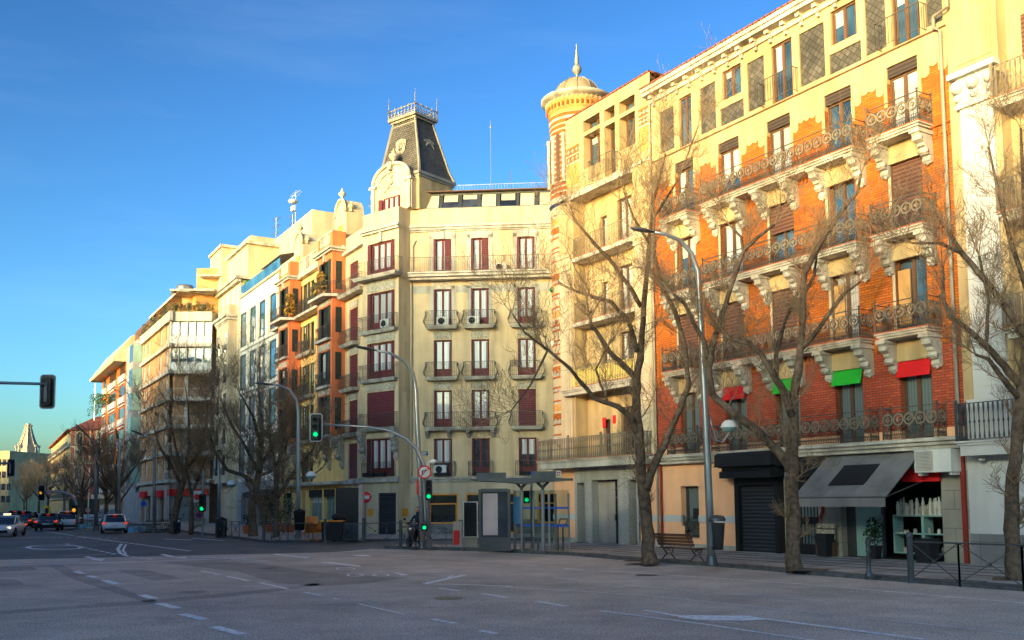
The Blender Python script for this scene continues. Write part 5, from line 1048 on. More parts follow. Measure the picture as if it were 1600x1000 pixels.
phototree('bare tree at the right edge behind the black railing', (1584, 906), [
    [(1584, 906, .28, 0), (1583, 880, .24, 0), (1581, 800, .22, 0), (1586, 720, .2, 0), (1594, 640, .19, 0), (1603, 560, .16, 0), (1608, 480, .13, .1), (1606, 400, .1, .2), (1600, 300, .07, .3), (1595, 200, .04, .3)],
    [(1596, 605, .13, 0), (1570, 572, .11, 0), (1541, 540, .1, -.1), (1505, 508, .08, -.2), (1484, 495, .07, -.3), (1475, 470, .06, -.3), (1473, 421, .04, -.3)],
    [(1603, 525, .13, 0), (1575, 485, .11, 0), (1545, 445, .1, 0), (1520, 415, .09, .1), (1503, 396, .08, .1), (1480, 360, .06, .2), (1460, 330, .04, .2)],
    [(1595, 625, .1, 0), (1565, 590, .08, -.3), (1545, 561, .06, -.4), (1524, 554, .04, -.5)], [(1503, 396, .06, .1), (1470, 380, .05, 0), (1425, 380, .03, 0)], [(1541, 540, .06, -.1), (1545, 470, .05, 0), (1530, 400, .04, .1)],
    [(1604, 450, .09, .1), (1580, 380, .07, .3), (1560, 300, .05, .5), (1545, 230, .03, .5)], [(1606, 400, .08, .1), (1640, 320, .06, .2), (1650, 240, .04, .2)]], 37, twigs=.95, tl=.75, dens=.9)
phototree('bare spreading tree before the grey and white stone building', (396, 838), [
    [(396, 838, .38, 0), (394, 815, .3, 0), (394, 788, .28, 0), (402, 752, .27, 0), (408, 705, .2, 0), (410, 660, .13, .2), (405, 620, .08, .3), (402, 590, .04, .4)],
    [(400, 757, .2, 0), (380, 742, .16, -.3), (355, 735, .13, -.5), (335, 705, .1, -.8), (325, 670, .06, -1)], [(404, 740, .18, 0), (385, 700, .13, .5), (362, 665, .1, .9), (345, 625, .05, 1)],
    [(408, 725, .16, 0), (430, 690, .12, .3), (450, 660, .09, .6), (468, 625, .05, .8)], [(408, 700, .14, 0), (395, 650, .1, -.4), (375, 615, .06, -.6)], [(404, 745, .15, 0), (425, 735, .11, -.6), (445, 705, .08, -1), (452, 680, .04, -1.2)]], 41, twigs=.85, tl=1.35, dens=.9, base_r=.4, rmin=.009)
phototree('smaller bare tree with leaning branches beside the black canopy', (431, 840), [
    [(431, 840, .26, 0), (431, 815, .22, 0), (433, 780, .2, 0), (430, 740, .16, 0), (424, 700, .1, .2), (420, 665, .06, .3)],
    [(434, 778, .16, 0), (452, 748, .13, -.3), (470, 725, .1, -.5), (487, 705, .07, -.7), (500, 680, .04, -.8)], [(432, 745, .12, 0), (440, 700, .09, .5), (447, 665, .05, .8)], [(452, 748, .1, -.3), (485, 745, .07, 0), (505, 730, .04, .2)]], 43, twigs=1.1, tl=1.2, dens=.9, base_r=.3, rmin=.009)
phototree('dark bare tree before the tan brick terrace building', (271, 832), [
    [(271, 832, .38, 0), (274, 800, .3, 0), (284, 760, .28, 0), (292, 725, .2, 0), (296, 690, .14, .3), (294, 640, .07, .5), (290, 605, .04, .5)],
    [(284, 760, .18, 0), (268, 728, .13, -.4), (250, 700, .09, -.8), (240, 665, .05, -1)], [(290, 735, .16, 0), (312, 705, .12, .4), (322, 660, .08, .8), (325, 620, .04, 1)], [(288, 745, .14, 0), (275, 700, .1, .5), (265, 650, .06, .9)]], 47, twigs=.55, tl=1.5, dens=.8, base_r=.4, rmin=.01)
phototree('slim bare tree right of the red shop sign', (298, 833), [
    [(298, 833, .22, 0), (299, 800, .18, 0), (301, 770, .16, 0), (312, 740, .1, .2), (322, 715, .05, .3)], [(300, 775, .12, 0), (294, 745, .08, -.3), (290, 715, .04, -.4)]], 53, twigs=.9, tl=1.1, dens=.8, base_r=.3, rmin=.01)
# generic bare trees for the avenue
def gentree(seed, h=10.):
    r = random.Random(seed); L = [[(Vector((0, 0, -.1)), .26), (Vector((.05, 0, 1.5)), .2), (Vector((r.uniform(-.2, .2), .1, 3.)), .18), (Vector((r.uniform(-.5, .5), r.uniform(-.4, .4), 5.2)), .12), (Vector((r.uniform(-.8, .8), 0, 7.4)), .05)]]
    for k in range(6):
        a = 2*pi*k/6+r.uniform(-.4, .4); z = 2.6+.35*k; q = r.uniform(1.2, 2.1)
        L.append([(Vector((0, 0, z)), .12), (Vector((q*.6*cos(a), q*.6*sin(a), z+1.1)), .09), (Vector((q*1.2*cos(a), q*1.2*sin(a), z+2.4)), .05), (Vector((q*1.5*cos(a), q*1.5*sin(a), z+3.6)), .03)])
    return L
protos = []
for j, (px, py, lab) in enumerate(((165, 826, 'bare tree before the white canopy of the orange block'), (182, 828, 'bare tree left of the bicycle docks, behind the white hatchback'), (128, 820, 'bare tree by the round no-turn sign on its pole'))):
    p = G(px, py, .12); t = T('street_tree', lab, 'tree', p, j*1.3, 'bare street trees'); tr, tw = twigtree(gentree(60+j), 70+j, twigs=.4, tl=1.4, lv=3 if j < 2 else 2, base_r=.3, rmin=.012); tr.build('trunk', M['bark'], t); tw.build('twigs', M['twig'], t); t.scale = (.8, .8, .78); protos.append(t)
k = 0
for u, v in [(-112, -6), (-150, -5), (-175, -6), (-200, -6), (-228, -7), (-255, -6), (-290, -7), (-320, -6), (-350, -7)]+[(-190, -24), (-215, -25), (-240, -24), (-270, -25), (-300, -24), (-335, -25), (-365, -24), (-400, -10), (-400, -20)]:
    p = SL.w(u, v); dup(protos[k % 3], (p.x, p.y, .1), k*.9, 'distant bare tree among the trees crowding the far end of the avenue', 1.+.08*(k % 4)); k += 1
# ================================================================ street furniture
YA = G(1112, 884, .12).y
def polelamp(label, base, pts, r0, r1, head, hl=.75, group='tall street lamps'):
    p0 = G(*base, .12); t = T('street_lamp', label, 'street lamp', p0, 0, group)
    P = [Vector((0, 0, 0))]+[at(x, y, p0.y+dy)-p0 for x, y, dy in pts]; n = len(P)
    b = MB(); b.smooth = True; b.tube(P, [r0+(r1-r0)*(i/(n-1)) for i in range(n)], 10); b.build('pole', M['grey_metal'], t); MB().lathe(0, 0, [(r0*1.6, 0), (r0*1.6, .05), (r0*1.1, .3)], 12).build('base', M['dark_metal'], t)
    e = P[-1]; d = (P[-1]-P[-2]).normalized(); b = MB(); b.smooth = True; b.tube([e-d*.1, e+d*hl*.3, e+d*hl*.8, e+d*hl], [.06, .15, .14, .03], 8, flat=.45); b.build('lamp_head', M['dark_metal'], t)
    return t, p0
def globe(t, p0, px, py, hookpx, s=1.):
    c = at(px, py, p0.y-.2)-p0; h = at(*hookpx, p0.y)-p0; b = MB(); b.smooth = True
    m = Vector(((c.x+h.x)/2, (c.y+h.y)/2, min(c.z, h.z)-.55*s)); b.tube([h, h+Vector((.06*s, 0, -.35*s)), m+Vector((-.12*s, 0, .05)), m+Vector((.12*s, 0, 0)), Vector((c.x-.02, c.y, c.z-.25*s)), Vector((c.x-.03, c.y, c.z))], .03*s, 6); b.build('lantern_arm', M['grey_metal'], t)
    b = MB(); b.smooth = True; b.lathe(c.x, c.y, [(.01, c.z+.3*s), (.15*s, c.z+.27*s), (.26*s, c.z+.17*s), (.33*s, c.z)], 16); l = b.build('lantern', M['globe'], t); b = MB(); b.smooth = True; b.lathe(c.x, c.y, [(.31*s, c.z), (.24*s, c.z-.12*s), (.1*s, c.z-.18*s), (.01, c.z-.19*s)], 16); b.build('lens', M['glass_green'], l)
t, p = polelamp('tall silver street lamp with side lantern and litter bin beside the bench', (1112, 884), [(1108, 780, 0), (1102, 640, 0), (1095, 500, 0), (1091, 425, 0), (1080, 395, -.1), (1062, 375, -.2), (1040, 366, -.3), (1018, 362, -.4)], .13, .045, None, .7)
globe(t, p, 1139, 668, (1109, 650), .82)
t, p = polelamp('tall silver street lamp rising behind the no-turn sign at the corner', (661, 857), [(657, 760, 0), (653, 680, 0), (650, 610, 0), (646, 585, 0), (633, 565, -.2), (610, 552, -.4), (585, 547, -.6)], .13, .05, None, .9)
t, p = polelamp('tall silver street lamp with lantern before the orange building', (466, 842), [(466, 760, 0), (466, 680, 0), (466, 645, 0), (463, 625, 0), (452, 609, -.2), (436, 602, -.4), (425, 601, -.5)], .14, .06, None, 1.0)
globe(t, p, 486, 744, (467, 735), .95)
t, p = polelamp('grey street lamp with lantern before the white building', (342, 838), [(342, 760, 0), (342, 705, 0)], .12, .07, None, .1); globe(t, p, 362, 757, (343, 745), .95)
t, p = polelamp('tall lamp post behind the left cars by the orange block', (150, 829), [(150, 740, 0), (150, 705, 0), (146, 690, 0), (138, 682, -.3)], .15, .08, None, 1.4)
t, p = polelamp('lamp post near the shop canopy right of the white hatchback', (186, 830), [(186, 740, 0), (187, 700, 0), (184, 685, 0)], .13, .08, None, .8)
t, p = polelamp('double arm street lamp before the tan brick terrace building', (241, 832), [(241, 760, 0), (241, 700, 0), (238, 685, 0), (225, 680, -.3)], .13, .08, None, 1.0)
# litter bin on the lamp
p = G(1121, 884, .12); t = T('litter_bin', 'dark grey litter bin hung on the tall lamp post', 'bin', (p.x, p.y-.1, .12), .3)
b = MB(); b.smooth = True; b.lathe(0, 0, [(.01, .5), (.17, .5), (.24, 1.3), (.26, 1.32)], 16); b.build('bin_body', M['dark_metal'], t); b = MB(); b.smooth = True; b.lathe(0, 0, [(.27, 1.38), (.27, 1.46), (.2, 1.55), (.01, 1.58)], 16); b.build('lid', M['dark_metal'], t); MB().box(-.3, -.2, -.05, .05, .6, 1.35).build('bracket', M['grey_metal'], t)
# traffic lights
def signal(par, c, s=1., on=2, board=True, back=False, rz=0.):
    w, h, d = .3*s, .95*s, .25*s; x, y, z = c
    b = MB(); b.prism([(x-w/2+.05*s, z-h/2), (x+w/2-.05*s, z-h/2), (x+w/2, z-h/2+.05*s), (x+w/2, z+h/2-.05*s), (x+w/2-.05*s, z+h/2), (x-w/2+.05*s, z+h/2), (x-w/2, z+h/2-.05*s), (x-w/2, z-h/2+.05*s)], 'y', y-d/2, y+d/2); o = b.build('signal_housing', M['black_paint'], par)
    if board:
        b = MB(); W, H = .5*s, 1.15*s; P = []
        for cx, cz, a0 in ((1, 1, 0), (-1, 1, 90), (-1, -1, 180), (1, -1, 270)):
            P += [(x+cx*(W/2-.1*s)+.1*s*cos(radians(a0+k*30)), z+cz*(H/2-.1*s)+.1*s*sin(radians(a0+k*30))) for k in range(4)]
        b.prism(P, 'y', y+.0, y+.02); b.build('backing_board', M['black_paint'] if not back else M['dark_metal'], o)
        b = MB(); b.tube([(p_[0], y, p_[1]) for p_ in P+[P[0]]], .022*s, 4); b.build('board_edge', M['off_white'], o)
    if back: MB().box(x-.05*s, x+.05*s, y-d/2-.04, y-d/2, z-h*.38, z+h*.3).build('mounting_bar', M['concrete'], o); return
    for k in range(3):
        zc = z+(1-k)*.29*s; b = MB(); b.smooth = True; b.lathe_at((0, 0, 0), [(.01, 0)], 4)
        b = MB(); b.prism([(x+.1*s*cos(a*pi/8), zc+.1*s*sin(a*pi/8)) for a in range(16)], 'y', y-d/2-.01, y-d/2); b.build('lamp', M[(['lamp_red', 'lamp_amber', 'lamp_green'][k]) if k == on else 'lens_off'], o, ['glowing red lamp', 'glowing amber lamp', 'glowing green lamp'][k] if k == on else None)
        b = MB(); b.prism([(x+.13*s*cos(a*pi/8), zc+.13*s*sin(a*pi/8)) for a in range(0, 9)]+[(x+.115*s*cos(a*pi/8), zc+.115*s*sin(a*pi/8)) for a in range(8, -1, -1)], 'y', y-d/2-.16*s, y-d/2); b.build('visor', M['black_paint'], o)
def disc(par, x, y, z, r, m, name, t=.02): return MB().prism([(x+r*cos(a*pi/14), z+r*sin(a*pi/14)) for a in range(28)], 'y', y-t, y).build(name, M[m], par)
def noturn(par, x, y, z, r):
    o = disc(par, x, y, z, r, 'red_paint', 'round_sign'); disc(o, x, y-.022, z, r*.78, 'off_white', 'sign_face', .004)
    b = MB(); b.tube([(x-.1*r/.3, y-.03, z-.15*r/.3), (x-.1*r/.3, y-.03, z+.06*r/.3), (x+.1*r/.3, y-.03, z+.08*r/.3)], r*.1, 4); b.build('arrow_symbol', M['soft_black'], o)
    MB().tube([(x-r*.55, y-.035, z-r*.55), (x+r*.55, y-.035, z+r*.55)], r*.08, 4).build('red_bar', M['red_paint'], o)
p0 = G(671, 860, .12); t = T('traffic_light', 'green traffic light at the pavement corner with long gantry arm and round no-turn sign', 'traffic light', p0)
A = lambda x, y, dy=0: at(x, y, p0.y+dy)-p0
b = MB(); b.smooth = True; b.tube([(0, 0, 0), A(666, 745), A(661, 722), A(650, 700), A(634, 685), A(610, 673), A(575, 667), A(506, 663)], [.11, .1, .09, .08, .07, .06, .05, .045], 10); b.build('pole', M['grey_metal'], t)
c = A(494, 668); signal(t, (c.x, c.y, c.z), 1.02, 2); c = A(669, 766); signal(t, (c.x+.05, c.y-.2, c.z), .9, 2, board=False)
c = A(664, 738); noturn(t, c.x, c.y-.15, c.z, .29)
c = A(664, 824); b = MB(); b.box(c.x-.12, c.x+.12, c.y-.25, c.y-.1, c.z-.15, c.z+.15); o = b.build('pedestrian_signal', M['black_paint'], t); disc(o, c.x, c.y-.26, c.z, .08, 'lamp_green', 'lamp')
c = A(654, 762); MB().box(c.x-.08, c.x+.02, c.y-.1, c.y-.05, c.z-.3, c.z+.3).build('red_plate', M['red_paint'], t)
c = A(677, 722); b = MB(); b.smooth = True; b.tube([A(667, 730), A(669, 722), c], .03, 6); b.lathe(c.x, c.y, [(.01, c.z+.12), (.15, c.z+.08), (.2, c.z-.02), (.05, c.z-.06)], 12); b.build('side_lantern', M['globe'], t)
q = at(70, 611, 33); t = T('traffic_light', 'back of a grey traffic light hanging from an arm at the left edge', 'traffic light', (-21.5, 33, 0)); b = MB(); b.smooth = True; h1 = at(0, 597, 33).z; b.tube([(0, 0, 0), (0, 0, h1-1.6), (.35, 0, h1-.6), (1.2, 0, h1-.15), (3.0, 0, h1), (q.x+21.5, 0, at(66, 600, 33).z)], [.12, .1, .09, .08, .06, .05], 8); b.build('pole', M['grey_metal'], t); signal(t, (q.x+21.5, 0.2, q.z), 1.02, 0, back=True)
q = G(316, 836, .12); t = T('traffic_light', 'green traffic light with blue parking signs before the tan brick corner', 'traffic light', q); MB().tube([(0, 0, 0), (0, 0, 4.2)], .07, 8).build('pole', M['grey_metal'], t); signal(t, (0.05, -.2, 2.2+(790-785)*q.y/-1500+.1), 1.25, 2, board=False)
disc(t, -.35, -.1, 2.5, .2, 'red_paint', 'round_sign'); o = disc(t, -.2, -.1, 1.3, .22, 'red_paint', 'round_sign'); disc(o, -.2, -.13, 1.3, .17, 'sign_blue', 'sign_face', .01); MB().box(-.6, -.1, -.02, 0, 2.15, 2.9).build('sign_board', M['off_white'], t)
q = G(120, 826, .12); Y = q.y; t = T('traffic_light', 'distant amber traffic light on a curved arm over the avenue', 'traffic light', q); A = lambda x, y: at(x, y, Y)-q; b = MB(); b.smooth = True; b.tube([(0, 0, 0), A(121, 800), A(119, 785), A(112, 774), A(98, 769), A(66, 769)], .12, 8); b.build('pole', M['grey_metal'], t); c = A(65, 770); signal(t, tuple(c), 1.15, 1); c = A(78, 769); noturn(t, c.x, -.2, c.z, .24)
c = A(119, 797); MB().box(c.x-.2, c.x+.2, -.4, -.1, c.z-.4, c.z+.4).build('side_signal', M['black_paint'], t); disc(t, c.x, -.42, c.z, .16, 'lamp_amber', 'lamp')
q = at(14, 770, 78); t = T('traffic_light', 'back of a second distant traffic light above the white taxi', 'traffic light', (q.x-3, 78, 0)); q2 = at(12, 731, 78); b = MB(); b.tube([(0, 0, 0), (0, 0, q2.z-.4), (.8, 0, q2.z+.3), (3, 0, q2.z+.4)], .09, 8); b.build('pole', M['grey_metal'], t); signal(t, (3, .2, q2.z), 1.25, 0, back=True)
def signpost(name, label, px, py, topy, r, kind, m='red_paint'):
    q = G(px, py, .12); z = at(px, topy, q.y).z-.12; t = T(name, label, 'road sign', q); MB().tube([(0, 0, 0), (0, 0, z+.1)], .035, 8).build('pole', M['grey_metal'], t)
    if kind == 'entry': o = disc(t, 0, -.05, z, r, 'red_paint', 'round_sign'); MB().box(-r*.65, r*.65, -.08, -.07, z-.09*r/.3, z+.09*r/.3).build('white_bar', M['off_white'], o)
    elif kind == 'turn': noturn(t, 0, -.05, z, r)
    elif kind == 'yellow': o = MB().box(-r*.8, r*.8, -.06, -.03, z-r, z+r).build('sign_board', M['plastic_yellow'], t); MB().box(-r*.4, r*.4, -.08, -.06, z-r*.6, z+r*.6).build('sign_symbol', M['sign_blue'], o)
    else: disc(t, 0, -.05, z, r, m, 'round_sign')
signpost('no_entry_sign', 'no entry sign with thin pole in front of the cream corner building', 571, 842, 777, .33, 'entry')
signpost('no_turn_sign', 'round no-turn sign left of the white canopy in the distance', 137, 822, 797, .26, 'turn'); signpost('no_entry_sign', 'small distant no entry sign above the white sport utility car', 107, 820, 804, .22, 'entry')
signpost('yellow_sign', 'yellow and blue square sign beyond the black saloon', 73, 818, 798, .5, 'yellow'); signpost('blue_sign', 'round blue sign on a tall pole by the bicycle docks', 224, 829, 787, .22, 'disc', 'plastic_blue'); signpost('no_entry_sign', 'small red road sign under the white canopy', 152, 826, 801, .2, 'entry')
# railings
def fence(label, pts, h=1.0, n=None):
    P = [G(x, y, .12) for x, y in pts]; o = P[0]; t = T('pedestrian_railing', label, 'railing', o, 0, 'black pedestrian railings')
    for p, q in zip(P, P[1:]):
        p, q = p-o, q-o; L = (q-p).length; m = max(1, round(L/1.05)); b = MB(); up = Vector((0, 0, 1))
        b.tube([p+up*h, q+up*h], .028, 4); b.tube([p+up*.1, q+up*.1], .02, 4)
        for k in range(m+1): a = p.lerp(q, k/m); b.tube([a, a+up*h], .025, 4)
        for k in range(m):
            a, c = p.lerp(q, k/m), p.lerp(q, (k+1)/m); b.tube([a+up*.1, c+up*h], .013, 4); b.tube([a+up*h, c+up*.1], .013, 4)
            mm = (a+c)/2+up*(h/2+.05); b.ball(mm, .05, 5)
        b.build('rail_panel', M['dark_metal'], t)
    b = MB(); a = Vector((0, 0, 0)); b.lathe(0, 0, [(.09, 0), (.08, .1), (.075, 1.1), (.09, 1.12), (.08, 1.2), (.01, 1.24)], 10); b.build('end_post', M['dark_metal'], t); return t
fence('black cross-braced railing in front of the white ground floor at the right edge', [(1424, 911), (1500, 917), (1600, 924), (1660, 929)])
fence('railing round the corner by the scooter rider', [(626, 856), (650, 860), (697, 861)], .95); fence('thin railing in front of the black garage shutter', [(568, 846), (640, 844.5)], .95)
fence('railing in front of the dark recycling bins', [(508, 847), (566, 846)], .95); fence('railing beside the orange stacked chairs', [(412, 845), (450, 848), (488, 847)], 1.); fence('railing behind the tree before the grey building', [(338, 840), (374, 842)], 1.)
# bench
p = G(1068, 877, .12); t = T('park_bench', 'brown slatted park bench with scrolled iron legs on the pavement', 'bench', p, radians(-58)+pi)
b = MB()
for k in range(4): b.box(-.9, .9, -.22+k*.13, -.12+k*.13, .43, .465)
b.build('seat', M['wood_bench'], t); b = MB()
for k in range(4):
    z = .53+k*.105; y = .3+k*.045; b.prism([(y, z), (y+.03, z), (y+.06, z+.09), (y+.03, z+.09)], 'x', -.9, .9)
b.build('backrest', M['wood_bench'], t)
for x in (-.7, .7):
    b = MB(); b.tube([(x, -.28, 0), (x, -.2, .1), (x, -.08, .2), (x, -.15, .32), (x, -.2, .42), (x, .26, .42), (x, .34, .6), (x, .47, .95)], .025, 5); b.tube([(x, .38, 0), (x, .28, .1), (x, .12, .22), (x, .2, .34), (x, .26, .42)], .025, 5); b.ring((x, .05, .3), .08, .015, 'x', 10, 4); b.build('leg', M['iron'], t)
# bollard, planters, tree in pot
p = G(1358, 901, .12); t = T('bollard', 'grey iron bollard in front of the shop door', 'bollard', p); b = MB(); b.smooth = True; b.lathe(0, 0, [(.12, 0), (.12, .06), (.07, .12), (.055, .3), (.05, .62), (.075, .66), (.055, .7), (.06, .85), (.08, .88), (.06, .95), (.01, .99)], 12); b.build('post', M['dark_metal'], t)
def planter(name, label, loc, w, h, mt='soft_black', leaf=None, lh=.6, seed=1, n=160, cat='planter', group=None, lr=.35):
    t = T(name, label, cat, loc, -1, group); b = MB(); k = w/2; v = [(-k*.75, -k*.75, 0), (k*.75, -k*.75, 0), (k*.75, k*.75, 0), (-k*.75, k*.75, 0), (-k, -k, h), (k, -k, h), (k, k, h), (-k, k, h)]
    b.faces(v, [(0, 1, 5, 4), (1, 2, 6, 5), (2, 3, 7, 6), (3, 0, 4, 7)]); b.face([(-k*.9, -k*.9, h-.05), (k*.9, -k*.9, h-.05), (k*.9, k*.9, h-.05), (-k*.9, k*.9, h-.05)]); b.build('pot', M[mt], t)
    if leaf:
        r = random.Random(seed); b = MB(); b.tube([(0, 0, h-.1), (0, 0, h+lh*.5)], .02, 5); b.build('stem', M['bark'], t); b = MB()
        for i in range(n):
            a, e, q = r.uniform(0, 2*pi), r.uniform(-1, 1), r.random()**.5; c = Vector((lr*q*cos(a)*sqrt(1-e*e), lr*q*sin(a)*sqrt(1-e*e), h+lh*.5+lh*.5*e*q)); s_ = r.uniform(.04, .1); d = Vector((r.uniform(-1, 1), r.uniform(-1, 1), r.uniform(-1, 1))).normalized(); u = d.orthogonal().normalized()*s_; w_ = d.cross(u)*.5
            b.face([c-u, c+w_, c+u, c-w_])
        b.build('foliage', M[leaf], t)
    return t
planter('planter', 'tapered black planter beside the red drainpipe', F1.w(9.6, -.45, .12), .5, .8); planter('planter', 'black planter right of the white shop shelves', F1.w(13.75, -.6, .12), .6, .75)
planter('potted_tree', 'small round green tree in a pot behind the bollard', F1.w(11.6, -.35, .12), .35, .45, 'soft_black', 'plant_dark', 1.0, 3, 260, 'potted plant')
q = F1.w(9.45, -.25, .12); t = T('wooden_bench_stack', 'weathered wooden seat leaning by the shop wall', 'bench', q, radians(TH)); b = MB(); b.box(-.4, .4, -.1, .15, .4, .5); b.build('seat', M['wood_bench'], t)
for k in range(3): MB().box(-.4, .4, .0, .06, .6+k*.2, .75+k*.2).build('slat', M['relief'], t)
for x in (-.35, .35): MB().box(x-.04, x+.04, -.1, .1, 0, .4).build('leg', M['wood_bench'], t)
for k, (x, y, h, lf, w, lab) in enumerate(((385, 838, 3.0, 'plant_dark', .8, 'tall bushy conifer in a pot left of the tree trunk'), (417, 838, 2.6, 'plant_dark', .7, 'leafy potted shrub between two tree trunks'), (344, 841, 1.0, 'plant_dark', .5, 'low planter plant under the lantern post'), (403, 837, 1.0, 'leaf', .5, 'small terracotta potted plant behind the tree'), (378, 838, .9, 'leaf', .45, 'terracotta pot with small plant before the grey wall'))):
    planter('potted_plant', lab, G(x, y-1.5, .12)+Vector((0, 6, 0)), w, .55, 'pot', lf, h, k+5, 500 if h > 2 else 180, 'potted plant', 'potted plants by the grey wall', lr=.65 if h > 2 else .4)
# orange stacked chairs
for k, (x, y) in enumerate(((474, 847), (484, 847), (494, 846.5))):
    p = G(x, y-1, .12)+Vector((0, .8, 0)); t = T('stacked_chair', ['left pile of orange chairs by the railing', 'tall middle pile of orange chairs by the railing', 'right low pile of orange chairs by the railing'][k], 'chair', p, .4*k-.3, 'orange chair piles'); b = MB()
    for q in range(4 if k < 2 else 2):
        z = .42+q*.16; b.box(-.25, .25, -.25, .22, z, z+.04)
    b.build('seat', M['plastic_orange'], t); b = MB()
    for q in range(4 if k < 2 else 2): z = .42+q*.16; b.prism([(.2, z), (.24, z), (.36, z+.42), (.32, z+.42)], 'x', -.24, .24)
    b.build('backrest', M['plastic_orange'], t)
    for sx in (-1, 1):
        for sy in (-1, 1): MB().tube([(sx*.2, sy*.2, .42), (sx*.26, sy*.27, 0)], .02, 5).build('leg', M['plastic_orange'], t)
# dark advertising panel and recycling bins
p = G(534, 846, .12)+Vector((0, 1.3, 0)); t = T('advertising_panel', 'tall black advertising panel on a grey base by the recycling bins', 'advertising panel', p, -.1); MB().box(-.55, .85, -.2, .2, 0, .9).build('base', M['dark_metal'], t); MB().box(-.55, .75, -.15, .15, .9, 2.85).build('display', M['black_paint'], t); MB().box(.75, .95, -.25, .25, 0, 3.0).build('side_post', M['concrete'], t)
for k, (x, lab, m_) in enumerate(((512, 'dark recycling bin with yellow lid', 'plastic_yellow'), (524, 'dark recycling bin with orange lid piled with bags', 'plastic_orange'))):
    p = G(x, 847, .12)+Vector((0, .4, 0)); t = T('recycling_bin', lab, 'bin', p, 0, 'recycling bins'); b = MB(); b.prism([(-.3, .1), (.3, .1), (.36, 1.05), (-.36, 1.05)], 'y', -.35, .35); b.build('bin_body', M['soft_black'], t); MB().box(-.38, .38, -.38, .38, 1.05, 1.13).build('lid', M[m_], t)
    if k: bb = MB(); bb.smooth = True; bb.ball((0, 0, 1.28), .28, 8, .7); bb.ball((.3, .1, 1.25), .2, 8, .8); bb.build('rubbish_bag', M['soft_black'], t)
    for sx in (-.25, .25): bb = MB(); bb.ring((sx, .3, .1), .07, .04, 'x', 10, 4); bb.build('wheel', M['rubber'], t)
q = G(466, 846, .12); t = T('litter_bin', 'black litter bin at the foot of the lamp by the orange chairs', 'bin', q+Vector((.1, -.2, 0))); b = MB(); b.smooth = True; b.lathe(0, 0, [(.01, .6), (.25, .6), (.32, 1.6), (.33, 1.62), (.01, 1.75)], 12); b.build('bin_body', M['soft_black'], t)
q = G(346, 840, .12); t = T('litter_bin', 'black litter bin beside the lamp before the white building', 'bin', q); b = MB(); b.smooth = True; b.lathe(0, 0, [(.01, 0), (.3, 0), (.34, 1.1), (.01, 1.25)], 12); b.build('bin_body', M['soft_black'], t)
# poster stand and pink utility box
p = G(735, 856, .12)+Vector((0, .6, 0)); t = T('poster_stand', 'black poster board with white edge on a stone block', 'poster', p, -.05); MB().box(-.35, .3, -.2, .2, 0, .55).build('base', M['stone_block'], t); b = MB(); b.box(-.32, .33, -.28, -.2, .45, 2.05); o = b.build('frame', M['off_white'], t); MB().box(-.28, .29, -.3, -.28, .49, 2.01).build('poster', M['soft_black'], o)
p = G(713, 856, .12)+Vector((0, .9, 0)); t = T('utility_box', 'narrow red and grey utility box left of the poster stand', 'utility box', p); MB().box(-.2, .2, -.15, .15, 0, 1.15).build('box', M['concrete'], t); MB().box(-.17, .1, -.18, -.15, .1, .75).build('red_panel', M['red_paint'], t); MB().box(.3, .9, .2, .5, 0, 1.3).build('cabinet', M['grey_stone'], t)
# bus shelter
P0 = G(748, 861, .12); rzs = -.06; t = T('bus_shelter', 'grey bus shelter with glass panels, blue stripes and advertising case', 'bus shelter', P0, rzs)
b = MB(); b.box(0, 1.32, 0, .3, 0, .55); b.box(0, .1, 0, .3, .55, 2.55); b.box(1.22, 1.32, 0, .3, .55, 2.55); b.box(.1, 1.22, 0, .3, 2.45, 2.58); ad = b.build('advertising_case', M['dark_metal'], t); MB().box(.1, 1.22, .05, .25, .55, 2.45).build('poster', M['glass'], ad); MB().box(.18, .8, .035, .05, .65, 2.38).build('pale_poster', M['poster_pale'], ad)
b = MB(); b.prism([(-.3, 2.93), (1.2, 2.82), (2.0, 2.75), (2.4, 2.82), (3.95, 2.9), (3.95, 2.96), (2.2, 3.02), (-.3, 2.98)], 'y', -.5, 1.1); b.build('roof', M['dark_metal'], t)
MB().box(-.1, 1.15, .2, .3, 2.98, 3.25).build('roof_sign', M['dark_metal'], t); s_ = MB().box(2.2, 3.45, .0, .1, 3.0, 3.28).build('roof_sign', M['dark_metal'], t); MB().box(3.25, 3.45, -.02, .12, 3.02, 3.3).build('transport_symbol', M['off_white'], s_); MB().box(2.2, 2.3, -.02, 0, 3.18, 3.27).build('stop_number', M['plastic_blue'], s_)
for k, (a_, c_) in enumerate(((0, 'fabric_red'), (1, 'fabric_green'), (2, 'plastic_blue'), (3, 'fabric_red'))): MB().box(3.28+.07*(k % 2), 3.34+.07*(k % 2), -.03, -.02, 3.08+.1*(k//2), 3.15+.1*(k//2)).build('symbol_tile', M[c_], s_)
for x, y in ((1.45, .9), (1.8, -.1), (2.25, .9), (2.68, -.05), (2.95, -.45), (3.2, .9), (3.75, -.2)): MB().tube([(x, y, 0), (x, y, 2.35 if x > 2.5 and x != 2.68 else 2.5)], .05 if x != 2.68 else .09, 8).build('post', M['grey_metal'], t)
for x in (1.8, 2.68):
    b = MB(); b.tube([(x, 0, 2.4), (x, 0, 2.6), (x-.25, 0, 2.85)], .06, 6); b.tube([(x, 0, 2.6), (x+.25, 0, 2.85)], .06, 6); b.build('roof_bracket', M['dark_metal'], t)
m, nt, bb = _new('clear_glass'); bb.inputs['Transmission Weight'].default_value = 1; bb.inputs['Roughness'].default_value = .0; bb.inputs['IOR'].default_value = 1.02; bb.inputs['Base Color'].default_value = (.8, .85, .82, 1); M['clear_glass'] = m
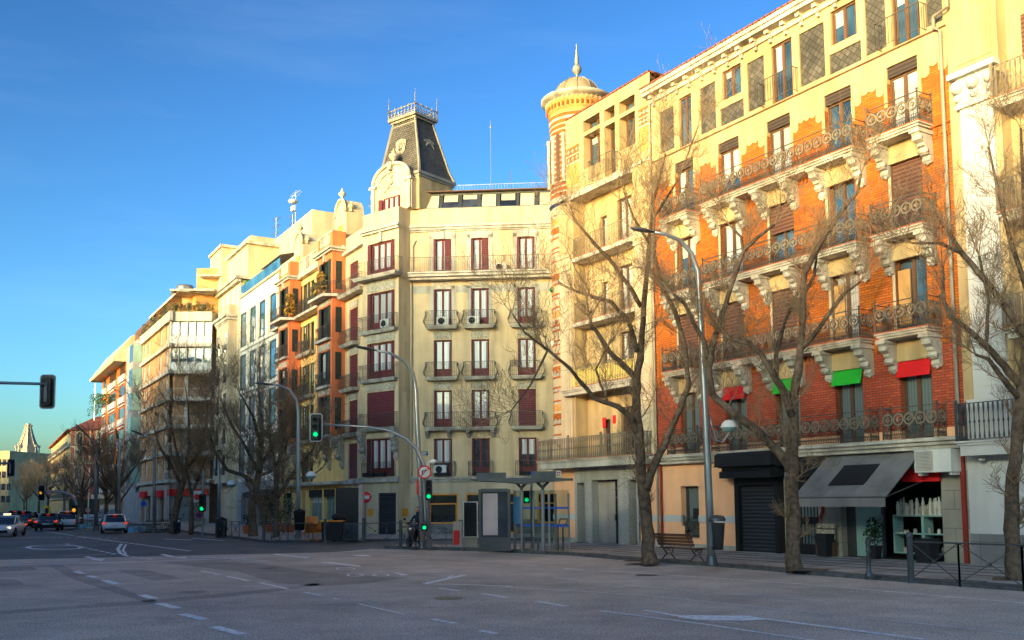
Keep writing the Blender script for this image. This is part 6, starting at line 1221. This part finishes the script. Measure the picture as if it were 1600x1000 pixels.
for x0, x1, y in ((1.45, 3.75, .98), (1.5, 2.6, .92), (2.3, 3.2, .94), (2.95, 3.75, -.3)): o = MB().box(x0, x1, y, y+.01, .35, 2.5).build('glass_panel', M['clear_glass'], t); MB().box(x0, x1, y-.01, y-.005, 1.72, 1.79).box(x0, x1, y-.01, y-.005, .98, 1.06).build('blue_stripe', M['plastic_blue'], o)
MB().box(1.4, 1.75, .85, .88, 1.1, 2.25).build('route_map', M['plastic_cyan'], t); MB().box(1.75, 2.6, .2, .55, .5, .56).build('bench_seat', M['dark_metal'], t)
for x in (1.85, 2.45): MB().box(x-.04, x+.04, .3, .5, 0, .5).build('bench_leg', M['dark_metal'], t)
b = MB(); b.tube([(3.3, 0, 0), (3.3, 0, 1.0), (3.4, 0, 1.3), (3.7, 0, 1.3), (3.6, 0, 1.0), (3.5, 0, .95), (3.5, 0, 0)], .03, 5); b.build('leaning_rail', M['dark_metal'], t)
p = P0+Vector((2.25, 2.0, 0)); t = T('pedestrian_light', 'pedestrian light showing green seen through the bus shelter glass', 'traffic light', p); MB().tube([(0, 0, 0), (0, 0, 3.2)], .06, 8).build('pole', M['grey_metal'], t); o = MB().box(-.35, -.08, -.1, .1, 1.95, 2.5).build('signal_housing', M['black_paint'], t); disc(o, -.21, -.11, 2.1, .09, 'lamp_green', 'lamp')
# street name plates
for Fx, x, z, w, h, lab in ((F3, .85, 5.15, .65, .25, 'dark blue street name plate beside the first floor window'), ):
    q = Fx.w(x, -.03, z); t = props(MB().box(-w/2, w/2, -.02, 0, 0, h).build('street_name_plate', M['sign_blue']), lab, 'sign'); t.location = q; t.rotation_euler = (0, 0, Fx.a)
    MB().box(-w*.4, w*.4, -.025, -.02, h*.55, h*.75).box(-w*.4, w*.3, -.025, -.02, h*.2, h*.4).build('lettering', M['off_white'], t)
for F_, x, y, z, lab in ((F3, 2.2, -.15, 13.55, 'white air conditioner with black fan on the fourth floor left balcony'), (F3, 4.2, -.15, 13.55, 'air conditioner on the fourth floor middle balcony'), (F3, 6.0, -.15, 17.0, 'air conditioner on the long top floor balcony'), (F3, 2.0, -.0, 3.95, 'air conditioner in front of the first floor window over the restaurant'), (FB, 2.4, -.05, 13.45, 'air conditioner on the bay window balcony')):
    aircon('air_conditioner', lab, F_.w(x, y, z), F_.a, group='air conditioners on the cream corner building')
b = None
for F_, x, z in ((F3, 2.1, 3.8), (F3, 4.6, 3.8), (F3, 7.6, 3.8), (FB, .9, 3.85), (FB, 2.0, 3.85)):
    q = F_.w(x, -.28, z); t = T('window_box', 'dark window box hung on a first floor railing of the cream corner building', 'planter', q, F_.a, 'window boxes on the cream corner building'); MB().box(-.45, .45, -.12, .08, 0, .22).build('box', M['soft_black'], t)
def bush(name, label, loc, r, h, m, n, seed, cat='plant', group=None):
    rn = random.Random(seed); t = T(name, label, cat, loc, 0, group); b = MB()
    for i in range(n):
        a, q, e = rn.uniform(0, 2*pi), rn.random()**.5, rn.random(); c = Vector((r*q*cos(a)*(1-.4*e), r*q*sin(a)*(1-.4*e), h*e)); s_ = rn.uniform(.08, .2); d = Vector((rn.uniform(-1, 1), rn.uniform(-1, 1), rn.uniform(-1, 1))).normalized(); u = d.orthogonal().normalized()*s_; w_ = d.cross(u)*.6
        b.face([c-u, c+w_, c+u, c-w_])
    b.build('foliage', M[m], t); b = MB()
    for k in range(5): b.tube([(0, 0, 0), (rn.uniform(-r, r)*.6, rn.uniform(-r, r)*.6, h*.8)], .03, 4)
    b.build('stem', M['bark'], t); return t
bush('roof_shrub', 'golden shrub on the roof left of the mansard tower', FB.w(-.9, 3.2, 23.0), 1.4, 2.6, 'leaf_gold', 1500, 3)
for k in range(9): p = F7.w(.3+k*.48, .2, 22.3); bush('terrace_plant', 'terrace plant on the corner parapet of the tan brick building', p, .35, .8+.3*(k % 2), 'leaf_gold' if k % 3 else 'leaf', 60, k, group='plants on the brick building terraces')
for k in range(7): p = S7.w(ub-2-k*3.1, .2, 22.3); bush('terrace_plant', 'terrace plant along the street-side railing of the tan brick building', p, .6, 1.1+.4*(k % 2), 'leaf' if k % 2 else 'leaf_gold', 70, 20+k, group='plants on the brick building street terrace')
for k, (u, z, v) in enumerate(((-7.0, 17.3, -1.4), (-15.2, 17.3, -1.2), (-10.4, 17.3, -.6))): bush('balcony_plant', ['yellow-green plant on the top balcony in front of the right orange bay', 'leafy plant on the top balcony beside the left orange bay', 'green plant on the top balcony between the orange bays'][k], SL.w(u, v, z), .5, 1.7, 'leaf' if k == 2 else 'leaf_gold', 200, 40+k)
for k in range(2): bush('balcony_plant', ['large green shrub hanging at the far left balcony of the orange block', 'round red-flowered shrub on a white balcony of the orange block'][k], S7.w(ue+B9L*(.04 if k == 0 else .36), -.9, 15.6 if k == 0 else 16.6), 1.4, 3.4 if k == 0 else 1.6, 'leaf', 300, 60+k)
q = F1.w(4.72, -.02, 3.0); aircon('air_conditioner', 'small white air conditioner at the left end of the black shutter canopy', q, F1.a, .55, .7, .35)
t = T('wall_lamp', 'small white lamp on the white ground floor wall at the right edge', 'wall lamp', F1.w(15.55, -.02, 3.3), F1.a); b = MB(); b.tube([(0, 0, 0), (0, -.2, .05)], .02, 5); b.build('lamp_arm', M['concrete'], t); b = MB(); b.smooth = True; b.ball((0, -.22, .03), .1, 8, .5); b.build('lamp_shade', M['off_white'], t)
q = F1.w(-8.1, -.03, 4.55)
# ================================================================ vehicles
def ringloft(b, secs):
    n = len(secs[0]); vs = [p for s_ in secs for p in s_]
    fs = [(i*n+j, i*n+(j+1) % n, (i+1)*n+(j+1) % n, (i+1)*n+j) for i in range(len(secs)-1) for j in range(n)]
    fs += [tuple(range(n))[::-1], tuple(range((len(secs)-1)*n, len(secs)*n))]
    b.smooth = True; b.faces(vs, fs); return b
def car(name, label, cat, loc, rz, paint='car_white', suv=False, taxi=False, sedan=False, group='cars on the avenue', lit=True):
    t = T(name, label, cat, loc, rz, group); H = 1.62 if suv else 1.45; L = 4.4; hw = .9
    bz = .95 if suv else .88
    st_ = [(-2.2, .62, .45, .8), (-2.12, .78, .3, bz-.06), (-1.7, .88, .25, bz+.02), (-1.0, hw, .22, bz+.03), (0, hw, .22, bz), (.9, hw, .22, bz-.02), (1.5, .88, .24, bz-.08), (2.0, .8, .28, .72), (2.2, .6, .38, .6)]
    secs = [[(x, -w*.96, z0), (x, -w, (z0+z1)/2), (x, -w*.95, z1-.04), (x, -w*.8, z1), (x, w*.8, z1), (x, w*.95, z1-.04), (x, w, (z0+z1)/2), (x, w*.96, z0)] for x, w, z0, z1 in st_]
    ringloft(MB(), secs).build('body', M[paint], t)
    rb = -1.25 if sedan else -1.75; rt_ = -.75 if sedan else -1.35
    g = [(rb-.25, .74, bz, bz+.02), (rt_, .66, bz, H-.08), (-.3, .68, bz, H-.02), (.35, .66, bz, H-.06), (1.15, .74, bz-.03, bz)]
    secs = [[(x, -w-.06, z0-.03), (x, -w+.04, z1-.02), (x, -w*.7, z1), (x, w*.7, z1), (x, w-.04, z1-.02), (x, w+.06, z0-.03)] for x, w, z0, z1 in g]
    ringloft(MB(), secs).build('window_glass', M['glass_dark'], t)
    b = MB(); b.prism([(rt_-.1, -.55), (.35, -.52), (.35, .52), (rt_-.1, .55)], 'z', H-.07, H+.015); b.build('roof', M[paint], t)
    b = MB()
    for sy in (-1, 1): b.tube([(rb-.2, sy*.72, bz), (rt_, sy*.64, H-.06), (.35, sy*.64, H-.05), (1.12, sy*.72, bz-.02)], .035, 5); b.tube([(-.3, sy*.76, bz), (-.3, sy*.66, H-.05)], .03, 4)
    b.build('pillar', M[paint], t)
    for x in (-1.35, 1.35):
        for sy in (-1, 1):
            b = MB(); b.smooth = True; b.ring((x, sy*.82, .33), .24, .1, 'y', 18, 8); w_ = b.build('wheel', M['rubber'], t); b = MB(); b.prism([(x+.2*cos(a*pi/8), .33+.2*sin(a*pi/8)) for a in range(16)], 'y', sy*.82-.06, sy*.82+.06); b.build('rim', M['grey_metal'], w_)
    for sy in (-1, 1):
        MB().box(-2.2, -2.08, sy*.74-.12, sy*.74+.12, .73, .85).build('tail_light', M['lamp_red'], t); b = MB(); b.smooth = True; b.ball((2.06, sy*.62, .64), .13, 8, .7); b.build('headlight', M['head_lamp'], t)
        b = MB(); b.smooth = True; b.ball((.8, sy*.98, .98), .11, 6, .8); b.build('mirror', M[paint], t)
    MB().box(2.12, 2.24, -.55, .55, .3, .48).build('grille', M['soft_black'], t); MB().box(-2.24, -2.16, -.26, .26, .55, .66).build('number_plate', M['off_white'], t); MB().box(-2.2, -1.9, -.7, .7, .25, .42).build('rear_bumper', M['soft_black'], t)
    MB().box(rt_-.22, rt_-.1, -.11, .11, H-.1, H-.06).build('brake_light', M['lamp_red'], t)
    if taxi: MB().box(-.15, .1, -.22, .22, H+.01, H+.16).build('taxi_sign', M['head_lamp'], t)
    return t
AW = atan2(.864, -.503)
car('taxi', 'white taxi driving towards the camera at the left edge', 'car', G(10, 838), radians(-75), 'car_white', taxi=True, sedan=True)
car('sport_utility_car', 'black sport utility car with red tail lights behind the white taxi', 'car', G(42, 826), radians(103), 'car_black', suv=True)
car('blue_car', 'dark blue car half hidden between the taxi and the black sport utility car', 'car', G(28, 823), radians(104), 'car_blue', suv=True)
car('saloon_car', 'low black saloon car with bright brake lights', 'car', G(77, 829), radians(108), 'car_black', sedan=True)
car('sport_utility_car', 'white sport utility car beside the black saloon', 'car', G(106, 827), radians(112), 'car_white', suv=True)
car('hatchback_car', 'white hatchback taxi with brake lights, nearest car driving away', 'car', G(178, 833), radians(114), 'car_white', taxi=False)
def bicycle(label, loc, rz, group='shared bicycles'):
    t = T('bicycle', label, 'bicycle', loc, rz, group)
    for x in (-.52, .52): b = MB(); b.ring((x, 0, .34), .32, .022, 'y', 18, 4); b.build('wheel', M['rubber'], t)
    b = MB(); b.tube([(-.52, 0, .34), (-.1, 0, .32), (.38, 0, .8)], .02, 5).tube([(-.1, 0, .32), (-.22, 0, .85)], .02, 5).tube([(-.52, 0, .34), (-.2, 0, .75), (.38, 0, .8)], .016, 5).tube([(.52, 0, .34), (.38, 0, .8), (.34, 0, 1.0)], .02, 5); b.build('frame', M['off_white'], t)
    MB().box(-.34, -.12, -.07, .07, .85, .91).build('saddle', M['soft_black'], t); MB().tube([(.28, -.28, 1.02), (.34, 0, 1.0), (.28, .28, 1.02)], .02, 5).build('handlebar', M['soft_black'], t); return t
for k in range(8):
    p = G(226+k*3.6, 833, .0)+Vector((0, 1.0, 0)); bicycle('shared bicycle parked in the dense row of bikes before the grey building', p, .5)
for k in range(6): bicycle('shared bicycle in the row beyond the white sport utility car', G(131+k*4, 823)+Vector((0, 2, 0)), .6)
for k, (x, y, n, lab) in enumerate(((217, 832, 7, 'row of pale blue bicycle docks right of the white hatchback'), (132, 827, 5, 'row of pale blue bicycle docks right of the white sport utility car'))):
    p = G(x, y); t = T('bicycle_dock', lab, 'bicycle dock', p, radians(100), 'bicycle docks'); MB().box(-n*.42, n*.42, -.25, .25, 0, .08).build('base_plate', M['concrete'], t)
    for q in range(n): b = MB(); b.prism([(-.22, .08), (.25, .08), (.2, .42), (-.05, .5)], 'x', -n*.4+q*.8, -n*.4+q*.8+.5); b.build('dock', M['plastic_cyan'], t)
def scooter(label, loc, rz, m='cloth_navy', s=1.):
    t = T('motor_scooter', label, 'motor scooter', loc, rz); t.scale = (s,)*3
    for x in (-.6, .62): b = MB(); b.smooth = True; b.ring((x, 0, .26), .19, .07, 'y', 16, 6); b.build('wheel', M['rubber'], t)
    b = MB(); ringloft(b, [[(x, -w, z0), (x, -w, z1), (x, w, z1), (x, w, z0)] for x, w, z0, z1 in ((-.95, .1, .5, .72), (-.6, .17, .42, .74), (-.15, .17, .3, .72), (-.05, .16, .25, .34), (.25, .16, .25, .33), (.32, .16, .28, .9), (.48, .14, .5, .98), (.55, .06, .6, .9))]); b.build('body', M[m], t)
    MB().box(-.8, -.1, -.14, .14, .73, .83).build('seat', M['soft_black'], t); b = MB(); b.tube([(.62, 0, .26), (.42, 0, .95)], .04, 6); b.tube([(.36, -.33, 1.08), (.42, 0, 1.0), (.36, .33, 1.08)], .02, 5); b.build('handlebar', M['soft_black'], t)
    for sy in (-1, 1): b = MB(); b.tube([(.38, sy*.26, 1.05), (.4, sy*.32, 1.25)], .01, 4); b.ball((.4, sy*.34, 1.28), .06, 6); b.build('mirror', M['soft_black'], t)
    b = MB(); b.smooth = True; b.ball((.55, 0, .85), .09, 8); b.build('headlight', M['off_white'], t)
    return t
ps = G(645, 857, .12)+Vector((0, 1.1, 0)); scooter('dark motor scooter with mirrors behind the corner railing', ps, radians(-110), 'car_black')
scooter('dark scooter with a top box parked by the tree and red shop sign', G(279, 833, .12)+Vector((0, -.3, 0)), radians(-60), 'cloth_navy')
for k, (x, y) in enumerate(((150, 826), (158, 827), (242, 830))): scooter(['dark scooter parked at the kerb under the white canopy', 'second dark scooter at the kerb left of the white hatchback', 'scooter parked among the shared bicycles'][k], G(x, y)+Vector((0, 3, 0)), 1.0, 'car_black')
# person on the scooter: one continuous skin
def skin(name, pts, edges, m, parent, sub_=2, root=0):
    me = bpy.data.meshes.new(name); me.from_pydata([p[:3] for p in pts], edges, []); me.materials.append(M[m]); o = bpy.data.objects.new(name, me); COL.objects.link(o); o.parent = parent
    sk = o.modifiers.new('skin', 'SKIN'); sk.use_smooth_shade = True
    for v, p in zip(me.skin_vertices[0].data, pts): v.radius = (p[3], p[4] if len(p) > 4 else p[3])
    me.skin_vertices[0].data[root].use_root = True
    s_ = o.modifiers.new('subsurf', 'SUBSURF'); s_.levels = sub_; s_.render_levels = sub_
    return o
t = T('person', 'man in dark jacket sitting astride the scooter behind the corner railing', 'person', ps, radians(-110))
B_ = [(-.35, 0, .88, .15, .13), (-.33, 0, 1.05, .13, .15), (-.28, 0, 1.25, .14, .18), (-.25, 0, 1.4, .1, .14), (-.23, 0, 1.5, .055), (-.21, 0, 1.58, .075, .07), (-.2, 0, 1.68, .09, .08), (-.2, 0, 1.76, .06, .05)]
E_ = [(i, i+1) for i in range(7)]
for sy in (-1, 1):
    k = len(B_); B_ += [(-.26, sy*.2, 1.38, .065), (-.12, sy*.3, 1.14, .048), (.12, sy*.29, 1.06, .036), (.3, sy*.27, 1.09, .03), (.36, sy*.27, 1.1, .028)]; E_ += [(3, k), (k, k+1), (k+1, k+2), (k+2, k+3), (k+3, k+4)]
    k = len(B_); B_ += [(-.28, sy*.13, .87, .1), (.08, sy*.22, .8, .075), (.1, sy*.25, .42, .052), (.08, sy*.26, .1, .04), (.22, sy*.27, .05, .04)]; E_ += [(0, k), (k, k+1), (k+1, k+2), (k+2, k+3), (k+3, k+4)]
skin('body', B_, E_, 'cloth_navy', t)
b = MB(); b.smooth = True; b.ball((-.185, 0, 1.7), .1, 10, 1.25); h_ = b.build('face', M['skin'], t); b = MB(); b.smooth = True; b.lathe(-.215, 0, [(.108, 1.7), (.106, 1.76), (.08, 1.81), (.01, 1.835)], 10); b.build('hair', M['soft_black'], t)
b = MB(); b.ball((-.08, 0, 1.68), .018, 5)
for sy in (-1, 1): b.ball((-.2, sy*.102, 1.69), .022, 5, 1.5)
b.build('nose_and_ears', M['skin'], h_); b = MB()
for sy in (-1, 1): b.ball((-.093, sy*.035, 1.715), .011, 5)
b.build('eyes', M['soft_black'], h_); MB().box(-.095, -.086, -.022, .022, 1.635, 1.642).build('mouth', M['wood_red'], h_)
for sy in (-1, 1):
    b = MB(); x0, y0, z0 = .37, sy*.27, 1.1; b.ball((x0, y0, z0), .038, 6, .6)
    for k in range(4): b.tube([(x0+.02, y0+sy*(k-1.5)*.019, z0+.01), (x0+.05-.003*k, y0+sy*(k-1.5)*.02, z0-.005), (x0+.035, y0+sy*(k-1.5)*.02, z0-.035)], .0085, 5)
    b.tube([(x0, y0-sy*.03, z0), (x0+.03, y0-sy*.045, z0-.02)], .01, 5); b.build('hand', M['skin'], h_ if False else t)
# ================================================================ the opposite side of the street (outside the frame): its roofline shades the avenue
SUN = Vector((-.6, -.8, 0)).normalized(); nS = (-.862, -.507); dS = (.507, -.862)
prof_ = [(30, 60, 18), (4, 30, 16.3), (-8, 4, 15.4), (-16, -8, 14.4), (-23.2, -16, 12.7), (-32, -23.2, 25.6), (-44, -32, 24.2), (-47, -44, 23.2), (-52, -47, 21.8), (-62, -52, 19.7), (-74, -62, 25.4), (-84, -74, 26.2), (-94, -84, 22.6), (-120, -94, 20.2), (-160, -120, 18.8), (-192, -160, 18.5), (-212, -192, 26), (-330, -212, 17), (-420, -330, 23)]
for k, (v0, v1, h) in enumerate(prof_):
    o_ = Vector((nS[0]*19.7+dS[0]*v0, nS[1]*19.7+dS[1]*v0, 0)); t = T('opposite_building', 'plain pale street building across the avenue, behind the viewer', 'building', o_, atan2(dS[1], dS[0]), 'buildings across the avenue')
    L = v1-v0; MB().box(0, L, -14, 0, 0, h).build('wall', M['beige_stucco'], t); b = MB(); n = max(1, int(L/3.5))
    for i in range(n):
        for q in range(int((h-4)/3.4)+1): x = (i+.5)*L/n; b.box(x-.55, x+.55, -.02, .03, 4+q*3.4, 6.3+q*3.4 if 6.3+q*3.4 < h else h-.3)
    b.build('windows', M['glass'], t, kind='stuff'); MB().box(-.0, L, 0, .35, h-.3, h-.05).build('cornice', M['white_stone'], t)
# ================================================================ light
EL = radians(9.)
w = bpy.data.worlds.new('World'); SC.world = w; w.use_nodes = True; nt = w.node_tree; bg = nt.nodes['Background']
sky = nt.nodes.new('ShaderNodeTexSky'); sky.sky_type = 'NISHITA'; sky.sun_disc = False; sky.sun_elevation = EL; sky.sun_rotation = atan2(SUN.x, SUN.y); sky.altitude = 600; sky.air_density = 1; sky.dust_density = 3.2; sky.ozone_density = 2.6
tint = nt.nodes.new('ShaderNodeMix'); tint.data_type = 'RGBA'; tint.blend_type = 'MULTIPLY'; tint.inputs[0].default_value = 1; tint.inputs[7].default_value = (.78, .96, .92, 1)
gm = nt.nodes.new('ShaderNodeGamma'); gm.inputs[1].default_value = 1.75; nt.links.new(sky.outputs[0], gm.inputs[0]); nt.links.new(gm.outputs[0], tint.inputs[6]); 
tcw = nt.nodes.new('ShaderNodeTexCoord'); mpw = nt.nodes.new('ShaderNodeMapping'); mpw.inputs['Scale'].default_value = (1.2, 3, 9); mpw.inputs['Rotation'].default_value = (0, .25, 0); nt.links.new(tcw.outputs['Generated'], mpw.inputs[0])
nw = nt.nodes.new('ShaderNodeTexNoise'); nw.inputs['Scale'].default_value = 1.6; nw.inputs['Detail'].default_value = 7; nw.inputs['Roughness'].default_value = .6; nt.links.new(mpw.outputs[0], nw.inputs['Vector'])
cl = nt.nodes.new('ShaderNodeMix'); cl.data_type = 'RGBA'; cl.inputs[7].default_value = (5, 6, 7, 1); nt.links.new(ramp(nt, nw.outputs[0], [(.5, (0,)), (.85, (.09,))]), cl.inputs[0]); nt.links.new(tint.outputs[2], cl.inputs[6]); nt.links.new(cl.outputs[2], bg.inputs[0]); bg.inputs[1].default_value = .15
s_ = bpy.data.lights.new('sun', 'SUN'); s_.energy = 2.; s_.angle = radians(.5); s_.color = (1, .6, .3); so = bpy.data.objects.new('sun', s_); COL.objects.link(so)
so.rotation_euler = (-Vector((SUN.x*cos(EL), SUN.y*cos(EL), sin(EL)))).to_track_quat('-Z', 'Y').to_euler()
SC.view_settings.view_transform = 'Standard'; SC.view_settings.look = 'None'; SC.view_settings.gamma = 1; SC.view_settings.exposure = .34
SC.render.engine = 'CYCLES'; SC.render.resolution_x = 1024; SC.render.resolution_y = 640
